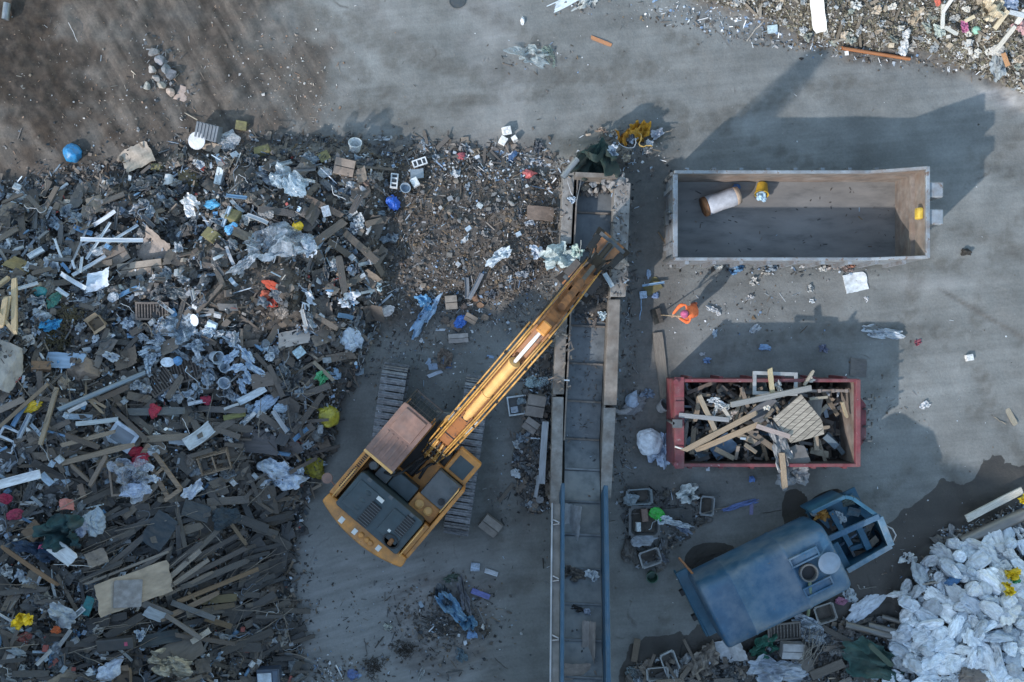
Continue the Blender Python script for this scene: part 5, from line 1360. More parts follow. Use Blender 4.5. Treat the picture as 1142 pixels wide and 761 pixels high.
# ---- lids and tubs
put('lid', 'oval_lid', 187, 404, 15, 11, 0, (.68, .76, .84), label='white oval lid beside a blue ball, above the slatted drawer front', cat='lid', dz=.3, mark='left oval lid')
put('lid', 'oval_lid', 217, 357, 15, 11, 75, (.66, .76, .86), label='white oval lid standing in dark folds, the upper of two', cat='lid', dz=.3, mark='upper oval lid')
put('ball', 'blue_ball', 199, 402, 10, 10, 0, (.10, .28, .55), label='small blue ball right of the lower oval lid', cat='ball', dz=.25, mt='plastic')
put('cable', 'white_cable', 212, 417, 26, 12, -30, (.55, .65, .75), label='pale cable trailing across the slatted drawer front', cat='cable', dz=.4)
put('block', 'foam_block', 237, 363, 11, 9, -25, (.52, .66, .8), hgt=.1, label='pale blue square right of the upper oval lid', cat='foam', dz=.2)
put('film', 'plastic_sheet', 204, 366, 34, 30, 30, (.44, .54, .64), label='crumpled pale film around the upper oval lid', cat='plastic sheet', dz=.2, mt='film')
for (x, y, l, w_, a) in ((238, 397, 15, 15, 0), (253, 424, 14, 14, 30), (247, 408, 12, 12, 10), (290, 520, 13, 13, 5)):
    put('bucket', 'plastic_tub', x, y, l, w_, a, (.46, .54, .62), hgt=.24, ry=rnd(.2, .7), group='pale blue-white tubs in the pile', dz=.15); AUTO.append((C.objects[-1], 'pale round tub', x, y))
LMARK.append((246, 405, 'pale round tubs'))
for (x, y, l, w_, a) in ((276, 398, 24, 10, -50), (266, 410, 20, 9, 20), (277, 421, 22, 9, -55), (270, 430, 18, 8, -75), (285, 412, 26, 8, -30), (258, 398, 20, 10, 40)):
    put('film', 'plastic_scrap', x, y, l, w_, a, (.48, .6, .74), dz=.25, group='bluish plastic scraps beside the pale tubs'); AUTO.append((C.objects[-1], 'bluish plastic scrap', x, y))
span('strip', 'plastic_strip', 266, 449, 296, 433, 9, (.66, .76, .84), 'wide white strip pointing up and right below the pale round tubs', 'plastic strip', dz=.3, mark='wide white strip')
put('bag', 'plastic_bag', 295, 450, 20, 13, 35, (.40, .52, .68), label='bluish bag right of the wide white strip', cat='bag', dz=.15); put('bag', 'plastic_bag', 312, 455, 16, 12, 15, (.46, .58, .70), label='pale bag second to the right of the wide white strip', cat='bag', dz=.15)
put('board', 'brown_board', 293, 424, 24, 17, 5, (.17, .145, .13), label='brown square board right of the pale round tubs', cat='board', dz=.2)
put('block', 'foam_block', 262, 464, 24, 6, 12, (.21, .21, .07), hgt=.12, label='olive flat strip below the wide white strip', cat='foam', dz=.2)
# ---- big timbers and window frames, left
for (x0, y0, x1, y1, w_, c, lb) in ((57, 520, 151, 495, 6, (.27, .215, .16), 'longest light timber in the left pile, below the white window frame'), (71, 496, 127, 482, 5, (.25, .20, .15), 'light timber parallel to and above the longest one'), (99, 543, 121, 507, 5, (.23, .18, .14), 'light timber slanting up to the longest one'),
                                    (81, 517, 99, 538, 4, (.24, .19, .145), 'short light timber slanting down from the longest one'), (88, 540, 96, 555, 6, (.18, .13, .10), 'brown timber stub below the longest light timber'), (110, 446, 142, 432, 6, (.11, .085, .07), 'dark plank below the long blue-grey pipe'),
                                    (75, 484, 110, 500, 6, (.10, .08, .065), 'dark plank crossing under the light parallel timbers'), (118, 450, 168, 492, 5, (.085, .07, .06), 'long dark plank passing right of the white window frame'), (48, 496, 62, 432, 5, (.30, .24, .17), 'light lath standing steep below the brown boulder'),
                                    (0, 476, 55, 428, 4, (.24, .18, .12), 'thin brown lath reaching from the left edge to the boulders'), (95, 440, 115, 462, 3, (.28, .22, .15), 'thin pale lath right of the white stick'), (100, 443, 118, 455, 3, (.26, .2, .14), 'thin pale lath crossing the others below the brown boulder'),
                                    (0, 458, 26, 445, 7, (.24, .20, .17), 'split grey plank left of the bright yellow bag')):
    span('plank', 'wood_plank', x0, y0, x1, y1, w_, c, lb, 'plank', dz=.42, tilt=.06, group='timbers in the left pile', hgt=.06)
LMARK.append((105, 508, 'longest light timber'))
span('pipe', 'long_pipe', 71, 458, 160, 414, 6, (.22, .29, .36), 'long blue-grey pipe pointing up and right below the brown boulder', 'pipe', dz=.5, mark='long blue-grey pipe')
span('strip', 'plastic_strip', 77, 459, 96, 449, 4, WH, 'bright white short stick below the long blue-grey pipe', 'plastic strip', dz=.5)
span('strip', 'plastic_strip', 86, 473, 131, 468, 5, (.48, .54, .58), 'long pale strip above the white window frame', 'plastic strip', dz=.45); span('strip', 'plastic_strip', 74, 463, 102, 466, 6, (.34, .44, .54), 'pale blue flat strip under the long blue-grey pipe', 'plastic strip', dz=.3)


def wframe(px, py, L, W, ang, col, label, mark=None, mid=False, tl=(.1, .12), glass=False, dz=.35, t_=.05):
    p = G(px, py, dz); s_ = (H - p.z) / H / S; l, w_ = L * s_, W * s_
    t = thing('window_casement', label, 'window frame', p, R(ang), rot=(tl[0], tl[1], R(ang)))
    for (x0, x1, y0, y1) in ((-l / 2, l / 2, -w_ / 2, -w_ / 2 + t_), (-l / 2, l / 2, w_ / 2 - t_, w_ / 2), (-l / 2, -l / 2 + t_, -w_ / 2 + t_, w_ / 2 - t_), (l / 2 - t_, l / 2, -w_ / 2 + t_, w_ / 2 - t_)):
        b = MB(); b.box(x0, x1, y0, y1, 0, .06); b.build('bar', M['plastic'], t, col=col)
    if mid:
        b = MB(); b.box(-t_ / 2, t_ / 2, -w_ / 2 + t_, w_ / 2 - t_, 0, .055); b.build('middle_bar', M['plastic'], t, col=col)
    if glass:
        b = MB(); b.box(-l / 2 + t_, l / 2 - t_, -w_ / 2 + t_, w_ / 2 - t_, .02, .03); b.build('pane', M['board'], t, col=[c * .5 for c in col])
    USED.append((px, py, .35 * min(L, W)))
    if mark: LMARK.append((px, py, mark))


wframe(137, 487, 30, 26, -35, (.50, .58, .68), 'white window frame with blue-white bars beside the long timbers', mark='white window frame', glass=True, t_=.09)
wframe(9, 490, 26, 22, 65, (.66, .72, .78), 'broken white window frame at the left edge below the yellow bag', mark='broken white frame', mid=True, t_=.06)
span('strip', 'plastic_strip', 22, 488, 35, 462, 5, (.35, .42, .5), 'grey-blue bar leaning on the broken white frame', 'plastic strip', dz=.5)
span('strip', 'white_gutter', -4, 541, 49, 528, 10, (.70, .74, .78), 'long white gutter entering from the left edge', 'gutter', dz=.55, hgt=.14, mark='white gutter'); span('strip', 'white_gutter', 47, 528, 57, 541, 8, (.36, .48, .60), 'short blue-grey gutter end attached to the long white gutter tip', 'gutter', dz=.5)


def aframe():
    p = G(180, 530, .5); t = thing('open_woodwork', 'light brown open wooden frame of four bars right of the red and white rags', 'wooden frame', p, 0, rot=(.1, -.12, 0))
    s_ = (H - p.z) / H / S
    q = lambda x, y, z=0: Vector(((x - 180) * s_, -(y - 530) * s_, z))
    for a, b_, w_, z in ((q(160, 506), q(187, 556), .11, 0), (q(167, 497), q(202, 546), .11, .0), (q(184, 558), q(203, 545), .10, .06), (q(159, 508), q(169, 495), .13, .06), (q(170, 533), q(183, 522), .07, .055)):
        b = MB(); b.beam(a + Vector((0, 0, z)), b_ + Vector((0, 0, z)), w_, .055); b.build('bar', M['wood'], t, col=(.29, .21, .145))
    USED.append((180, 530, 22)); LMARK.append((181, 530, 'open wooden frame'))


aframe()
wframe(131, 535, 16, 36, 5, (.20, .15, .11), 'narrow brown ladder-like frame below the longest light timber', t_=.05, dz=.4)
for (x, y, l, w_, a, c) in ((152, 503, 20, 14, 0, (.40, .02, .05)), (158, 512, 22, 12, 30, (.36, .02, .05)), (163, 528, 13, 10, -30, (.42, .04, .06)), (173, 458, 12, 14, 60, (.38, .03, .06)), (230, 445, 9, 12, 80, (.34, .03, .07)), (6, 556, 14, 12, 0, (.30, .02, .06)), (18, 574, 16, 10, 30, (.26, .03, .07))):
    put('bag', 'red_rag', x, y, l, w_, a, c, mt='cloth', dz=.3, group='dark red rags in the left pile'); AUTO.append((C.objects[-1], 'dark red rag', x, y))
LMARK.append((155, 510, 'dark red rags'))
span('strip', 'plastic_strip', 210, 450, 229, 447, 4, (.6, .65, .7), 'short white stick touching a dark red rag left of the wide strip', 'plastic strip', dz=.4)
put('film', 'clear_sheet', 148, 532, 44, 40, 10, (.40, .46, .56), label='clear wrinkled sheet below the dark red rags', cat='plastic sheet', dz=.35, mt='film', mark='clear wrinkled sheet'); put('bag', 'plastic_bag', 152, 545, 24, 16, 0, (.42, .50, .66), label='pale lilac bag under the clear wrinkled sheet', cat='bag', dz=.3)
for (x, y, l, w_, a) in ((166, 521, 12, 9, -10), (172, 534, 10, 10, 40), (214, 546, 24, 16, 30)): put('film', 'white_scrap', x, y, l, w_, a, (.56, .62, .72), dz=.45, group='white scraps by the open wooden frame'); AUTO.append((C.objects[-1], 'white crumpled scrap', x, y))
put('strip', 'pale_slab', 222, 487, 36, 15, 35, (.46, .52, .58), label='pale ribbed slab above the slatted crate', cat='panel', dz=.35, mark='pale ribbed slab', hgt=.12); put('board', 'pale_slab', 202, 492, 26, 9, -12, (.34, .40, .46), label='pale flat slab left of the pale ribbed slab', cat='panel', dz=.3)
span('stick', 'thin_stick', 203, 466, 211, 485, 2, WH, 'thin white stick above the pale ribbed slab', 'stick', dz=.5)
span('plank', 'wood_plank', 212, 500, 266, 464, 8, (.125, .11, .10), 'long grey plank rising to the olive flat strip', 'plank', dz=.35, hgt=.06); span('plank', 'wood_plank', 220, 456, 276, 458, 7, (.14, .13, .125), 'grey level plank under the wide white strip', 'plank', dz=.3); span('plank', 'wood_plank', 144, 460, 205, 458, 9, (.11, .12, .125), 'grey-blue broad plank with a red rag at its left', 'plank', dz=.3)
# ---- lower left
put('film', 'green_tarp', 70, 592, 56, 34, 5, (.015, .055, .062), label='dark teal tarp spread in the lower left pile', cat='tarp', dz=.3, mt='cloth', mark='dark teal tarp', hgt=1.3)
put('bag', 'plastic_bag', 104, 582, 18, 22, 80, (.30, .36, .42), label='grey-white bag at the right end of the dark teal tarp', cat='bag', dz=.4); put('bag', 'plastic_bag', 89, 588, 14, 18, 80, (.24, .28, .38), label='lilac bag lying on the dark teal tarp', cat='bag', dz=.4)
put('board', 'white_plastic', 70, 617, 30, 19, -40, (.78, .82, .84), label='bright white broken panel below the dark teal tarp', cat='panel', dz=.5, mark='bright white panel', hgt=1.2)
put('film', 'blue_sheet', 42, 612, 44, 20, -20, (.02, .05, .10), label='dark navy sheet left of the bright white panel', cat='sheet', dz=.35, mt='cloth'); put('film', 'pink_wrapper', 51, 607, 14, 6, 30, (.50, .05, .18), label='small pink wrapper on the dark navy sheet', cat='wrapper', dz=.5)
put('card', 'red_white_box', 74, 561, 16, 12, 10, (.42, .16, .14), label='small red and white crumpled box below the white gutter', cat='box', dz=.4, mark='red and white box')
put('card', 'cardboard_sheet', 37, 592, 20, 18, 50, (.17, .115, .075), label='brown cardboard left of the dark teal tarp', cat='cardboard', dz=.35); put('card', 'cardboard_sheet', 108, 622, 22, 17, 20, (.24, .20, .165), label='grey-beige folded cardboard right of the bright white panel', cat='cardboard', dz=.4)
span('plank', 'wood_plank', 0, 610, 66, 652, 5, (.22, .13, .07), 'long orange-brown plank from the left edge below the navy sheet', 'plank', dz=.5, mark='long orange-brown plank'); span('stick', 'long_rod', 62, 627, 104, 635, 2, WH, 'thin white rod below the bright white panel', 'rod', dz=.5)
put('board', 'cardboard_sheet', 150, 656, 80, 36, 16, (.36, .30, .235), label='largest beige cardboard sheet in the lower pile', cat='cardboard', dz=.5, mark='largest beige cardboard', mt='card', hgt=.6)
put('block', 'grey_square_plate', 143, 662, 30, 30, -2, (.25, .25, .26), hgt=.05, label='grey square panel lying on the largest beige cardboard', cat='panel', dz=.56, follow=.8, tilt=.02, mark='grey square panel')
put('film', 'yellow_bag', 26, 690, 22, 17, 30, (.85, .58, .02), label='yellow plastic bag low at the left edge', cat='bag', dz=.4, mark='low yellow bag', hgt=.7); put('bag', 'orange_rag', 64, 702, 9, 8, 0, (.45, .10, .03), label='small orange rag right of the low yellow bag', cat='rag', dz=.4, mt='cloth')
put('board', 'teal_board', 98, 676, 10, 22, -20, (.03, .20, .22), label='teal strip board left of the largest beige cardboard', cat='board', dz=.5); wframe(88, 683, 15, 6, 42, (.55, .6, .63), 'small white rectangular frame beside the teal strip board', t_=.025, dz=.5, glass=True)
put('film', 'silver_film', 70, 686, 34, 20, -30, (.34, .38, .42), label='silvery curved film right of the low yellow bag', cat='plastic sheet', dz=.4)


def case():
    p = G(131, 716, .45); t = thing('dark_case', 'long dark case with a small pink square near its end', 'case', p, R(5), rot=(.08, .05, R(5)))
    b = MB(); b.box(-.46, .46, -.15, .15, 0, .22); b.build('body', M['plastic'], t, col=(.05, .052, .055), bevel=.03, seg=2)
    b = MB(); b.box(-.46, -.3, -.152, .152, .06, .2); b.build('end_band', M['plastic'], t, col=(.09, .09, .092))
    b = MB(); b.box(.24, .32, -.05, .05, .218, .226); b.build('sticker', M['plastic'], t, col=(.45, .07, .14))
    USED.append((131, 716, 14)); LMARK.append((131, 716, 'dark case'))


case()
put('bag', 'white_bag', 122, 748, 24, 20, 40, (.44, .50, .60), label='white-blue bag at the bottom edge below the dark case', cat='bag', dz=.3, mark='bottom white-blue bag'); carton(137, 753, 20, 18, 0, (.25, .19, .14), 'brown open carton at the bottom edge beside the white-blue bag', h=.2, open_=True, dz=.3)
put('film', 'tan_bag', 190, 741, 44, 26, -15, (.40, .37, .30), label='tan crumpled tarp near the bottom edge right of the carton', cat='tarp', dz=.35, mt='cloth', mark='tan crumpled tarp', hgt=1.2)
put('board', 'white_board', 173, 686, 24, 13, -38, (.40, .46, .52), label='pale board piece right of the grey square panel', cat='board', dz=.5); put('board', 'dark_plywood', 202, 727, 46, 32, 35, (.13, .115, .10), label='dark brown triangular panel above the tan tarp', cat='panel', dz=.35, mark='dark triangular panel'); put('board', 'navy_board', 178, 712, 44, 14, 12, (.03, .045, .055), label='dark navy board above the dark triangular panel', cat='board', dz=.45)
put('film', 'white_scrap', 156, 708, 12, 10, 0, (.40, .48, .58), label='small pale scrap right of the dark case', cat='plastic scrap', dz=.5)
put('card', 'cardboard_sheet', 307, 661, 28, 25, -4, (.18, .145, .12), label='flat brown cardboard at the right edge of the lower pile', cat='cardboard', dz=.15, mark='flat brown cardboard')
put('board', 'navy_board', 178, 592, 28, 40, -32, (.030, .045, .058), label='long dark blue panel, the largest in the dark timber', cat='board', dz=.4, mark='dark blue panel'); put('board', 'navy_board', 219, 570, 30, 18, -18, (.034, .046, .058), label='dark blue square board above the fanned laths', cat='board', dz=.4)
put('bag', 'navy_cloth', 252, 578, 26, 20, 0, (.028, .045, .06), label='dark blue cloth heap above the fanned laths', cat='cloth', mt='cloth', dz=.3, mark='dark blue cloth')


def tvbox():
    p = G(302, 752, .12); t = thing('appliance_box', 'white-fronted blue-grey box at the bottom edge right of the pile', 'appliance', p, R(3), rot=(.05, .0, R(3)))
    b = MB(); b.box(-.31, .31, -.25, .25, 0, .34); b.build('case', M['plastic'], t, col=(.06, .09, .14), bevel=.02)
    b = MB(); b.box(-.28, .10, -.22, .16, .338, .36); b.build('front_panel', M['plastic'], t, col=(.62, .70, .78), bevel=.008)
    b = MB(); b.box(.14, .27, -.2, .2, .338, .35); b.build('side_strip', M['plastic'], t, col=(.12, .17, .24))
    USED.append((302, 752, 16)); LMARK.append((302, 752, 'white-fronted box'))


tvbox()
# fan of laths, centre right of the lower pile
fan = [(178, 652, 222, 617, 6, (.30, .27, .24)), (182, 656, 232, 628, 5, (.26, .23, .2)), (186, 662, 236, 640, 4, (.20, .17, .14)), (190, 640, 246, 592, 6, (.13, .12, .11)), (200, 666, 288, 639, 5, (.22, .15, .09)), (196, 645, 275, 616, 6, (.11, .10, .095)),
       (204, 652, 276, 628, 7, (.10, .095, .09)), (178, 664, 206, 640, 4, (.18, .15, .12)), (184, 634, 226, 606, 5, (.09, .085, .085)), (214, 620, 274, 596, 6, (.085, .08, .08)), (182, 690, 243, 662, 6, (.19, .14, .10)), (198, 700, 262, 726, 5, (.13, .11, .095)), (186, 686, 224, 712, 5, (.20, .18, .16)),
       (214, 715, 234, 704, 6, (.50, .46, .40)), (222, 668, 264, 668, 9, (.14, .115, .06)), (226, 678, 262, 676, 6, (.11, .085, .055)), (228, 688, 258, 700, 6, (.12, .085, .05)), (210, 660, 222, 674, 3, (.16, .12, .08)), (192, 672, 240, 690, 6, (.12, .13, .14)), (160, 668, 190, 690, 8, (.16, .16, .165)),
       (148, 640, 190, 612, 5, (.10, .095, .095)), (100, 652, 184, 615, 3, (.21, .19, .17)), (120, 632, 160, 598, 5, (.085, .082, .085)), (136, 622, 170, 590, 5, (.075, .075, .08)), (256, 578, 276, 612, 4, (.20, .15, .10)), (268, 552, 285, 590, 7, (.055, .065, .075)), (282, 586, 310, 598, 8, (.10, .095, .09)), (262, 575, 300, 592, 10, (.075, .078, .082))]
for (x0, y0, x1, y1, w_, c) in fan:
    span('plank', 'wood_plank', x0, y0, x1, y1, w_, c, None, 'plank', dz=.42, tilt=.07, group='fanned laths in the lower pile', hgt=.045); AUTO.append((C.objects[-1], 'lath', (x0 + x1) / 2, (y0 + y1) / 2))
LMARK.append((212, 640, 'fanned laths'))

# ---- middle heap
for (x, y, l, a, lb) in ((565, 147, 10, 12, 'white foam cube on bare ground, upper of the bright trio'), (561, 158, 9, 60, 'white pointed foam piece below the white foam cube'), (574, 156, 6, 30, 'smallest white foam bit right of the white foam cube')):
    put('block', 'foam_block', x, y, l, l * .9, a, (.82, .82, .80), hgt=.22, label=lb, cat='foam')
LMARK.append((565, 150, 'white foam cube'))


def cinder(px, py, ang, label, mark=None):
    p = G(px, py, .06); t = thing('hollow_block', label, 'hollow block', p, R(ang), rot=(.05, .08, R(ang)))
    b = MB()
    b.box(-.2, .2, -.1, -.07, 0, .17); b.box(-.2, .2, .07, .1, 0, .17)
    for x in (-.185, -.07, .07, .185): b.box(x - .015, x + .015, -.07, .07, 0, .168)
    b.build('shell', M['stone'], t, col=(.70, .74, .76)); b = MB(); b.box(-.17, .17, -.069, .069, .0, .02); b.build('web', M['stone'], t, col=(.3, .3, .3))
    USED.append((px, py, 8))
    if mark: LMARK.append((px, py, mark))


cinder(468, 182, 20, 'white hollow block at the top edge of the brown heap', 'upper hollow block'); cinder(440, 203, 85, 'white hollow block standing upright beside the blue bag')
put('board', 'grey_board', 465, 194, 15, 12, 12, (.30, .35, .40), label='grey-blue board under the upper hollow block', cat='board', dz=.12); put('block', 'foam_block', 463, 204, 8, 10, 30, (.76, .78, .78), label='white rounded foam below the grey-blue board', cat='foam', dz=.12); put('bucket', 'grey_pot', 454, 211, 11, 12, 60, (.28, .36, .44), label='grey-blue pot below the white rounded foam', cat='pot', hgt=.2, dz=.1)
put('bag', 'blue_bag', 437, 226, 12, 16, 80, (.02, .12, .55), label='deep blue bag left of the grey-blue pot', cat='bag', mark='deep blue bag', dz=.1)
span('stick', 'grey_stick', 442, 170, 438, 191, 4, (.28, .27, .26), 'grey stick standing out onto bare ground left of the hollow block', 'stick')
put('bag', 'red_bag', 514, 175, 11, 9, 20, (.45, .10, .12), label='small pink-red bag at the top edge of the brown heap', cat='bag', mark='pink-red bag'); put('bag', 'red_bag', 589, 195, 12, 10, 0, (.55, .12, .12), label='salmon red bag left of the pipe at the conveyor end', cat='bag', mark='salmon red bag')
span('plank', 'wood_plank', 525, 169, 535, 177, 6, (.30, .23, .16), 'short light plank right of the pink-red bag', 'plank'); span('stick', 'wood_stick', 570, 200, 586, 192, 3, (.3, .22, .16), 'reddish stick left of the salmon red bag', 'stick', dz=.1)
put('bag', 'blue_rag', 572, 175, 12, 8, 60, (.05, .12, .25), label='dark blue rag at the heap edge below the white foam', cat='rag', mt='cloth')
put('board', 'brown_sheet', 603, 238, 30, 16, -4, (.20, .15, .12), label='reddish brown panel beside the upper conveyor wall', cat='panel', dz=.15, mark='reddish brown panel', mt='card')
put('film', 'white_scrap', 557, 286, 30, 13, 35, (.52, .60, .66), label='pale twisted film on the brown soil of the middle heap', cat='plastic scrap', dz=.1, mark='pale twisted film')
put('film', 'white_scrap', 598, 281, 16, 12, -10, (.66, .72, .80), label='white scrap left of the white and mint plastic', cat='plastic scrap', dz=.15); put('film', 'mint_plastic', 624, 287, 40, 26, 15, (.46, .54, .54), label='large white and mint torn plastic beside the grapple', cat='plastic sheet', z=1.15, mark='white and mint plastic'); put('film', 'mint_plastic', 643, 281, 14, 13, 60, (.42, .54, .49), label='mint torn strip between the white plastic and the grapple', cat='plastic sheet', z=1.25)
put('film', 'blue_film', 474, 352, 46, 15, 62, (.34, .50, .68), label='long pale blue film strip above the excavator tracks', cat='plastic sheet', mark='long pale blue film', dz=.05, mt='sheet'); put('film', 'blue_film', 473, 336, 18, 14, -20, (.12, .32, .55), label='blue film end at the top of the long pale blue film', cat='plastic sheet', dz=.12)
carton(503, 337, 13, 15, 5, (.23, .20, .17), 'grey-brown carton with a white label, above the brick pile', h=.2); carton(511, 377, 22, 10, 4, (.28, .26, .25), 'flat grey-beige carton at the bottom of the brick pile', h=.1); carton(525, 355, 14, 9, -30, (.24, .19, .15), 'small slanted carton right of the blue wrapped bag', h=.14)
for (x, y, l, w_, a, c) in ((531, 331, 9, 12, 0, (.22, .13, .085)), (537, 341, 11, 8, -10, (.26, .16, .10)), (541, 353, 12, 10, 5, (.23, .18, .14)), (508, 364, 15, 16, 20, (.22, .17, .14)), (497, 357, 12, 12, 0, (.14, .11, .09)), (517, 342, 10, 10, 30, (.12, .10, .09))):
    put('stone', 'brick_piece', x, y, l, w_, a, c, hgt=.18, group='brick pieces above the boom'); AUTO.append((C.objects[-1], 'brick piece', x, y))
LMARK.append((520, 350, 'brick pile'))
put('bag', 'blue_bag', 514, 358, 13, 12, 30, (.03, .14, .50), label='bright blue wrapped bag in the middle of the brick pile', cat='bag', dz=.08, mark='bright blue wrapped bag')
span('strip', 'metal_strip', 521, 334, 521, 309, 5, (.17, .2, .23), 'dark upright metal strip of a v-shaped pair', 'metal strip', dz=.1, mt='metal'); span('strip', 'metal_strip', 523, 334, 538, 305, 5, (.20, .235, .27), 'slanting metal strip of a v-shaped pair', 'metal strip', dz=.12, mt='metal')
for (x, y, l, w_, a, c) in ((478, 404, 12, 5, 60, (.25, .34, .45)), (483, 409, 10, 7, 5, (.22, .30, .42)), (485, 417, 17, 4, 22, (.40, .46, .55)), (499, 405, 10, 12, 0, (.05, .11, .24)), (547, 398, 8, 3, -10, (.2, .3, .45)), (489, 368, 15, 2.5, 0, (.45, .5, .56))):
    put('board', 'plastic_piece', x, y, l, w_, a, c, mt='plastic', group='blue plastic pieces between the tracks'); AUTO.append((C.objects[-1], 'bluish plastic piece', x, y))
put('film', 'brown_rag', 496, 400, 18, 20, 0, (.15, .12, .10), label='brown rag above the excavator body with a blue patch below', cat='rag', mt='cloth')

# ---- rubble beside the conveyor
def tray():
    p = G(577, 452, .03); t = thing('white_tray', 'square white-rimmed tray holding scraps, left of the conveyor below the boom', 'tray', p, R(8))
    b = MB(); e = .04; l = .27
    b.box(-l, l, -l, -l + e, .0, .12); b.box(-l, l, l - e, l, .0, .12); b.box(-l, -l + e, -l + e, l - e, 0, .119); b.box(l - e, l, -l + e, l - e, 0, .119); b.build('rim', M['plastic'], t, col=(.52, .57, .6))
    b = MB(); b.box(-l + e, l - e, -l + e, l - e, 0, .02); b.build('base', M['plastic'], t, col=(.05, .055, .06))
    USED.append((577, 452, 14)); LMARK.append((577, 452, 'white-rimmed tray'))


tray()
put('block', 'pale_block', 574, 457, 8, 7, 10, (.36, .42, .50), hgt=.08, label='pale block lying inside the white-rimmed tray', cat='block', dz=.05); put('bag', 'grey_bag', 581, 447, 9, 9, 0, (.18, .24, .28), label='grey ball of plastic inside the white-rimmed tray', cat='bag', dz=.05)
carton(597, 452, 20, 24, -10, (.19, .17, .155), 'upright grey-brown carton between tray and conveyor wall', h=.14, mark='grey-brown tray carton'); carton(592, 474, 16, 14, -35, (.18, .165, .155), 'small grey carton below the upright carton by the conveyor', h=.1)
put('bag', 'clear_bag', 594, 427, 16, 14, 10, (.34, .46, .50), label='clear greenish bag above the tray by the conveyor wall', cat='bag', mt='film'); put('bag', 'clear_bag', 606, 426, 10, 10, 0, (.40, .50, .56), label='small clear bag touching the conveyor wall above the cartons', cat='bag', mt='film')
span('strip', 'metal_profile', 607, 470, 604, 540, 7, (.42, .46, .50), 'long pale metal profile lying along the conveyor wall', 'metal profile', dz=.2, mark='long pale profile'); span('strip', 'metal_profile', 601, 530, 597, 555, 4, (.36, .38, .40), 'short metal profile left of the long pale profile', 'metal profile', dz=.15)
put('bag', 'white_jug', 576, 527, 11, 9, 0, (.46, .52, .56), label='white jug left of the long pale profile', cat='jug', mt='plastic'); put('lid', 'grey_ring', 602, 557, 9, 9, 0, (.22, .23, .24), hgt=.3, label='grey ring at the lower end of the long pale profile', cat='ring', dz=.1)
carton(547, 585, 22, 17, -38, (.22, .205, .19), 'lone grey carton right of the excavator track', h=.16, mark='lone grey carton')
span('plank', 'wood_plank', 556, 560, 572, 540, 4, (.13, .115, .10), 'thin dark lath above the lone grey carton', 'plank')

# ---- conveyor end rubble
put('film', 'green_tarp', 667, 177, 36, 46, 80, (.012, .035, .032), label='dark green tarp bundle heaped at the conveyor end', cat='tarp', mt='cloth', mark='dark green tarp', hgt=2.2, dz=.1); put('bag', 'green_tarp', 668, 180, 27, 36, 85, (.014, .042, .038), hgt=.75, label='swollen dark green bundle under the tarp at the conveyor end', cat='bundle', mt='cloth', keep=False, dz=-.2)
put('film', 'orange_net', 711, 150, 28, 24, 60, (.50, .26, .02), label='orange-yellow net tangle right of the dark green tarp', cat='net', mark='orange net tangle', hgt=1.2, dz=.1, mt='cloth'); put('film', 'orange_net', 693, 158, 14, 11, -20, (.48, .22, .02), label='smaller orange net piece nearer the dark green tarp', cat='net', hgt=1, dz=.1, mt='cloth')
put('cable', 'yellow_rope', 716, 158, 34, 30, 20, (.5, .32, .08), label='yellow cord looping over the orange net tangle', cat='cord', dz=.25); put('cable', 'white_wire', 702, 162, 26, 20, 0, (.5, .52, .55), label='white wire tangle between the net pieces', cat='wire', dz=.25)
for (x, y, l, w_, a, c) in ((682, 169, 14, 12, 20, (.42, .48, .55)), (732, 150, 18, 10, 35, (.38, .40, .46)), (722, 168, 10, 8, 0, (.3, .28, .26)), (706, 156, 14, 10, 60, (.40, .46, .54)), (698, 176, 10, 9, 0, (.32, .28, .22)), (724, 160, 9, 7, 0, (.5, .52, .55)), (671, 146, 12, 7, 10, (.26, .2, .16)), (685, 148, 8, 8, 0, (.3, .26, .22))):
    put('film', 'plastic_scrap', x, y, l, w_, a, c, dz=.12, group='scraps around the orange net'); AUTO.append((C.objects[-1], 'pale plastic scrap' if c[2] > .4 else 'brownish plastic scrap', x, y))
span('stick', 'wood_stick', 734, 153, 752, 146, 4, (.34, .28, .22), 'short stick pointing at the container shadow from the net', 'stick', dz=.1)
span('pipe', 'grey_pipe', 627, 199, 644, 178, 7, (.34, .37, .38), 'grey pipe slanting at the upper left conveyor corner', 'pipe', dz=.3, mark='conveyor corner pipe', z=1.2)
put('film', 'grey_sack', 685, 201, 28, 20, 35, (.28, .28, .28), label='grey limp sack on the upper right conveyor corner', cat='sack', mt='cloth', z=1.05, mark='grey limp sack', hgt=.8)
for (x, y, l, w_, c) in ((652, 208, 10, 12, (.25, .22, .18)), (660, 205, 12, 9, (.27, .30, .33)), (667, 203, 9, 10, (.33, .29, .25)), (658, 213, 8, 8, (.3, .3, .3)), (665, 212, 8, 9, (.36, .35, .33)), (675, 210, 9, 8, (.3, .28, .26)), (672, 200, 9, 8, (.2, .2, .21)), (646, 203, 9, 9, (.22, .24, .26)), (681, 211, 7, 7, (.32, .32, .3))):
    put('stone', 'rubble_stone', x, y, l, w_, rnd(0, 180), c, z=.62, group='rubble stones at the conveyor end'); AUTO.append((C.objects[-1], 'rubble stone', x, y))
span('stick', 'grey_rod', 650, 194, 644, 230, 3, (.25, .27, .28), 'grey rod leaning into the upper conveyor end', 'rod', z=1.1); span('stick', 'white_rod', 633, 202, 640, 218, 3, (.55, .56, .58), 'short white rod on the left conveyor wall', 'rod', z=1.08)
put('film', 'white_scrap', 638, 223, 10, 6, 10, (.5, .58, .66), label='pale scrap on the left conveyor wall below the short white rod', cat='plastic scrap', z=1.05)
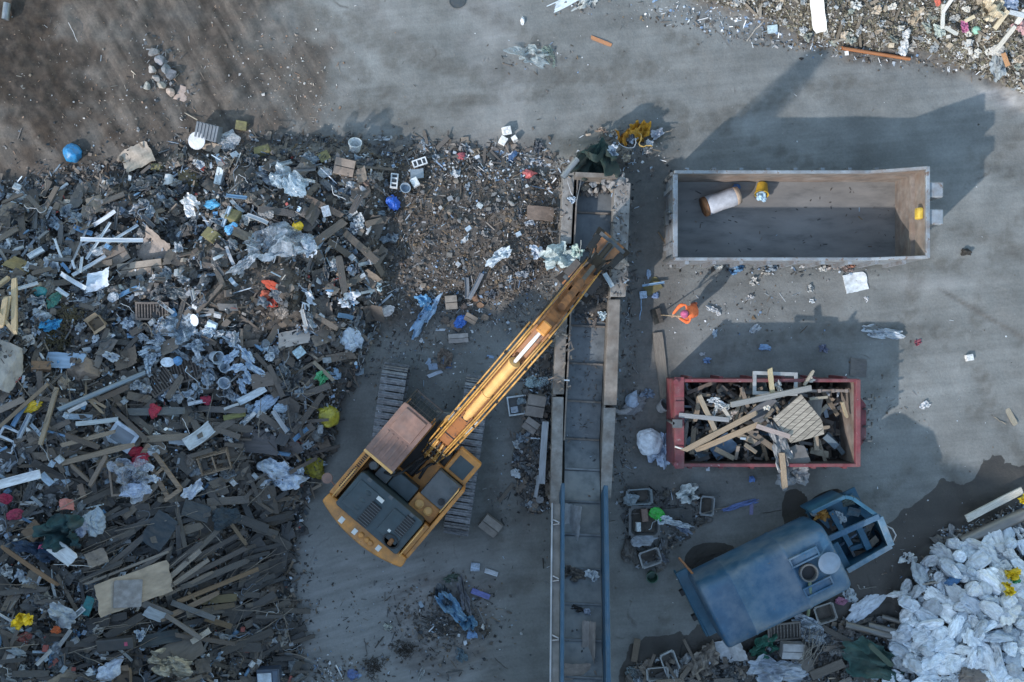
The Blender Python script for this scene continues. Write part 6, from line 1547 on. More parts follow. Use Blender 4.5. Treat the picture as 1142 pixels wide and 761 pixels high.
# things on the conveyor
for (x, y, l, w_, a, c, lb) in ((666, 322, 26, 20, 20, (.06, .058, .055), 'dark rubble clump on the conveyor under the stick'), (652, 340, 30, 22, 0, (.05, .05, .05), 'dark dirt clump on the conveyor below the grapple'), (672, 345, 18, 18, 0, (.06, .055, .05), 'small dark clump at the right conveyor wall')):
    put('bag', 'rubbish_clump', x, y, l, w_, a, c, z=.4, label=lb, cat='rubbish', mt='stone', hgt=.3)
put('film', 'white_scrap', 672, 352, 10, 8, 0, (.56, .68, .74), label='small white triangle of plastic on the conveyor below the clumps', cat='plastic scrap', z=.6); span('strip', 'white_tube', 674, 305, 683, 320, 5, (.56, .64, .68), 'white tube lying beside the grapple on the conveyor wall', 'tube', z=1.15)
put('bag', 'beige_bag', 688, 292, 20, 14, -20, (.40, .34, .29), label='beige rubbish held at the outer side of the grapple', cat='rubbish', z=1.25, mt='cloth'); span('stick', 'white_rod', 648, 268, 647, 296, 3, (.5, .52, .5), 'thin pale rod standing by the mint strip', 'rod', z=1.4)
cslope = lambda y: .35 + (3.2 - .35) * max(0, min(1.2, (y - 490) / 275))
put('card', 'dark_sheet', 639, 582, 25, 38, -8, (.30, .31, .32), label='large grey crumpled sheet lying on the climbing conveyor', cat='sheet', z=cslope(582) + .12, mark='grey conveyor sheet', tilt=.02, hgt=.3)
put('film', 'dark_rag', 641, 640, 30, 14, -8, (.12, .11, .10), label='dark rag across the conveyor, middle of the climb', cat='rag', z=cslope(640) + .10, mt='cloth'); put('film', 'white_scrap', 660, 641, 15, 12, -30, (.46, .52, .56), label='pale bag at the right blue rail of the conveyor', cat='bag', z=cslope(641) + .15)
put('card', 'cardboard_sheet', 658, 716, 18, 46, 0, (.22, .20, .185), label='long brown cardboard on the conveyor near the bottom edge', cat='cardboard', z=cslope(716) + .12, hgt=.25, tilt=.02); put('card', 'cardboard_sheet', 645, 751, 34, 20, -4, (.27, .23, .20), label='brown cardboard cut by the bottom edge on the conveyor', cat='cardboard', z=cslope(751) + .12, hgt=.25, tilt=.02)
put('film', 'pale_scrap', 655, 682, 8, 8, 0, (.32, .36, .44), label='small pale scrap on the conveyor above the long cardboard', cat='plastic scrap', z=cslope(682) + .1); put('film', 'dark_rag', 645, 679, 18, 6, -10, (.03, .03, .032), label='black strip of rag above the long conveyor cardboard', cat='rag', z=cslope(679) + .08, mt='cloth')

# ---- small heap below the excavator
put('film', 'blue_film', 503, 675, 44, 16, -48, (.22, .40, .58), label='pale blue twisted film on the small soil heap', cat='plastic sheet', dz=.08, mark='blue twisted film', hgt=1.1); put('film', 'blue_film', 523, 692, 20, 14, -20, (.14, .30, .46), label='blue film end with a loop at the right of the twisted film', cat='plastic sheet', dz=.1, hgt=1.2); put('film', 'dark_film', 494, 664, 18, 26, 20, (.07, .09, .11), label='dark film beside the blue twisted film', cat='plastic sheet', dz=.05)
put('film', 'grey_film', 517, 664, 10, 36, 12, (.20, .21, .24), label='grey upright film strip right of the dark film', cat='plastic sheet', dz=.08); put('bag', 'blue_bag', 526, 707, 11, 10, 0, (.20, .36, .62), label='small pale blue bag below the blue film end', cat='bag'); put('film', 'green_scrap', 503, 645, 18, 8, 10, (.07, .11, .09), label='dark green scrap at the top of the small soil heap', cat='plastic scrap')
put('block', 'blue_box', 530, 632, 10, 9, -5, (.40, .50, .64), hgt=.1, label='pale blue box end right of the small soil heap', cat='box'); put('block', 'white_tube', 548, 638, 15, 5, -18, (.56, .60, .66), hgt=.1, label='white flat tube on bare ground right of the pale blue box', cat='tube'); put('block', 'violet_tube', 536, 662, 22, 6, -22, (.16, .19, .46), hgt=.08, label='violet-blue flat tube below the pale blue box', cat='tube', mark='violet tube')
put('film', 'white_scrap', 433, 699, 9, 8, 0, (.48, .50, .44), label='pale scrap at the left edge of the small soil heap', cat='plastic scrap'); put('brush', 'dark_brush', 452, 723, 28, 22, 0, (.035, .028, .022), label='dark brown root clump in the small soil heap', cat='brush', hgt=.5, mark='dark root clump'); put('brush', 'dark_brush', 418, 742, 30, 22, 40, (.04, .034, .028), label='dark root clump left of the heap near the bottom edge', cat='brush', hgt=.5)
put('brush', 'dark_brush', 490, 700, 44, 24, 0, (.06, .058, .055), label='grey-brown twig clump in the middle of the small soil heap', cat='brush', hgt=.4); put('film', 'pale_scrap', 470, 750, 6, 16, -20, (.42, .44, .44), label='pale strip low on the small soil heap', cat='plastic scrap'); put('cable', 'black_cable', 408, 723, 12, 22, 0, (.03, .03, .03), label='thin black cable loop on bare ground left of the soil heap', cat='cable')
put('film', 'blue_scrap', 514, 730, 12, 16, 10, (.12, .18, .22), label='blue-grey scrap low right on the small soil heap', cat='plastic scrap'); span('stick', 'wood_stick', 552, 734, 567, 745, 3, (.10, .095, .09), 'dark stick on bare ground right of the small soil heap', 'stick'); put('bag', 'blue_bag', 393, 752, 12, 9, 0, (.10, .16, .36), label='small dark blue bag at the bottom edge', cat='bag'); span('stick', 'grey_stick', 437, 644, 432, 654, 3, (.3, .32, .34), 'short pale stick left of the small soil heap', 'stick')

# ---- yard right of the conveyor
span('plank', 'long_board', 733, 371, 742, 446, 11, (.21, .185, .155), 'broad grey-brown board lying upright between container and skip', 'board', mark='broad grey-brown board', hgt=.05, tilt=.01)
put('board', 'olive_sheet', 727, 319, 19, 16, 30, (.13, .115, .05), label='olive green torn sheet left of the worker', cat='sheet', mark='olive torn sheet', mt='card'); span('strip', 'blue_stick', 716, 319, 741, 315, 2.5, (.25, .40, .56), 'pale blue stick lying across the olive torn sheet', 'stick', dz=.12); span('stick', 'blue_stick', 715, 333, 711, 357, 4, (.30, .46, .66), 'pale blue stick below the olive torn sheet', 'stick')
put('block', 'blue_box', 717, 329, 8, 8, 5, (.40, .54, .70), hgt=.12, label='small pale blue box at the corner of the olive torn sheet', cat='box'); put('cable', 'pale_string', 700, 353, 14, 9, 0, (.36, .42, .48), label='pale curled cord beside the conveyor wall', cat='cord'); put('bag', 'blue_cup', 723, 306, 5, 8, 0, (.28, .38, .52), label='small blue cup above the olive torn sheet', cat='cup'); put('bag', 'blue_cup', 731, 330, 6, 7, 0, (.16, .24, .42), label='small dark blue cup right of the pale blue box', cat='cup')
put('ball', 'white_bundle', 724, 493, 30, 30, -8, (.66, .72, .78), hgt=.5, label='large white bag with a fringed end beside the skip gate', cat='bag', mark='fringed white bag', mt='sheet', dz=.06); put('film', 'white_bundle', 733, 504, 22, 36, 8, (.40, .48, .60), label='hanging fringe of plastic below the large white bag', cat='plastic sheet', dz=.05, hgt=.7)
put('film', 'blue_film', 742, 495, 14, 30, 5, (.34, .42, .56), label='bluish film edge between the large white bag and the skip', cat='plastic sheet', dz=.04)


def jug():
    p = G(705, 447); t = thing('sleeved_bag', 'round bluish bag with a pale limp sleeve reaching the conveyor wall', 'bag', p, 0)
    obj('bag_body', variant('ball', 'sackcloth'), t, (0, 0, 0), (0, 0, 1.1), (.36, .45, .56), (.46, .40, .42)); obj('bag_fold', variant('bag', 'sackcloth'), t, (.05, -.08, .06), (0, 0, .4), (.16, .17, .18), (.52, .46, .22))
    b = MB(); b.tube([(-.05, -.2, .12), (-.2, -.3, .12), (-.36, -.32, .1), (-.52, -.24, .12)], [.07, .085, .075, .05], 9); b.build('sleeve', M['cloth'], t, col=(.38, .38, .38), smooth=True)
    USED.append((705, 447, 14)); LMARK.append((705, 447, 'sleeved bag'))


jug()
put('bucket', 'grey_pot', 736, 456, 15, 15, 0, (.34, .35, .36), hgt=.28, rx=-.5, ry=.5, label='small grey pot tipped below the broad board, left of the skip', cat='pot', mark='tipped grey pot'); put('film', 'pale_scrap', 722, 439, 14, 10, 20, (.18, .24, .32), label='small bluish scraps between the sleeved bag and the broad board', cat='plastic scrap')
put('board', 'white_plastic', 954, 315, 25, 21, 12, (.70, .74, .76), label='shiny white folded panel below the open container', cat='panel', mark='white folded panel', mt='plastic', hgt=1.6)
put('film', 'white_film', 983, 371, 42, 14, -8, (.42, .47, .52), label='curling pale film strip right of the skip, on bare ground', cat='plastic sheet', mark='curling pale film', hgt=.5); put('block', 'foam_block', 1080, 399, 8, 7, 10, (.78, .78, .76), hgt=.12, label='lone white square foam on bare ground at the right', cat='foam', mark='lone white foam'); put('film', 'pale_scrap', 1031, 452, 12, 8, 40, (.50, .52, .54), label='small pale scrap on bare ground right of the skip', cat='plastic scrap')
put('bag', 'dark_lump', 1076, 281, 10, 9, 0, (.03, .028, .025), label='small dark lump on bare ground right of the container', cat='lump', mt='stone'); put('film', 'red_scrap', 1023, 382, 9, 6, 30, (.25, .06, .09), label='small dark red scrap right of the curling pale film', cat='plastic scrap')
put('bag', 'blue_bag', 852, 387, 12, 8, -5, (.22, .36, .58), label='small pale blue bag on bare ground above the skip', cat='bag', mark='small blue bag'); put('film', 'pale_scrap', 842, 367, 14, 8, 40, (.40, .44, .48), label='small pale twisted scrap above the small blue bag', cat='plastic scrap'); put('film', 'white_scrap', 966, 334, 5, 5, 0, WH, label='tiny white scrap below the white folded panel', cat='plastic scrap')
put('board', 'dark_plate', 957, 410, 18, 20, -5, (.13, .12, .115), label='dark square plate beside the upper right skip corner', cat='plate'); span('plank', 'wood_plank', 1123, 456, 1132, 474, 6, (.33, .29, .22), 'short split lath near the right edge on bare ground', 'plank'); span('stick', 'wood_stick', 1108, 465, 1122, 472, 3, (.3, .26, .2), 'short thin stick left of the split lath', 'stick'); span('stick', 'wood_stick', 850, 572, 878, 566, 3, (.06, .055, .05), 'dark stick on bare ground above the tank truck', 'stick')
put('film', 'violet_strap', 826, 563, 44, 7, 17, (.16, .24, .50), label='violet-blue strap on bare ground left of the truck cab', cat='strap', mark='violet-blue strap', mt='cloth', hgt=.4); put('board', 'violet_piece', 838, 568, 4, 12, 0, (.20, .20, .38), label='small violet piece under the violet-blue strap', cat='plastic piece', mt='plastic'); put('bag', 'blue_scrap', 838, 534, 6, 8, 0, (.10, .22, .55), label='small blue scrap below the skip', cat='plastic scrap')
for (x, y, l, w_, a, c) in ((801, 297, 10, 7, 0, (.6, .62, .6)), (820, 299, 18, 12, 30, (.12, .26, .44)), (812, 295, 14, 8, -20, (.3, .36, .4)), (859, 297, 16, 12, 10, (.24, .3, .36)), (853, 304, 8, 6, 0, (.4, .38, .34)), (840, 314, 10, 8, 30, (.42, .42, .4)), (930, 297, 16, 9, 15, (.34, .3, .28)), (944, 300, 12, 8, 0, (.2, .16, .15)), (918, 300, 8, 7, 0, (.5, .5, .48)), (949, 296, 9, 6, 0, (.42, .2, .14)), (896, 297, 10, 4, 20, (.5, .5, .5)), (794, 345, 14, 6, -20, (.55, .58, .6)), (801, 350, 5, 5, 0, (.7, .7, .7)), (797, 372, 5, 10, 0, (.4, .5, .6)), (768, 353, 6, 5, 0, (.14, .26, .55)), (836, 332, 8, 5, 40, (.5, .5, .5)), (903, 322, 8, 8, 0, (.4, .42, .42)), (905, 336, 5, 5, 0, (.6, .64, .66)), (788, 402, 9, 6, 0, (.2, .32, .55)), (783, 395, 6, 4, 0, (.5, .52, .55)), (918, 389, 10, 8, 0, (.14, .16, .24))):
    put('film', 'plastic_scrap', x, y, l, w_, a, c, dz=.02, group='scraps on the ground around the container'); AUTO.append((C.objects[-1], ('white' if min(c) > .5 else 'bluish' if c[2] > c[0] * 1.2 else 'grey' if max(c) - min(c) < .05 else 'brown') + ' scrap', x, y))

# ---- worker
def worker():
    p = P(766, 348, 0)
    t = thing('person', 'worker in orange work clothes and pinkish cap, bending to sweep with a broad broom', 'person', (p.x, p.y, hz(p.x, p.y)), math.atan2(-.30, -1))
    # local x = the way he faces (up-left in the picture)
    V = {}; E = []
    def v(n, co, r, par=None): V[n] = (co, r); E.append((par, n)) if par else None
    v('pelvis', (-.08, 0, .88), (.175, .15)); v('waist', (0, 0, 1.02), (.15, .12), 'pelvis'); v('chest', (.10, 0, 1.20), (.165, .14), 'waist'); v('collar', (.21, 0, 1.37), (.095, .085), 'chest'); v('neck', (.29, 0, 1.49), (.05, .05), 'collar'); v('skull0', (.32, 0, 1.53), (.085, .08), 'neck'); v('skull1', (.35, 0, 1.63), (.088, .08), 'skull0'); v('skull2', (.36, 0, 1.69), (.05, .05), 'skull1')
    for s_, n in ((1, 'l'), (-1, 'r')):
        v('hip' + n, (-.08, s_ * .10, .82), (.10, .10), 'pelvis'); v('knee' + n, (.04 + (.10 if s_ > 0 else -.16), s_ * .14, .46), (.075, .075), 'hip' + n); v('ankle' + n, ((.02 if s_ > 0 else -.30), s_ * .15, .10), (.05, .05), 'knee' + n); v('toe' + n, ((.20 if s_ > 0 else -.12), s_ * .17, .05), (.04, .035), 'ankle' + n)
        v('shoulder' + n, (.20, s_ * .24, 1.34), (.068, .068), 'collar')
        v('elbow' + n, ((.27 if s_ > 0 else .31), s_ * .24, 1.06), (.056, .056), 'shoulder' + n); v('wrist' + n, ((.42 if s_ > 0 else .50), s_ * .09, (1.10 if s_ > 0 else .86)), (.036, .036), 'elbow' + n); v('palm' + n, ((.46 if s_ > 0 else .545), s_ * .03, (1.08 if s_ > 0 else .82)), (.034, .022), 'wrist' + n)
    names = list(V); idx = {n: i for i, n in enumerate(names)}
    me = bpy.data.meshes.new('person'); me.from_pydata([V[n][0] for n in names], [(idx[a], idx[b]) for a, b in E], [])
    o = bpy.data.objects.new('body', me); C.objects.link(o)
    sk = o.modifiers.new('s', 'SKIN'); 
    for i, n in enumerate(names):
        me.skin_vertices[0].data[i].radius = V[n][1]; me.skin_vertices[0].data[i].use_root = (n == 'pelvis')
    skinned = lambda: bpy.data.meshes.new_from_object(o.evaluated_get(bpy.context.evaluated_depsgraph_get()))
    m1 = skinned(); bm = bmesh.new(); bm.from_mesh(m1)
    eb = [e for e in bm.edges if e.is_boundary]                # close any gap the skin left at a joint
    if eb:
        try: bmesh.ops.bridge_loops(bm, edges=eb)
        except Exception: bmesh.ops.holes_fill(bm, edges=eb, sides=0)
        eb = [e for e in bm.edges if e.is_boundary]
        if eb: bmesh.ops.holes_fill(bm, edges=eb, sides=0)
    for _ in range(4): bmesh.ops.smooth_vert(bm, verts=[q for q in bm.verts if min((q.co - Vector(V['shoulder' + n][0])).length for n in 'lr') < .2], factor=.5, use_axis_x=True, use_axis_y=True, use_axis_z=True)
    bmesh.ops.recalc_face_normals(bm, faces=bm.faces); bm.to_mesh(m1); bm.free()
    o.modifiers.clear(); o.data = m1; o.modifiers.new('u', 'SUBSURF').levels = 2
    m2 = skinned(); bpy.data.objects.remove(o)
    b = MB()
    # fingers curled round the handle, in the same mesh as the body
    for n, s_ in (('l', 1), ('r', -1)):
        q = Vector(V['palm' + n][0]); hd = Vector((.92, 0, -.38)).normalized()
        for k in range(4):
            a = q + hd * (-.03 + k * .021) + Vector((0, -s_ * .005, 0)); ln = (.036, .042, .040, .032)[k]
            b.tube([a + Vector((0, s_ * .012, .012)), a + Vector((0, -s_ * .018, .03)), a + Vector((0, -s_ * .036, .012)), a + Vector((0, -s_ * (.03), -ln * .5)), a + Vector((0, -s_ * .012, -ln * .62))], [.010, .0095, .009, .008, .006], 6)
        b.tube([q + hd * -.045, q + hd * -.03 + Vector((0, s_ * .02, -.025)), q + hd * .005 + Vector((0, s_ * .004, -.042))], [.012, .011, .008], 6)
    # ears, nose, brow on the head
    h0 = Vector((.35, 0, 1.60)); fw = Vector((.80, 0, -.55)).normalized()
    b.tube([h0 + fw * .075 + Vector((0, 0, .012)), h0 + fw * .112 + Vector((0, 0, -.02)), h0 + fw * .08 + Vector((0, 0, -.03))], [.008, .016, .01], 6)
    for s_ in (-1, 1):
        b.tube([h0 + Vector((-.01, s_ * .08, -.02)), h0 + Vector((.0, s_ * .098, 0)), h0 + Vector((-.01, s_ * .085, .03))], [.012, .016, .01], 6)
        b.tube([h0 + fw * .076 + Vector((0, s_ * .03, .022)), h0 + fw * .084 + Vector((0, s_ * .03, .022))], [.012, .006], 6, m=4)
    b.tube([h0 + fw * .078 + Vector((0, -.022, -.05)), h0 + fw * .083 + Vector((0, 0, -.052)), h0 + fw * .078 + Vector((0, .022, -.05))], [.004, .007, .004], 5, m=3)
    m3 = b.mesh('f', smooth=True)
    bm = bmesh.new(); bm.from_mesh(m2); n_body = len(bm.faces); bm.from_mesh(m3); bm.faces.ensure_lookup_table()
    jacket, trouser, skin, lip, eye, shoe = range(6)
    for i, f in enumerate(bm.faces):
        c = f.calc_center_median(); f.smooth = True
        if i >= n_body: f.material_index = {0: skin, 3: lip, 4: eye}.get(f.material_index, skin); continue
        if c.z > 1.47 and c.x > .22 and abs(c.y) < .12: mi = skin
        elif c.z < .13: mi = shoe
        elif c.z < .90 and c.x < .33 and abs(c.y) < .3: mi = trouser
        elif min((c - Vector(V['palm' + n][0])).length for n in 'lr') < .075: mi = skin
        else: mi = jacket
        f.material_index = mi
    bm.to_mesh(m2); bm.free()
    o = obj('body', m2, t)
    for mm in (mat('orange_jacket', (.80, .17, .05), .8, ns=9, var=(.7, 1.15), bumps=.5, bscale=14), mat('orange_trousers', (.55, .12, .05), .85, ns=9, dirt=.4, bumps=.4), mat('skin', (.42, .25, .17), .6, bumps=.05), mat('lips', (.30, .11, .09), .5, bumps=0), mat('eye', (.05, .04, .035), .3, bumps=0), mat('pale_shoes', (.45, .42, .36), .7, dirt=.5)):
        o.data.materials.append(mm)
    b = MB(); X = Matrix.Translation((.355, 0, 1.635)) @ Matrix.Rotation(.55, 4, 'Y')
    b.lathe([(.104, -.02), (.108, .03), (.09, .085), (.05, .115), (.0001, .122)], 20, X=X); cp = b.build('cap', mat('pink_cap', (.46, .10, .20), .9, ns=14, bumps=.5, bscale=40), t, smooth=True)
    b = MB(); b.lathe([(.101, -.065), (.106, -.02), (.098, .0)], 20, X=X @ Matrix.Translation((-.008, 0, 0)) @ Matrix.Diagonal((.96, .98, 1, 1))); b.build('hair', mat('dark_hair', (.03, .022, .02), .7, bumps=.4), t, smooth=True)
    # broom: separate thing, held in both hands
    R4 = Matrix.Translation(t.location) @ Matrix.Rotation(t.rotation_euler.z, 4, 'Z')
    h1 = R4 @ Vector((.435, .03, 1.17)); h2 = R4 @ Vector((.53, -.02, .835)) ; d = (h2 - h1).normalized()
    g = h2 + d * ((h2.z - hz(h2.x, h2.y) - .12) / -d.z)
    br = thing('broom', 'broad dark broom on a pale wooden handle, held by the worker', 'broom', (g.x, g.y, hz(g.x, g.y)), t.rotation_euler.z)
    br2 = Matrix.Rotation(-t.rotation_euler.z, 3, 'Z'); L = lambda w_: br2 @ (Vector(w_) - br.location)
    b = MB(); b.tube([L(h1 - d * .12), L(g)], .017, 8); b.build('handle', M['wood'], br, col=(.5, .40, .27), smooth=True)
    b = MB(); b.box(-.03, .09, -.20, .20, .1, .15); b.build('head', M['wood'], br, col=(.05, .045, .04), bevel=.008)
    b = MB()
    for i in range(9):
        for j in range(24): b.beam((-.02 + i * .013, -.19 + j * .0165, .1), (-.03 + i * .034, -.21 + j * .0185, .0), .006, .006)
    b.build('bristles', M['brush'], br, col=(.03, .035, .035))
    USED.append((758, 345, 22)); LMARK.append((766, 345, 'worker'))


worker()


# ---- inside the container
def roll():
    z = .27; a, b_ = P(788, 230, z + .28), P(820, 219, z + .22); d = b_ - a; d.z = 0
    m = (a + b_) / 2
    t = thing('rolled_carpet', 'grey and rust-stained roll lying in the open container', 'roll', (m.x, m.y, z), math.atan2(d.y, d.x)); l = d.length + .2
    b = MB(); X = Matrix.Translation((-l / 2, 0, .26)) @ Matrix.Rotation(R(90), 4, 'Y')
    b.lathe([(.20, 0), (.26, .02), (.27, .2), (.25, .5), (.26, .8), (.24, l - .03), (.19, l)], 24, X=X); o = b.build('roll', M['sackcloth'], t, smooth=True, col=(.50, .51, .54))
    b = MB(); b.lathe([(.255, -.01), (.275, .02), (.275, .08), (.268, .12)], 24, X=X); b.build('rust_wrap', sticksteel, t, smooth=True)
    b = MB(); b.lathe([(.248, l - .14), (.256, l - .1), (.235, l + .0)], 24, X=X); b.build('end_fold', M['card'], t, col=(.46, .34, .24), smooth=True)
    b = MB(); b.lathe([(.0001, l - .005), (.17, l + .004), (.2, l - .02)], 20, X=X); b.build('end_cap', M['plastic'], t, col=(.7, .7, .72), smooth=True)


roll()


def pail():
    p = P(848, 212, .27); t = thing('yellow_bucket', 'yellow bucket lying with a pale blue cloth in its mouth, in the container', 'bucket', p, R(80))
    b = MB(); X = Matrix.Translation((0, 0, .18)) @ Matrix.Rotation(R(-66), 4, 'Y')
    b.lathe([(.0001, -.15), (.14, -.15), (.18, .16), (.195, .16), (.195, .19), (.17, .19), (.13, -.13), (.0001, -.13)], 24, X=X); b.build('shell', M['plastic'], t, col=(.62, .38, .03))
    me = variant('bag', 'sheet'); o = obj('blue_cloth', me, t, (-.2, 0, .16), (0, .3, 0), (.45, .66, .82), (.34, .3, .26))
    b = MB()
    for i in range(12):
        a0, a1 = math.pi * i / 12, math.pi * (i + 1) / 12
        b.tube([X @ Vector((.2 * math.cos(a0), .2 * math.sin(a0), .19 + .05 * math.sin(a0))), X @ Vector((.2 * math.cos(a1), .2 * math.sin(a1), .19 + .05 * math.sin(a1)))], .007, 5)
    b.build('handle', M['metal'], t, col=(.1, .1, .1))


pail()
put('bag', 'blue_scrap', 821, 208, 7, 6, 0, (.03, .12, .30), label='small dark blue scrap above the roll in the container', cat='plastic scrap', z=.27, hgt=.15)

# ---- load of the red skip
sk = [(762, 503, 843, 460, 6, 1.55, (.33, .25, .17), 'longer of two parallel light beams in the skip'), (776, 503, 846, 472, 6, 1.45, (.35, .26, .17), 'lower of the two parallel light beams in the skip'), (775, 470, 780, 440, 5, 1.2, (.30, .24, .18), 'short beam standing steep near the skip gate'), (779, 441, 800, 486, 5, 1.5, (.36, .29, .21), 'light beam slanting down left in the skip'),
      (814, 451, 905, 433, 6, 1.7, (.27, .27, .26), 'longest grey beam lying across the skip top'), (757, 463, 812, 468, 5, 1.5, (.26, .27, .28), 'grey beam resting on the skip gate'), (858, 411, 861, 440, 5, 1.6, (.48, .40, .24), 'yellowish beam rising over the upper skip rim'), (832, 478, 866, 503, 6, 1.1, (.22, .18, .14), 'brown beam slanting down in the middle of the skip'),
      (849, 493, 855, 513, 4, .9, (.25, .19, .13), 'short brown beam near the lower skip rim'), (871, 505, 875, 544, 6, 1.5, (.36, .27, .18), 'light beam hanging over the lower skip rim'), (765, 439, 797, 426, 4, 1.0, (.16, .12, .10), 'dark beam in the upper left skip corner'), (800, 430, 822, 444, 6, .9, (.16, .13, .11), 'dark brown beam at the upper skip rim'),
      (826, 432, 834, 455, 4, 1.3, (.22, .17, .13), 'thin brown beam below the grey frame'), (761, 510, 766, 470, 4, 1.0, (.25, .23, .21), 'grey beam along the inside of the skip gate'), (765, 489, 789, 513, 8, .9, (.08, .13, .17), 'dark blue beam in the lower left skip corner'), (866, 474, 866, 512, 5, 1.3, (.30, .26, .2), 'upright pale beam beside the wire mesh strip'),
      (921, 483, 940, 506, 5, .8, (.09, .12, .14), 'dark blue-grey beam at the right end of the skip'), (919, 486, 932, 498, 7, .9, (.12, .17, .21), 'short pale blue-grey beam at the right end'), (903, 502, 923, 507, 7, .9, (.28, .24, .18), 'short level beam under the dark square sheet'), (902, 445, 922, 443, 3, 1.3, (.33, .29, .22), 'thin pale lath right of the grey longest beam'), (938, 448, 944, 466, 3, 1.2, (.40, .32, .20), 'pale yellow lath at the right skip end'),
      (843, 475, 880, 487, 5, 1.6, (.40, .32, .29), 'pinkish lath crossing the middle of the skip'), (896, 430, 907, 413, 3, 1.5, (.42, .36, .28), 'thin pale stick rising over the upper skip rim'), (903, 499, 920, 490, 6, .7, (.17, .13, .10), 'dark brown beam in the lower right of the skip'), (800, 466, 818, 459, 4, 1.4, (.45, .38, .30), 'pale splintered lath near the white debris in the skip'), (806, 455, 814, 468, 4, 1.5, (.5, .45, .38), 'short pale splintered block above the light beams')]
for (x0, y0, x1, y1, w_, z, c, lb) in sk:
    span('plank', 'wood_beam', x0, y0, x1, y1, w_, c, lb, 'beam', z=z, tilt=.1, ry=rnd(-.12, .12), hgt=.09, group='scrap wood loaded in the red skip', keep=False)
for k in range(26):                                     # loose pale pieces between the long beams
    x, y = rnd(768, 935), rnd(432, 508); a = rnd(0, 180); l = rnd(12, 42); zz = max(.4, 1.25 - ((x - 845) / 95) ** 2 * .6) + rnd(-.25, .2); g = rnd(.7, 1.2)
    put('plank', 'wood_beam', x, y, l, rnd(2.5, 5.5), a, (.30 * g, .245 * g, .18 * g), z=zz, tilt=.25, hgt=rnd(.03, .08), group='scrap wood loaded in the red skip', keep=False); AUTO.append((C.objects[-1], 'scrap beam', x, y))
LMARK += [(757, 470, 'skip gate'), (850, 515, 'lower skip rim'), (850, 425, 'upper skip rim'), (950, 470, 'right skip end')]


def slat_door():
    c_ = [P(862, 467, 1.62), P(894, 440, 1.66), P(917, 469, 1.6), P(918, 484, 1.5), P(881, 494, 1.45)]
    m = sum(c_, Vector()) / 5; t = thing('board_gate', 'grey weathered board door with five corners lying on top of the skip load', 'door', m, 0)
    ax = (c_[1] - c_[0]).normalized()
    b = MB(); b.prism([((p - m).x, (p - m).y) for p in c_], -.03, 0.0); b.build('backing', M['board'], t, col=(.12, .11, .10))
    # boards across, clipped to the outline
    per = Vector((-ax.y, ax.x, 0)); pts = [((p - m).dot(ax), (p - m).dot(per)) for p in c_]
    lo, hi = min(p[1] for p in pts), max(p[1] for p in pts); n = 9
    for k in range(n):
        a0, a1 = lo + (hi - lo) * k / n + .008, lo + (hi - lo) * (k + 1) / n - .008
        xs = []
        for q in (a0, a1):
            for i in range(5):
                (x0, y0), (x1, y1) = pts[i], pts[(i + 1) % 5]
                if (y0 - q) * (y1 - q) < 0: xs.append((q, x0 + (x1 - x0) * (q - y0) / (y1 - y0)))
        la = [x for q, x in xs if q == a0]; lb = [x for q, x in xs if q == a1]
        if len(la) < 2: la = lb
        if len(lb) < 2: lb = la
        if len(la) < 2: continue
        poly = [ax * min(la) + per * a0, ax * max(la) + per * a0, ax * max(lb) + per * a1, ax * min(lb) + per * a1]
        b = MB(); b.prism([(p.x, p.y) for p in poly], .002, .03 + rnd(0, .008)); g = rnd(.85, 1.2); b.build('board', M['wood'], t, col=(.33 * g, .29 * g, .235 * g))
    LMARK.append((893, 468, 'weathered board door'))


slat_door()
wframe(864, 428, 50, 26, -2, (.36, .37, .37), 'grey open frame sticking out over the upper skip rim', t_=.09, dz=1.42, tl=(-.1, .02))
for (x, y, l, w_, a, z, c, mt_, lb) in ((885, 511, 34, 24, 25, 1.35, (.15, .145, .14), 'card', 'dark square sheet below the weathered board door'), (806, 498, 28, 22, 30, 1.0, (.10, .17, .26), 'board', 'blue square panel under the parallel light beams'), (826, 499, 60, 36, 0, .45, (.035, .06, .07), 'board', 'large dark teal board on the skip floor'), (852, 458, 34, 18, 40, 1.2, (.12, .13, .145), 'board', 'dark slate panel left of the weathered board door'), (845, 436, 22, 18, 20, .9, (.06, .10, .11), 'board', 'dark teal panel under the grey frame'), (908, 455, 26, 16, 80, 1.2, (.20, .18, .16), 'board', 'grey-brown panel behind the weathered board door'), (861, 478, 26, 18, -10, 1.0, (.06, .12, .19), 'board', 'dark blue panel in the middle of the skip')):
    put('board', 'scrap_plywood', x, y, l, w_, a, c, z=z, label=lb, cat='panel', mt=mt_, keep=False, group='panels loaded in the red skip')
span('film', 'mesh_strip', 858, 468, 880, 528, 18, (.20, .21, .22), 'long grey wire mesh strip hanging out over the lower skip rim', 'mesh strip', z=1.5, hgt=.5, keep=False); put('film', 'mesh_strip', 884, 531, 34, 26, 20, (.24, .25, .255), label='spread grey end of the mesh strip outside the lower skip rim', cat='mesh strip', z=1.1, keep=False, hgt=.5)
for (x, y, l, w_, a, c) in ((802, 450, 20, 6, -30, WH), (808, 455, 16, 5, 20, (.6, .6, .58)), (798, 456, 6, 16, -20, (.5, .52, .52)), (815, 462, 14, 6, 30, (.5, .42, .36)), (795, 446, 14, 5, 5, (.55, .58, .6)), (868, 431, 8, 12, 0, (.5, .5, .48)), (903, 424, 9, 6, 20, (.55, .5, .45)), (855, 455, 7, 6, 0, (.7, .66, .58))):
    put('film', 'broken_plastic', x, y, l, w_, a, c, z=1.5, group='broken pale pieces in the red skip', keep=False); AUTO.append((C.objects[-1], 'pale broken piece', x, y))

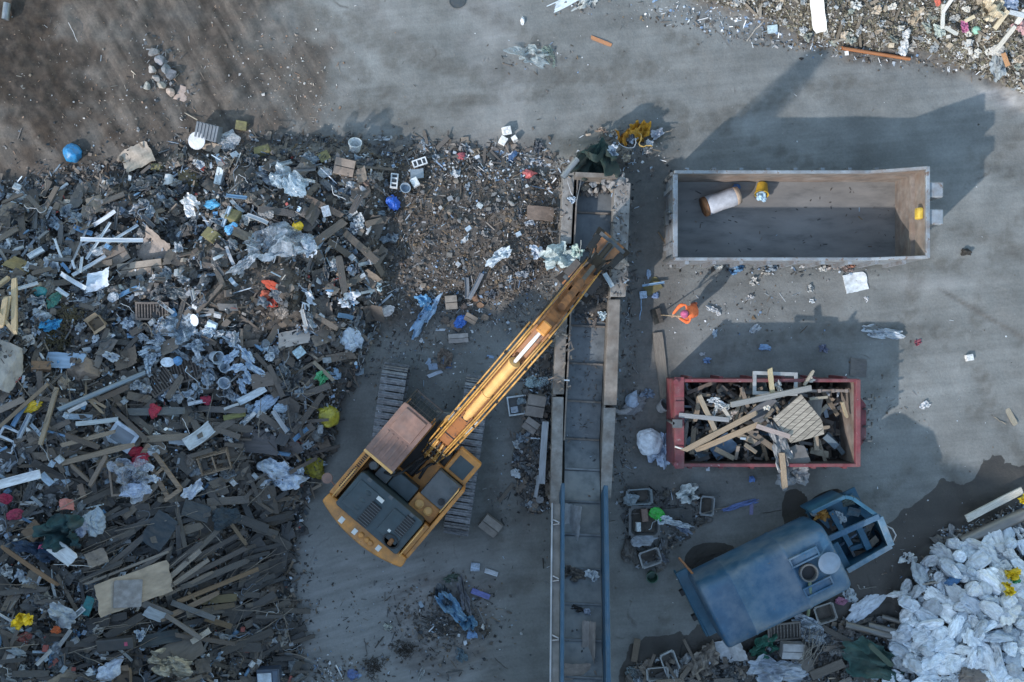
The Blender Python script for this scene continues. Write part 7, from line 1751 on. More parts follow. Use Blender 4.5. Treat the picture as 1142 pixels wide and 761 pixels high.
# ---- tub cluster left of the truck
def tub(px, py, L, W, ang, col, label, h=.22, mark=None, cat='tub', tl=(0, 0), name='plastic_tub'):
    p = G(px, py, .02); s_ = (H - p.z) / H / S
    t = thing(name, label, cat, p, R(ang), rot=(tl[0], tl[1], R(ang)))
    me = variant('tub', 'plastic'); obj('shell', me, t, (0, 0, 0), None, col, (L * s_, W * s_, h / .47))
    b = MB(); l, w_ = L * s_ / 2, W * s_ / 2
    for (x0, x1, y0, y1) in ((-l * .9, l * .9, -w_ - .012, -w_ + .012), (-l * .9, l * .9, w_ - .012, w_ + .012), (-l - .012, -l + .012, -w_ * .9, w_ * .9), (l - .012, l + .012, -w_ * .9, w_ * .9)): b.box(x0, x1, y0, y1, h * .93, h * 1.06)
    b.build('rim', M['plastic'], t, col=[min(1, c * 1.3) for c in col])
    b = MB(); b.box(-l * .72, l * .72, -w_ * .72, w_ * .72, .02, .05); b.build('sediment', M['stone'], t, col=(.08, .07, .06))
    USED.append((px, py, .45 * min(L, W)))
    if mark: LMARK.append((px, py, mark))


tub(712, 553, 28, 17, 4, (.14, .17, .18), 'grey-green tub, topmost left of the tub cluster by the truck', mark='topmost grey tub'); tub(787, 563, 15, 21, -5, (.20, .22, .23), 'grey rectangular tub right of the white bag, at the strap end', mark='strap-end tub'); tub(723, 620, 23, 18, 18, (.24, .25, .255), 'pale-rimmed tub at the bottom of the tub cluster', mark='pale-rimmed tub', tl=(.1, .1)); tub(718, 581, 34, 34, 0, (.11, .115, .115), 'largest dark tub under the clutter of the tub cluster', h=.15)
put('bag', 'grey_bag', 702, 557, 13, 14, 10, (.22, .27, .30), label='grey bag hanging over the topmost grey tub', cat='bag', dz=.15); put('bag', 'green_bag', 733, 574, 16, 12, 0, (.03, .42, .05), label='bright green bag in the middle of the tub cluster', cat='bag', mark='bright green bag', dz=.2, mt='plastic'); put('film', 'white_bag', 766, 550, 25, 18, 20, (.66, .72, .72), label='white bag at the top of the tub cluster', cat='bag', mark='white cluster bag', hgt=1, dz=.1)
put('film', 'white_strap', 756, 584, 28, 7, -12, (.62, .68, .72), label='broad white strap right of the bright green bag', cat='strap', dz=.25); put('film', 'white_strap', 741, 580, 18, 9, 10, (.60, .68, .74), label='white crumpled strap end touching the bright green bag', cat='strap', dz=.28); put('cable', 'white_rope', 728, 583, 12, 16, 0, (.6, .68, .72), label='white knotted cord left of the crumpled strap end', cat='cord', dz=.28); put('film', 'blue_strap', 762, 590, 20, 6, -35, (.26, .32, .42), label='blue-grey strap below the broad white strap', cat='strap', dz=.1)
put('bag', 'grey_bag', 715, 602, 27, 13, 0, (.28, .31, .35), label='grey limp bag above the pale-rimmed tub', cat='bag', dz=.12); put('block', 'white_box', 711, 587, 5, 10, 0, (.62, .68, .70), hgt=.2, label='small white carton inside the largest dark tub', cat='box', dz=.15); put('block', 'brown_block', 718, 574, 7, 14, 5, (.22, .15, .12), hgt=.2, label='brown block inside the largest dark tub', cat='block', dz=.12)
put('board', 'dark_board', 752, 573, 26, 12, 5, (.075, .08, .08), label='dark board between white bag and bright green bag', cat='board', dz=.1); put('board', 'dark_board', 765, 576, 14, 16, 10, (.06, .065, .065), label='dark upright board left of the strap-end tub', cat='board', dz=.08); span('stick', 'wood_stick', 782, 573, 816, 566, 3, (.24, .22, .18), 'thin stick reaching from the strap-end tub to the strap', 'stick', dz=.2)
put('bucket', 'green_bucket', 726, 641, 13, 13, 0, (.03, .09, .06), hgt=.26, label='small green bucket standing alone below the tub cluster', cat='bucket', mark='small green bucket'); put('bag', 'grey_bag', 702, 612, 12, 22, 0, (.07, .065, .06), label='dark bag at the left of the pale-rimmed tub', cat='bag', dz=.03)
# ---- clutter below the truck
tub(732, 749, 24, 14, 5, (.25, .26, .26), 'pale tub, the lower of two at the bottom edge', mark='lower bottom tub'); tub(744, 737, 17, 26, 22, (.26, .28, .29), 'pale upright tub, the upper of two at the bottom edge', mark='upper bottom tub', tl=(.1, .2)); span('plank', 'wood_plank', 711, 712, 707, 738, 7, (.17, .135, .10), 'brown board standing at the wet edge left of the tubs', 'plank', dz=.05); put('bag', 'clear_bottle', 706, 750, 12, 20, 80, (.22, .27, .29), label='clear crushed bottle left of the lower bottom tub', cat='bottle', mt='film')
put('card', 'white_folded_plate', 818, 724, 36, 26, 20, (.60, .62, .64), label='white folded plate sticking out under the rear of the tank', cat='plate', dz=.1, mark='white folded plate', mt='plastic', hgt=.4); put('film', 'beige_cloth', 786, 735, 34, 28, 60, (.26, .23, .20), label='beige cloth below the rear of the tank', cat='cloth', mt='cloth', dz=.1, mark='beige cloth'); put('film', 'green_cloth', 851, 721, 34, 20, 30, (.03, .14, .10), label='green cloth under the tank edge right of the white plate', cat='cloth', mt='cloth', dz=.1, mark='green cloth')
louvre(874, 704, 38, 20, 4, (.17, .155, .14), 'grey-brown slatted panel leaning under the tank', n=9); carton(881, 723, 24, 17, -3, (.32, .32, .325), 'pale grey carton below the slatted panel by the tank', h=.24, mark='pale grey carton'); tub(918, 682, 22, 20, 18, (.20, .20, .19), 'grey tub touching the right side of the tank', mark='tank-side tub')
put('film', 'white_cloth', 865, 748, 62, 30, -4, (.40, .45, .52), label='large white cloth at the bottom edge below the carton', cat='cloth', mt='cloth', dz=.15, mark='large white cloth', hgt=.8); put('film', 'clear_film', 907, 708, 28, 20, 0, (.34, .38, .42), label='crumpled clear film right of the slatted panel', cat='plastic sheet', mt='film', dz=.15); put('film', 'white_rag', 900, 694, 34, 12, -12, (.40, .46, .52), label='pale rag along the right side of the tank', cat='rag', dz=.12)
for k in range(14):
    x, y = 906 + rnd(-10, 14), 720 + rnd(-12, 16); a = R(rnd(35, 85)); l = rnd(18, 32)
    span('stick', 'thin_stick', x - l / 2 * math.cos(a), y + l / 2 * math.sin(a), x + l / 2 * math.cos(a), y - l / 2 * math.sin(a), 3, (.24, .22, .19), None, 'stick', dz=.2 + k * .012, group='bundle of thin sticks below the truck'); AUTO.append((C.objects[-1], 'thin stick', x, y))
LMARK.append((908, 718, 'stick bundle'))
put('film', 'green_tarp', 972, 735, 66, 44, -20, (.035, .085, .075), label='dull green tarp beside the white sack heap', cat='tarp', mt='cloth', dz=.2, mark='dull green tarp', hgt=1.1); span('plank', 'green_bar', 968, 718, 996, 744, 6, (.06, .09, .06), 'green bar lying across the dull green tarp', 'bar', dz=.42); put('board', 'brown_sheet', 894, 737, 22, 30, 20, (.14, .125, .11), label='brown panel left of the stick bundle', cat='panel', dz=.15); span('plank', 'wood_plank', 905, 755, 940, 738, 10, (.12, .105, .09), 'dark plank at the bottom edge left of the dull green tarp', 'plank', dz=.2)
for (x0, y0, x1, y1, w_, lb) in ((942, 696, 1010, 713, 8, 'longest grey pipe lying between truck and sack heap'), (968, 697, 1006, 705, 7, 'shorter grey pipe above the longest one'), (984, 688, 1012, 695, 6, 'upper short pipe touching the white sacks')): span('pipe', 'grey_pipe', x0, y0, x1, y1, w_, (.20, .20, .19), lb, 'pipe', dz=.15)
LMARK.append((975, 703, 'grey pipes'))
put('bag', 'white_sack', 963, 677, 32, 16, 32, (.56, .62, .70), hgt=.28, label='white sack lying apart between truck cab and sack heap', cat='sack', mark='lone white sack', mt='sackcloth'); put('film', 'pale_scrap', 948, 664, 14, 16, 20, (.36, .42, .46), label='pale scrap left of the lone white sack', cat='plastic scrap'); put('bag', 'pink_rag', 937, 670, 11, 9, 0, (.32, .14, .22), label='pink and white rag beside the tank-side tub', cat='rag', mt='cloth'); put('cable', 'pale_hose', 964, 655, 26, 12, 20, (.22, .22, .2), label='pale curved hose above the lone white sack', cat='hose', dz=.05); put('film', 'white_scrap', 1012, 622, 16, 12, 30, (.56, .60, .62), label='white scrap on the dark wet ground left of the sack heap', cat='plastic scrap')
put('film', 'rag_bundle', 935, 577, 14, 13, 10, (.40, .46, .50), label='white paper lying inside the open truck cab', cat='paper', z=1.5, keep=False); put('film', 'orange_rag', 917, 574, 16, 14, 40, (.42, .20, .04), label='orange rag lying behind the truck cab', cat='rag', z=1.5, mt='cloth', keep=False); put('bag', 'grey_rag', 907, 571, 10, 10, 0, (.28, .29, .29), label='grey rag left of the orange rag on the truck', cat='rag', z=1.45, mt='cloth', keep=False); put('bag', 'grey_rag', 946, 558, 18, 12, 10, (.10, .13, .12), label='dark green-grey rag at the front corner of the cab', cat='rag', z=1.3, mt='cloth', keep=False)

for (x, y, l, w_, a, c) in ((955, 586, 22, 3, 20, (.10, .16, .2)), (968, 590, 16, 8, 70, (.08, .09, .09)), (948, 612, 20, 3, -60, (.2, .22, .24)), (960, 618, 14, 8, 10, (.13, .10, .08)), (974, 604, 12, 7, 40, (.2, .18, .15)), (938, 592, 18, 4, 60, (.05, .1, .14)), (952, 571, 14, 9, -10, (.07, .12, .15)), (930, 585, 10, 12, 20, (.11, .09, .08))):
    put('board' if w_ > 5 else 'plank', 'cab_scrap', x, y, l, w_, a, c, z=rnd(1.25, 1.6), mt='metal', keep=False, group='scrap lying in the open truck cab', tilt=.3); AUTO.append((C.objects[-1], 'scrap metal piece', x, y))
LMARK += [(980, 590, 'front cab sill'), (925, 570, 'rear of the cab'), (945, 630, 'lower cab corner')]

# ---- top edge, and the bank at the upper right
span('strip', 'white_channel', 612, 12, 646, -4, 10, (.62, .70, .74), 'pale metal channel cut by the top edge', 'metal channel', mark='pale metal channel', hgt=.12); put('film', 'clear_scrap', 593, 63, 44, 20, -5, (.40, .48, .50), label='crumpled clear film lying alone on the upper bare ground', cat='plastic sheet', mark='lone clear film', mt='film', hgt=.6); put('film', 'green_scrap', 613, 62, 12, 20, 20, (.20, .28, .24), label='greenish scrap at the right end of the lone clear film', cat='plastic scrap', mt='film')
span('plank', 'orange_stick', 659, 42, 682, 51, 4, (.48, .22, .10), 'orange stick on bare ground near the top', 'stick', mark='orange stick'); put('bag', 'white_cup', 583, 24, 5, 8, 0, (.7, .7, .7), label='small white cup on bare ground near the top', cat='cup'); put('film', 'pale_scrap', 652, 5, 24, 10, 30, (.40, .44, .44), label='pale scrap right of the pale metal channel', cat='plastic scrap'); put('lid', 'dark_disc', 510, 2, 18, 16, 0, (.06, .07, .075), label='dark disc cut by the top edge', cat='disc')
span('plank', 'white_plank', 908, -4, 916, 36, 15, (.82, .80, .74), 'wide white plank lying on the bank at the top edge', 'plank', mark='wide white plank', hgt=.07, dz=.1, mt='board'); span('stick', 'pale_stick', 833, 46, 855, 23, 4, (.50, .45, .38), 'thin pale stick sticking out of the bank edge', 'stick', dz=.05); put('block', 'pale_square', 861, 33, 11, 9, 5, (.44, .56, .60), hgt=.08, label='pale blue-grey square at the bank edge', cat='foam')
span('pipe', 'orange_pipe', 937, 55, 1016, 66, 4, (.60, .24, .10), 'long orange pipe along the edge of the rubbish bank', 'pipe', mark='long orange pipe', dz=.02); put('film', 'cream_cloth', 1106, 10, 26, 26, 20, (.62, .54, .40), label='large cream cloth on the bank, upper right corner', cat='cloth', mt='cloth', mark='cream cloth', hgt=1, dz=.15); put('ball', 'green_ball', 1088, 34, 10, 9, 0, (.30, .58, .44), label='mint green ball on the bank', cat='ball', mark='mint green ball', mt='plastic'); put('film', 'pink_wrapper', 1075, 30, 8, 14, 10, (.45, .14, .28), label='pink patterned wrapper left of the mint green ball', cat='wrapper', dz=.1)
for (x0, y0, x1, y1, w_, c, lb) in ((1050, 6, 1052, 32, 4, (.66, .66, .60), 'white branch standing up on the bank'), (1052, 14, 1061, -2, 4, (.7, .68, .62), 'white branch forking to the top edge'), (1053, 31, 1068, 39, 4, (.55, .55, .5), 'pale branch pointing to the mint green ball'), (1110, 32, 1122, 13, 5, (.62, .52, .36), 'light timber right of the cream cloth'), (1112, 57, 1129, 30, 5, (.55, .52, .46), 'pale stick above the grey sack'), (1118, 60, 1124, 74, 5, (.42, .22, .10), 'orange-brown short plank beside the grey sack'), (1134, 27, 1142, 12, 6, (.7, .66, .58), 'white timber at the right edge of the bank'), (1125, 14, 1142, 18, 5, (.5, .54, .56), 'pale bar at the right edge of the bank'), (1076, 24, 1086, 19, 4, (.66, .56, .38), 'small light stick above the pink wrapper')):
    span('plank', 'branch_piece', x0, y0, x1, y1, w_, c, lb, 'wood piece', dz=.3, hgt=.05)
put('film', 'grey_sack', 1113, 74, 16, 30, 10, (.30, .34, .36), label='grey limp sack on the bank near the right edge', cat='sack', mt='cloth', dz=.1, mark='grey bank sack'); put('bag', 'white_rag', 1112, 57, 16, 11, 20, (.52, .50, .46), label='whitish rag above the grey bank sack', cat='rag', mt='cloth', dz=.1); put('film', 'beige_rag', 1021, 18, 12, 20, -35, (.46, .38, .28), label='beige pointed rag on the bank', cat='rag', mt='cloth', dz=.1); put('bag', 'red_rag', 1046, 2, 7, 9, 0, (.5, .12, .08), label='red rag at the top edge of the bank', cat='rag', mt='cloth', dz=.1); put('film', 'pink_rag', 1137, 30, 14, 14, 0, (.56, .34, .34), label='pink rag at the right edge of the bank', cat='rag', mt='cloth', dz=.15); put('film', 'white_scrap', 1070, 62, 9, 7, -30, WH, label='white scrap at the bank foot', cat='plastic scrap'); put('film', 'blue_rag', 1127, 6, 18, 12, 0, (.2, .26, .36), label='blue-white rag in the upper right corner', cat='rag', dz=.15)
put('film', 'mint_scrap', 1047, 35, 10, 14, 20, (.44, .5, .46), label='mint-grey scrap under the white branches', cat='plastic scrap', dz=.1); put('film', 'white_scrap', 1007, 54, 12, 16, -20, (.6, .62, .62), label='white scrap by the right end of the long orange pipe', cat='plastic scrap', dz=.08); put('film', 'white_scrap', 1010, 38, 12, 10, 40, (.62, .62, .6), label='white scrap above the right end of the long orange pipe', cat='plastic scrap', dz=.1)

# ---- sack heap specials
span('plank', 'white_plank', 1076, 578, 1140, 547, 8, (.58, .56, .50), 'long whitish plank at the top of the sack heap', 'plank', dz=.3, mark='long whitish plank', hgt=.06); span('pipe', 'grey_pipe', 1070, 603, 1138, 573, 14, (.24, .24, .23), 'thick grey half pipe below the whitish plank', 'pipe', dz=.15, mark='thick grey pipe'); tub(1036, 657, 18, 22, 12, (.22, .20, .17), 'brown-grey tub at the left edge of the sack heap', mark='sack heap tub', tl=(.15, -.1))
for (x, y, l, w_, a, lb) in ((1128, 640, 16, 12, 30, 'bright yellow bag in the sack heap, the upper one'), (1122, 657, 10, 16, 10, 'yellow bag in the sack heap, the lower one'), (1140, 556, 10, 10, 0, 'yellow piece at the end of the long whitish plank')): put('film', 'yellow_bag', x, y, l, w_, a, (.80, .60, .03), label=lb, cat='bag', dz=.38, hgt=1)
LMARK.append((1125, 648, 'yellow bags')); put('film', 'green_bag', 1132, 647, 10, 8, 0, (.03, .25, .10), label='dark green bag between the two yellow bags', cat='bag', dz=.36)
put('bag', 'blue_rag', 1063, 648, 18, 8, 20, (.06, .16, .32), label='blue rag among the white sacks', cat='rag', dz=.2, mt='cloth', mark='blue rag'); put('bag', 'brown_sack', 1082, 751, 28, 20, 0, (.16, .135, .12), label='brown sack at the bottom edge of the sack heap', cat='sack', dz=.15, mt='sackcloth', mark='brown sack')
# ================================================================ scattered things, one object each
def inpoly(px, py, poly):
    c = False; n = len(poly)
    for i in range(n):
        (ax, ay), (bx, by) = poly[i], poly[(i + 1) % n]
        if (ay > py) != (by > py) and px < (bx - ax) * (py - ay) / (by - ay) + ax: c = not c
    return c


def free(px, py, r, k=1.0):
    return all((px - x) ** 2 + (py - y) ** 2 > (k * (q + r * .3)) ** 2 for x, y, q in USED)


def pick(cols):
    c = RND.choice(cols); g = rnd(.75, 1.25); return tuple(max(.01, x * g) for x in c)


A_UP = [(-5, 208), (60, 210), (130, 202), (205, 182), (290, 176), (400, 178), (436, 195), (436, 300), (410, 390), (340, 430), (-5, 440)]
A_MID = [(-5, 430), (330, 420), (372, 470), (350, 540), (330, 560), (-5, 560)]
A_DARK = [(110, 545), (330, 545), (318, 620), (325, 680), (300, 730), (120, 725), (100, 640)]
A_LOW = [(-5, 555), (115, 555), (110, 640), (125, 720), (330, 690), (335, 762), (-5, 762)]
A_SOIL = [(405, 185), (520, 178), (620, 195), (620, 290), (575, 335), (480, 340), (430, 350)]
ZONES = {'up': A_UP, 'mid': A_MID, 'dark': A_DARK, 'low': A_LOW, 'soil': A_SOIL}


def where(z):
    poly = ZONES[z]; xs = [p[0] for p in poly]; ys = [p[1] for p in poly]
    while True:
        x, y = rnd(min(xs), max(xs)), rnd(min(ys), max(ys))
        if inpoly(x, y, poly): return x, y


def brown(x, y):                                       # the bare brown soil inside the pile
    return ((x - 285) / 55) ** 2 + ((y - 335) / 45) ** 2 < 1 or inpoly(x, y, A_SOIL)


def scatter(n, zone, kind, name, phrase, group, size, cols, ang=None, dz=(.05, .3), mt=None, hgt=None, r=1.0, avoid_brown=.8, tilt=.22):
    done = 0; tries = 0
    while done < n and tries < n * 25:
        tries += 1
        x, y = where(zone); L, W = size()
        if not free(x, y, min(L, W * 2), r): continue
        if brown(x, y) and zone != 'soil' and rnd(0, 1) < avoid_brown: continue
        a = ang(x, y) if ang else rnd(0, 360)
        c = pick(cols); c = c if 'white' in name else tuple(q * .74 + d_ * .26 for q, d_ in zip(c, (.115, .108, .10)))
        put(kind, name, x, y, L, W, a, c, dz=rnd(*dz), mt=mt, hgt=hgt() if hgt else None, group=group, tilt=tilt, keep=False)
        AUTO.append((C.objects[-1], phrase, x, y)); done += 1


WOODC = [(.16, .13, .105), (.12, .10, .085), (.20, .165, .13), (.09, .08, .072), (.14, .125, .115), (.075, .07, .07)]
DKWOOD = [(.055, .058, .064), (.045, .05, .058), (.07, .07, .072), (.09, .085, .08), (.12, .105, .09), (.04, .042, .046), (.06, .066, .075)]
fanang = lambda x, y: math.degrees(math.atan2(-(575 - y) * -1 * .0 + (690 - y) * .35 + 18, 60)) * .6 + rnd(-22, 22) + (0 if rnd(0, 1) > .22 else rnd(40, 110))
CARDC = [(.18, .15, .125), (.12, .10, .085), (.24, .20, .16), (.09, .08, .072), (.14, .125, .115)]
FILMC = [(.30, .38, .46), (.42, .48, .55), (.18, .23, .28), (.55, .60, .64), (.08, .10, .13), (.20, .23, .25), (.11, .13, .15), (.06, .075, .09)]
GREYC = [(.12, .125, .13), (.17, .175, .18), (.08, .085, .09), (.22, .225, .23), (.06, .065, .07)]
BRIGHTC = [(.62, .66, .70), (.70, .72, .72), (.45, .58, .70), (.12, .30, .52), (.52, .60, .66), (.38, .42, .46), (.30, .40, .55), (.55, .52, .46), (.50, .58, .62), (.34, .07, .06), (.25, .24, .22)]
gw = 'planks strewn through the waste pile'
scatter(70, 'up', 'plank', 'wood_plank', 'plank', gw, lambda: (rnd(16, 46), rnd(3, 8)), WOODC, dz=(.1, .35))
scatter(90, 'mid', 'plank', 'wood_plank', 'plank', gw, lambda: (rnd(20, 60), rnd(3, 9)), WOODC, lambda x, y: rnd(-20, 60) if rnd(0, 1) < .65 else rnd(90, 150), (.1, .4))
scatter(120, 'dark', 'plank', 'dark_plank', 'dark plank', 'dark planks of the lower pile', lambda: (rnd(24, 66), rnd(4, 11)), DKWOOD, fanang, (.1, .42))
scatter(70, 'low', 'plank', 'wood_plank', 'plank', gw, lambda: (rnd(18, 56), rnd(3, 8)), WOODC + DKWOOD[:3], fanang, (.1, .35))
gb = 'loose boards of the waste pile'
scatter(40, 'dark', 'board', 'loose_board', 'board', gb, lambda: (rnd(18, 40), rnd(10, 20)), DKWOOD, fanang, (.05, .3))
scatter(50, 'mid', 'board', 'loose_board', 'board', gb, lambda: (rnd(14, 34), rnd(9, 20)), DKWOOD + WOODC, None, (.02, .25))
scatter(45, 'up', 'board', 'loose_board', 'board', gb, lambda: (rnd(8, 30), rnd(5, 16)), GREYC + WOODC, None, (.02, .25))
gc = 'cardboard pieces of the waste pile'
scatter(80, 'up', 'card', 'cardboard_sheet', 'cardboard piece', gc, lambda: (rnd(9, 34), rnd(7, 22)), CARDC)
scatter(40, 'mid', 'card', 'cardboard_sheet', 'cardboard piece', gc, lambda: (rnd(12, 28), rnd(9, 18)), CARDC)
scatter(45, 'low', 'card', 'cardboard_sheet', 'cardboard piece', gc, lambda: (rnd(12, 30), rnd(9, 20)), CARDC + GREYC)
gf = 'plastic sheets and scraps of the waste pile'
scatter(135, 'up', 'film', 'plastic_sheet', 'crumpled sheet', gf, lambda: (rnd(9, 26), rnd(6, 16)), FILMC)
scatter(55, 'mid', 'film', 'plastic_sheet', 'crumpled sheet', gf, lambda: (rnd(9, 24), rnd(6, 14)), FILMC)
scatter(55, 'low', 'film', 'plastic_sheet', 'crumpled sheet', gf, lambda: (rnd(9, 26), rnd(7, 16)), FILMC + BRIGHTC)
scatter(30, 'soil', 'film', 'film_scrap', 'crumpled sheet', gf, lambda: (rnd(6, 14), rnd(4, 9)), FILMC + GREYC, dz=(.02, .1))
gg = 'bags and bundles of the waste pile'
scatter(90, 'up', 'bag', 'waste_bag', 'crumpled bag', gg, lambda: (rnd(8, 18), rnd(7, 13)), GREYC + FILMC[:4] + CARDC, dz=(.02, .2))
scatter(45, 'mid', 'bag', 'waste_bag', 'crumpled bag', gg, lambda: (rnd(8, 18), rnd(7, 13)), GREYC + FILMC + CARDC, dz=(.02, .2))
scatter(45, 'low', 'bag', 'waste_bag', 'crumpled bag', gg, lambda: (rnd(8, 20), rnd(7, 14)), GREYC + FILMC + CARDC + [(.3, .06, .05)], dz=(.02, .25))
gs = 'stones and rubble of the waste pile'
scatter(60, 'up', 'stone', 'rubble_stone', 'stone', gs, lambda: (rnd(6, 13), rnd(5, 10)), GREYC + CARDC, dz=(.0, .1))
scatter(70, 'soil', 'stone', 'rubble_stone', 'stone', gs, lambda: (rnd(4, 10), rnd(4, 8)), GREYC + CARDC + [(.22, .15, .12), (.34, .34, .33)], dz=(.0, .06))
gt = 'small bright pieces of the waste pile'
scatter(34, 'up', 'block', 'foam_piece', 'foam piece', gt, lambda: (rnd(4, 10), rnd(4, 8)), BRIGHTC, dz=(.1, .32), hgt=lambda: rnd(.05, .14))
scatter(30, 'mid', 'block', 'foam_piece', 'foam piece', gt, lambda: (rnd(4, 10), rnd(4, 8)), BRIGHTC[:5], dz=(.15, .4), hgt=lambda: rnd(.05, .14))
scatter(30, 'low', 'block', 'foam_piece', 'foam piece', gt, lambda: (rnd(4, 9), rnd(4, 8)), BRIGHTC, dz=(.15, .4), hgt=lambda: rnd(.05, .14))
scatter(16, 'soil', 'block', 'foam_piece', 'foam piece', gt, lambda: (rnd(3, 7), rnd(3, 6)), BRIGHTC + GREYC, dz=(.02, .1), hgt=lambda: rnd(.05, .1))
gp = 'plastic strips of the waste pile'
scatter(40, 'up', 'strip', 'plastic_strip', 'plastic strip', gp, lambda: (rnd(12, 30), rnd(2.5, 5)), BRIGHTC[:5] + GREYC, dz=(.15, .4))
scatter(34, 'mid', 'strip', 'plastic_strip', 'plastic strip', gp, lambda: (rnd(12, 34), rnd(2.5, 5)), BRIGHTC[:5] + GREYC, dz=(.2, .45))
scatter(26, 'low', 'strip', 'plastic_strip', 'plastic strip', gp, lambda: (rnd(12, 30), rnd(2.5, 5)), BRIGHTC[:5] + GREYC, dz=(.2, .4))
gl = 'bottles and jugs of the waste pile'
scatter(30, 'up', 'bottle', 'plastic_bottle', 'bottle', gl, lambda: (rnd(8, 13), 5), FILMC + BRIGHTC[:5], dz=(.15, .35))
scatter(16, 'low', 'bottle', 'plastic_bottle', 'bottle', gl, lambda: (rnd(8, 13), 5), FILMC + BRIGHTC, dz=(.2, .4))
gk = 'thin sticks of the waste pile'
scatter(50, 'dark', 'stick', 'thin_stick', 'thin stick', gk, lambda: (rnd(24, 60), 3), [(.2, .17, .14), (.15, .13, .11), (.3, .27, .23)], fanang, (.35, .55))
scatter(34, 'mid', 'stick', 'thin_stick', 'thin stick', gk, lambda: (rnd(20, 50), 3), [(.22, .18, .14), (.3, .26, .21), (.16, .13, .1)], None, (.35, .55))
scatter(30, 'low', 'stick', 'thin_stick', 'thin stick', gk, lambda: (rnd(20, 50), 3), [(.2, .16, .12), (.3, .26, .21)], fanang, (.35, .5))
scatter(14, 'up', 'cable', 'loose_cable', 'cable', 'loose cables of the waste pile', lambda: (rnd(10, 22), rnd(9, 18)), [(.5, .55, .6), (.04, .04, .04), (.1, .1, .11)], dz=(.2, .4))

ZONES['blue'] = [(125, 345), (300, 385), (312, 462), (200, 450), (120, 425)]
scatter(46, 'blue', 'film', 'film_scrap', 'crumpled sheet', gf, lambda: (rnd(9, 20), rnd(6, 13)), [(.46, .57, .68), (.38, .48, .60), (.56, .63, .70)], dz=(.2, .38))
ZONES['edge'] = [(40, 188), (130, 176), (205, 150), (300, 150), (420, 150), (600, 160), (640, 185), (430, 190), (290, 172), (130, 205), (20, 215)]
scatter(26, 'edge', 'film', 'film_scrap', 'crumpled sheet', 'pieces at the upper edge of the waste pile', lambda: (rnd(6, 16), rnd(4, 10)), FILMC + GREYC, dz=(0, .04)); scatter(22, 'edge', 'stone', 'rubble_stone', 'stone', 'pieces at the upper edge of the waste pile', lambda: (rnd(4, 10), rnd(4, 8)), GREYC + CARDC, dz=(0, .02)); scatter(20, 'edge', 'card', 'cardboard_sheet', 'cardboard piece', 'pieces at the upper edge of the waste pile', lambda: (rnd(7, 20), rnd(6, 13)), CARDC, dz=(0, .04)); scatter(16, 'edge', 'plank', 'wood_plank', 'plank', 'pieces at the upper edge of the waste pile', lambda: (rnd(10, 26), rnd(2, 5)), WOODC, dz=(0, .06))

for z_, n_ in (('mid', 22), ('low', 20), ('dark', 14), ('up', 26)): scatter(n_, z_, 'cable', 'loose_cable', 'cable', 'loose cables of the waste pile', lambda: (rnd(14, 34), rnd(10, 26)), [(.45, .5, .54), (.03, .03, .03), (.09, .09, .1), (.2, .17, .13), (.16, .22, .3)], dz=(.35, .5))

# more zones: rubble by the conveyor, bank, under the truck, sack heap
ZONES['conv'] = [(583, 395), (612, 395), (612, 570), (590, 575), (570, 520), (585, 470)]
ZONES['bank'] = [(770, -2), (840, 14), (900, 42), (960, 56), (1030, 56), (1080, 78), (1142, 105), (1142, -2)]
ZONES['under'] = [(700, 740), (765, 726), (800, 735), (880, 712), (940, 690), (1000, 690), (1000, 761), (700, 761)]
ZONES['sacks'] = [(1003, 660), (1012, 655), (1035, 625), (1062, 598), (1085, 612), (1142, 588), (1150, 770), (985, 770), (1000, 730), (1005, 690)]
ZONES['rim'] = [(1030, 640), (1050, 590), (1080, 585), (1142, 560), (1142, 600), (1080, 612), (1040, 650)]
ZONES['tubs'] = [(695, 545), (780, 545), (790, 580), (750, 615), (735, 635), (695, 625)]
gr = 'rubble beside the conveyor'
scatter(34, 'conv', 'stone', 'rubble_stone', 'stone', gr, lambda: (rnd(5, 12), rnd(4, 10)), GREYC + CARDC, dz=(0, .06)); scatter(18, 'conv', 'film', 'film_scrap', 'crumpled sheet', gr, lambda: (rnd(7, 16), rnd(5, 10)), FILMC, dz=(.02, .12)); scatter(14, 'conv', 'card', 'cardboard_sheet', 'cardboard piece', gr, lambda: (rnd(9, 18), rnd(7, 12)), CARDC, dz=(.02, .12))
gk2 = 'pieces strewn on the rubbish bank'
scatter(50, 'bank', 'film', 'film_scrap', 'crumpled sheet', gk2, lambda: (rnd(5, 13), rnd(4, 9)), [(.55, .56, .54), (.42, .46, .48), (.5, .42, .32), (.3, .34, .3), (.66, .64, .58)], dz=(.02, .12)); scatter(16, 'bank', 'plank', 'wood_plank', 'plank', gk2, lambda: (rnd(8, 22), rnd(2, 4)), [(.3, .24, .17), (.2, .16, .11), (.38, .34, .27)], dz=(.05, .12)); scatter(60, 'bank', 'stone', 'rubble_stone', 'stone', gk2, lambda: (rnd(3, 8), rnd(3, 7)), [(.3, .28, .25), (.4, .38, .35), (.22, .18, .14)], dz=(0, .05)); scatter(14, 'bank', 'block', 'foam_piece', 'foam piece', gk2, lambda: (rnd(3, 8), rnd(3, 6)), [(.74, .72, .66), (.5, .54, .56), (.6, .5, .36)], dz=(.02, .1), hgt=lambda: rnd(.05, .1))
gu = 'clutter below the tank truck'
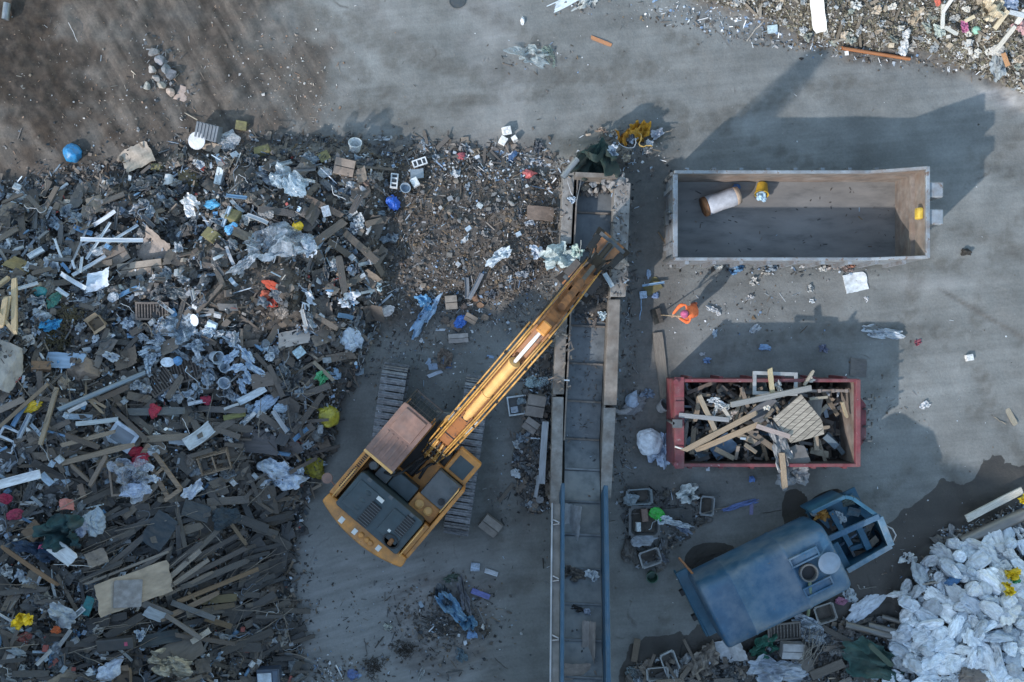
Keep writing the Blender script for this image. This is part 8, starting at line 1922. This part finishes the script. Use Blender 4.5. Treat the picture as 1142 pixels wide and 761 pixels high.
scatter(34, 'under', 'film', 'film_scrap', 'crumpled sheet', gu, lambda: (rnd(8, 20), rnd(6, 13)), FILMC + GREYC, dz=(.02, .14)); scatter(26, 'under', 'bag', 'waste_bag', 'crumpled bag', gu, lambda: (rnd(7, 16), rnd(6, 12)), GREYC + CARDC + [(.03, .1, .08)], dz=(0, .1)); scatter(26, 'under', 'plank', 'wood_plank', 'plank', gu, lambda: (rnd(14, 36), rnd(3, 7)), WOODC, dz=(.05, .2)); scatter(20, 'under', 'stone', 'rubble_stone', 'stone', gu, lambda: (rnd(5, 11), rnd(4, 9)), GREYC + CARDC, dz=(0, .05)); scatter(12, 'tubs', 'bag', 'waste_bag', 'crumpled bag', gu, lambda: (rnd(7, 14), rnd(6, 10)), [(.06, .062, .06), (.1, .1, .1), (.08, .075, .06)], dz=(0, .08)); scatter(10, 'tubs', 'film', 'film_scrap', 'crumpled sheet', gu, lambda: (rnd(7, 14), rnd(5, 9)), FILMC + GREYC, dz=(.05, .15))
gw2 = 'white sacks heaped at the lower right'
SACKC = [(.68, .74, .79), (.78, .81, .84), (.52, .58, .65), (.72, .77, .81), (.46, .53, .60), (.80, .82, .83), (.60, .66, .72), (.74, .78, .82), (.44, .47, .50)]
n0 = 0
pts = []
tries = 0
while len(pts) < 180 and tries < 9000:
    tries += 1
    x, y = where('sacks')
    if all((x - a) ** 2 + (y - b) ** 2 > 72 for a, b in pts) and free(x, y, 5, .9): pts.append((x, y))
for i, (x, y) in enumerate(pts):
    kind = 'bag' if rnd(0, 1) < .25 else 'flatsack' if rnd(0, 1) < .82 else 'film'
    L, W = (rnd(11, 33), rnd(8, 18)) if kind != 'film' else (rnd(11, 20), rnd(8, 13))
    put(kind, 'white_sack', x, y, L, W, rnd(-60, 60) if rnd(0, 1) < .7 else rnd(0, 180), pick(SACKC), dz=rnd(.02, .28), mt='sackcloth' if kind != 'film' else 'sheet', group=gw2, keep=False, tilt=.3, hgt=rnd(.28, .4) if kind != 'film' else rnd(.4, .6))
    AUTO.append((C.objects[-1], 'plump sack' if kind == 'bag' and W > 14 else 'slim sack' if kind == 'bag' else 'creased sack' if kind == 'flatsack' else 'empty sack', x, y))
scatter(22, 'rim', 'bag', 'waste_bag', 'crumpled bag', 'dark bags at the rim of the sack heap', lambda: (rnd(7, 15), rnd(6, 11)), [(.12, .115, .11), (.2, .2, .2), (.3, .32, .34), (.07, .065, .06)], dz=(0, .12))

# ================================================================ what nobody could count: small litter
def litter(name, regions, seed):
    rs = random.Random(seed); vs = []; fs = []; cs = []
    for (n, sampler, smin, smax, cols, lift) in regions:
        for _ in range(n):
            px, py = sampler(rs)
            p = G2(px, py); s_ = rs.uniform(smin, smax) * (rs.random() ** 1.2 * .9 + .35) / S
            c = rs.choice(cols); g = rs.uniform(.6, 1.3); c = (c[0] * g, c[1] * g, c[2] * g, 1)
            p.z += rs.uniform(-.01, lift)
            e = Euler((rs.uniform(-.8, .8), rs.uniform(-.8, .8), rs.uniform(0, 6.28))).to_matrix()
            o = len(vs); t = rs.random()
            if t < .45:                                # bent flake with thickness
                a = s_ * rs.uniform(.5, 1); b = s_ * rs.uniform(.3, .8); h = s_ * .12; k = rs.uniform(-.4, .6) * s_
                q = [(-a, -b, 0), (0, -b * rs.uniform(.6, 1.2), k), (a, -b * .8, 0), (a * .9, b, 0), (0, b, k), (-a, b * .8, 0)]
                loc = [Vector(v) for v in q] + [Vector(v) - Vector((0, 0, h)) for v in q]
                ff = [(0, 1, 4, 5), (1, 2, 3, 4), (11, 10, 7, 6), (10, 9, 8, 7)] + [(i, 6 + i, 6 + (i + 1) % 6, (i + 1) % 6) for i in range(6)]
            elif t < .68:                              # splinter
                a = s_ * rs.uniform(1.2, 3.0); b = s_ * rs.uniform(.12, .25)
                loc = [Vector((x, y, z)) for x in (-a, a) for (y, z) in ((-b, 0), (b, 0), (0, b * 1.6))]
                ff = [(0, 1, 4, 3), (1, 2, 5, 4), (2, 0, 3, 5), (2, 1, 0), (3, 4, 5)]
            else:                                      # lump
                loc = [Vector((math.cos(k * 1.2566) * s_ * rs.uniform(.4, .8), math.sin(k * 1.2566) * s_ * rs.uniform(.4, .8), rs.uniform(-.1, .2) * s_)) for k in range(5)] + [Vector((0, 0, s_ * rs.uniform(.3, .7))), Vector((0, 0, -s_ * .3))]
                ff = [(k, (k + 1) % 5, 5) for k in range(5)] + [((k + 1) % 5, k, 6) for k in range(5)]
            vs += [tuple(p + e @ v) for v in loc]; fs += [tuple(i + o for i in f) for f in ff]; cs += [c] * len(loc)
    me = bpy.data.meshes.new(name); me.from_pydata(vs, [], fs)
    at = me.color_attributes.new('tint', 'FLOAT_COLOR', 'POINT'); at.data.foreach_set('color', np.array(cs, np.float32).ravel())
    m, nt, b, out = nodes(name); vc = N(nt, 'VertexColor'); vc.layer_name = 'tint'
    nt.links.new(vc.outputs['Color'], b.inputs['Base Color']); b.inputs['Roughness'].default_value = .65
    me.materials.append(m); return tag(obj(name, me), kind='stuff')


def G2(px, py):
    p = P(px, py, 0)
    for _ in range(3): p = P(px, py, hz(p.x, p.y))
    return p


def zs(z, bare=0):
    poly = ZONES[z]; xs = [p[0] for p in poly]; ys = [p[1] for p in poly]
    def f(rs):
        while True:
            x, y = rs.uniform(min(xs), max(xs)), rs.uniform(min(ys), max(ys))
            if inpoly(x, y, poly) and not (bare and brown(x, y) and rs.random() < .85): return x, y
    return f


def gauss(cx, cy, sx, sy, a=0):
    ca, sa = math.cos(R(a)), math.sin(R(a))
    def f(rs):
        u, v = rs.gauss(0, sx), rs.gauss(0, sy); return cx + u * ca + v * sa, cy - u * sa + v * ca
    return f


MIXC = GREYC + CARDC + WOODC + [(.05, .05, .05), (.03, .032, .036), (.05, .045, .04), (.04, .05, .06)] * 2 + FILMC[:2]
SOILC = [(.075, .06, .048), (.10, .08, .062), (.05, .042, .035), (.12, .10, .08), (.16, .145, .13), (.09, .075, .06), (.2, .2, .2), (.17, .12, .07), (.04, .036, .032)]
DUSTC = [(.13, .12, .11), (.16, .15, .14), (.10, .09, .08), (.19, .185, .18), (.12, .125, .13)] * 3
LITE = [(.5, .53, .56), (.6, .62, .63), (.35, .4, .45), (.2, .19, .18), (.12, .11, .1), (.16, .24, .36)]
ZONES['pileall'] = [(-8, 200), (60, 203), (130, 198), (205, 176), (290, 168), (400, 172), (436, 188), (440, 300), (420, 375), (385, 445), (370, 500), (345, 560), (328, 640), (338, 690), (340, 768), (-8, 768)]
ZONES['fringe'] = [(395, 172), (520, 164), (640, 178), (640, 215), (520, 200), (400, 200)]
ZONES['beyondbank'] = [(745, -2), (1142, -2), (1142, 100), (1300, 160), (1300, -170), (745, -170)]
ZONES['beyondpile'] = [(-10, 205), (-170, 195), (-170, 900), (330, 900), (338, 768), (-10, 768)]
ZONES['beyondsacks'] = [(1142, 600), (1260, 590), (1260, 880), (1000, 880), (990, 770), (1142, 770)]
litter('loose_litter', [
    (14000, zs('pileall', 1), 2.0, 7.0, MIXC, .14), (9000, zs('pileall', 1), .9, 3.2, MIXC + DUSTC, .34), (1500, zs('pileall', 1), 1.4, 3.8, LITE + BRIGHTC, .3), (5500, zs('soil'), .8, 3.0, SOILC, .04), (1200, gauss(290, 335, 40, 34), .8, 3, SOILC, .03), (620, zs('soil'), .8, 2.8, LITE, .05), (1300, zs('fringe'), 1.2, 3.6, LITE + SOILC, .05),
    (1500, zs('conv'), 1.2, 4.5, MIXC, .06), (1700, zs('under'), 1.2, 5, MIXC, .08), (700, zs('tubs'), 1, 4, MIXC, .05), (900, zs('rim'), 1.2, 4.5, MIXC + LITE, .06), (1500, zs('sacks'), 2, 5, MIXC + DKWOOD, .06), (200, zs('sacks'), 1.5, 4, LITE, .3),
    (8500, zs('bank'), .7, 2.8, [(.15, .125, .085), (.2, .17, .12), (.10, .085, .06), (.27, .24, .19), (.13, .12, .09), (.18, .17, .11), (.08, .07, .05), (.36, .35, .32)], .05), (420, zs('bank'), .8, 3, [(.55, .56, .54), (.5, .5, .46)], .08), (700, gauss(900, 50, 110, 6, -9), 1, 3.4, LITE + SOILC, .02), (260, gauss(800, 18, 50, 7, -8), 1, 3.2, LITE, .02),
    (1700, zs('edge'), .8, 4, MIXC + SOILC, .03), (500, gauss(250, 165, 130, 14), .8, 3.4, MIXC + SOILC, .02), (300, gauss(60, 205, 50, 9), .8, 4, MIXC, .03), (1300, gauss(520, 335, 60, 22), .8, 3, SOILC + MIXC, .02), (240, gauss(525, 345, 60, 22), .8, 2.8, LITE, .03), (500, gauss(600, 310, 18, 50), .8, 3.2, SOILC + MIXC, .03), (300, gauss(440, 390, 30, 20), .8, 3, MIXC, .02),
    (2600, zs('beyondbank'), 1, 3.4, [(.15, .125, .085), (.2, .17, .12), (.10, .085, .06), (.27, .24, .19), (.5, .5, .46)], .06), (5200, zs('beyondpile'), 2, 8, MIXC + LITE[:2], .25), (1400, zs('beyondsacks'), 2, 9, SACKC, .25),
    (420, gauss(612, 400, 5, 110), .8, 3.4, MIXC + SOILC, .02), (420, gauss(702, 330, 6, 90), .7, 2.8, MIXC + SOILC, .015), (260, gauss(694, 500, 6, 50), .7, 2.6, MIXC + SOILC, .015), (500, gauss(460, 690, 60, 36), .8, 2.8, SOILC + MIXC, .02),
    (500, gauss(490, 700, 34, 26), 1, 3.4, SOILC + MIXC, .05), (260, gauss(505, 690, 30, 14), 1, 4, LITE + MIXC, .06), (300, gauss(370, 748, 36, 8), 1, 3.2, SOILC + LITE, .03), (260, gauss(335, 670, 12, 60), 1, 3.6, MIXC, .03),
    (220, gauss(690, 168, 26, 12), 1.2, 4, MIXC + LITE, .06), (160, gauss(860, 300, 60, 6), 1, 3.2, LITE + MIXC, .02), (240, gauss(820, 340, 50, 24), .8, 2.4, LITE + SOILC, .01), (160, gauss(470, 420, 44, 34), .8, 2.6, SOILC + LITE, .01), (200, gauss(540, 400, 40, 40), .8, 2.4, SOILC + LITE, .01), (120, gauss(560, 560, 16, 30), .8, 3, MIXC, .02),
    (160, gauss(185, 85, 14, 26, 30), 1, 3.6, GREYC + [(.4, .36, .3)], .03), (900, gauss(180, 110, 110, 60), .6, 2.0, [(.25, .23, .2), (.16, .13, .1), (.4, .4, .4), (.3, .2, .14)], .01), (420, gauss(330, 90, 30, 60, 25), .6, 2.2, [(.3, .26, .22), (.22, .14, .09), (.45, .44, .42)], .01), (110, gauss(600, 62, 26, 9), .8, 2.6, LITE + SOILC, .01), (60, gauss(648, 6, 12, 6), 1, 3, LITE + SOILC, .02),
    (1500, gauss(720, 400, 280, 220), .5, 1.7, SOILC + LITE[:2], .004), (70, gauss(752, 250, 5, 40), .8, 3, SOILC + MIXC, .02), (160, gauss(1000, 640, 40, 40), .8, 2.6, LITE + MIXC, .01), (90, gauss(975, 455, 24, 14), .8, 2.4, SOILC, .01), (60, gauss(1075, 470, 60, 60), .6, 1.8, SOILC + LITE, .005),
    (900, gauss(850, 470, 45, 22), .01, .02, MIXC, .0),
][:-1], 3)


def skip_litter():                                     # splinters and dirt on the skip floor
    rs = random.Random(9); b = MB()
    return None


# dust and broken bits in the skip, the conveyor and the container stay part of what nobody counts
def floor_litter(name, rects, seed):
    rs = random.Random(seed); b = MB(); cols = []
    for (n, x0, x1, y0, y1, zf, smin, smax, cs) in rects:
        for _ in range(n):
            px, py = rs.uniform(x0, x1), rs.uniform(y0, y1); p = P(px, py, zf(px, py)); s_ = rs.uniform(smin, smax) / S
            e = Euler((rs.uniform(-.5, .5), rs.uniform(-.5, .5), rs.uniform(0, 6.28))).to_matrix().to_4x4(); X = Matrix.Translation(p) @ e
            k = len(b.v); a = rs.uniform(.4, 2.2); b.box(-s_ * a, s_ * a, -s_ * .35, s_ * .35, -s_ * .12, s_ * .15, X=X)
            c = rs.choice(cs); cols += [(*c, 1)] * (len(b.v) - k)
    me = bpy.data.meshes.new(name); me.from_pydata(b.v, [], b.f)
    at = me.color_attributes.new('tint', 'FLOAT_COLOR', 'POINT'); at.data.foreach_set('color', np.array(cols, np.float32).ravel())
    me.materials.append(bpy.data.materials['loose_litter']); return tag(obj(name, me), kind='stuff')


floor_litter('debris', [(420, 765, 948, 428, 516, lambda x, y: .3 + .5 * max(0, 1 - ((x - 840) / 90) ** 2) * RND.random(), 1.5, 7, MIXC + WOODC), (240, 765, 940, 428, 516, lambda x, y: .9 + .3 * RND.random() * max(0, 1 - ((x - 840) / 80) ** 2) - (.8 if abs(x - 840) > 70 else 0), 1.5, 6, WOODC + MIXC),
                      (260, 640, 682, 300, 360, lambda x, y: .42 + .12 * RND.random(), 1, 4, MIXC + SOILC), (200, 640, 685, 196, 216, lambda x, y: .45 + .15 * RND.random(), 1, 4, MIXC), (170, 632, 668, 480, 760, lambda x, y: cslope(y) + .03, .4, 2.6, MIXC), (120, 634, 668, 360, 480, lambda x, y: .37, .3, 1.2, SOILC),
                      (70, 765, 1005, 206, 280, lambda x, y: .265, .5, 1.8, SOILC + MIXC), (150, 614, 638, 190, 440, lambda x, y: 1.01, .8, 2.6, MIXC), (150, 681, 700, 204, 330, lambda x, y: 1.09, .6, 2, MIXC)], 21)

# ================================================================ labels for what came out of a loop
DIRS = ['right of', 'above right of', 'above', 'above left of', 'left of', 'below left of', 'below', 'below right of']


def colour_word(c):
    r, g, b = c[:3]; mx, mn = max(c[:3]), min(c[:3])
    if mx < .06: return 'near-black' if mx - mn < .012 else 'dark blue-grey' if b > r else 'dark brown'
    if mx - mn < .25 * mx or mx - mn < .025:
        w_ = 'white' if mn > .5 else 'pale grey' if mx > .3 else 'grey' if mx > .14 else 'dark grey'
        return ('bluish ' if b > r * 1.1 and mx > .14 else '') + w_
    if b >= g and b > r: return 'pale blue' if mn > .25 else 'blue' if b > .25 else 'dark blue'
    if r > g * 1.8: return 'red' if r > .2 else 'reddish'
    if g > r: return 'green'
    if r > .5 and g > .35 and b < .2: return 'yellow'
    return 'beige' if mx > .3 else 'brown' if mx > .13 else 'dark brown'


def drop_unseen():                                     # loop pieces that lie wholly buried or outside the frame (steps through AUTO)
    i = 0; gone = set()
    for st in '30 62 17 10 4 11 30 19 28 4 13 13 2 30 20 31 11 7 4 1 3 7 15 8 3 8 4 10 23 5 4 20 2 15 5 5 5 2 8 4 13 5 1 3 4 1 1 3 1 2 1 2 3 4 3 6 1 4 1 1 3 1 2 2 2 3 3 4 2 3 1 1 1 5 1 8 2 2 1 5 6 1 1 2 8 7 3 1 1 1 4 18 6 8 4 5 7 6 2 11 2 4 6 30 2 3 20 7 1 4 2 2 3 1 5 5 1 2 1 10 6 5 19 14 8 20 9 8 7 8 33 5 3 4 7 7 2 6 12 2 1 1 1 1 1 10 2 1 3 2 2 2 3 4 6 4 2 4 2 35 5 29 2 11 7 1 22 4 3 4 1 4 5 3 3 6 1 1 1 1 6 1 4 8 2 4 8 1 5 6 2 3 2 10 1 2 4 2 1 2 1 2 5 6 3 3 1 1 2 7 2 1 2 2 3 81 14 13 3 16 7 15 7 2 41 50 29 12 3 1 2 5 14 61 61 64 42 32 102 22 7 1 1 6 4 91 2 10 20 2 2 20 28 6 9 7 3 10 9 2 4 12 11 2 1 1 1 3 1 1 3 1 1 1 1 28 10 7 6 4 3 9 16 18 2 7 5 1 16 4 6 1 6 1 4 7 6 6 8 5 1 7 13 1 1 1 5 1 1 4 3'.split(): i += int(st); gone.add(i)
    for i in gone: bpy.data.objects.remove(AUTO[i][0])
    AUTO[:] = [r for i, r in enumerate(AUTO) if i not in gone]


def finish_labels():
    seen = {o['label'] for o in C.objects if o.get('label')}
    done = []; count = {}; by_phrase = {}
    for rec in AUTO: by_phrase.setdefault(rec[1], []).append(rec)
    for (o, phrase, px, py) in AUTO:
        s_ = o.scale; L = max(s_.x, s_.y); long_ = any(w_ in phrase for w_ in ('stick', 'strip', 'plank', 'lath', 'beam'))
        big = ('long' if L > .95 else 'short' if L < .55 else 'mid-length') if long_ else ('large' if L > .5 else 'tiny' if L < .17 else 'small' if L < .32 else 'medium')
        col = '' if any(w_ in phrase for w_ in ('olive', 'red', 'white', 'pale', 'bluish', 'brown', 'dark', 'grey')) else colour_word(o.color)
        a = math.degrees(o.matrix_world.to_euler().z) % 180
        ori = (' lying level' if a < 18 or a > 162 else ' slanting up right' if a < 68 else ' pointing up' if a < 112 else ' slanting up left') if long_ else ''
        near = sorted(LMARK, key=lambda m: (m[0] - px) ** 2 + (m[1] - py) ** 2)[:6]
        opts = []
        for (mx, my, ph) in near:
            d = math.hypot(mx - px, my - py); k = int(((math.degrees(math.atan2(my - py, px - mx)) + 22.5) % 360) // 45)
            opts.append(('on' if d < 6 else ('just ' if d < 22 else '' if d < 50 else 'well ') + DIRS[k]) + ' the ' + ph)
        base = ' '.join(x for x in (big, col, phrase) if x)
        cand = [f'{base}, {q}' for q in opts[:3]] + ([f'{base}{ori}, {q}' for q in opts[:3]] if ori else [])
        pair = [f'{base}{ori}, {q} and {r_}' for q in opts[:3] for r_ in opts[:5] if q != r_]
        rank = []
        for (mx, my, ph) in near:
            r_ = sum((m[2] - mx) ** 2 + (m[3] - my) ** 2 < (px - mx) ** 2 + (py - my) ** 2 for m in by_phrase[phrase])
            if r_ < 6: rank.append((r_, f"{base}, the {('', 'second ', 'third ', 'fourth ', 'fifth ', 'sixth ')[r_]}closest {phrase} to the {ph}"))
        cand = [c for c in cand + [t for _, t in sorted(rank)] + pair if len(c.split()) <= 16]
        for c in set(cand): count[c] = count.get(c, 0) + 1
        done.append((o, cand))
    for o, cand in done:
        lab = next((c for c in cand if count[c] == 1 and c not in seen), None) or next((c for c in cand if c not in seen), cand[0])
        o['label'] = lab; seen.add(lab)


drop_unseen()
finish_labels()
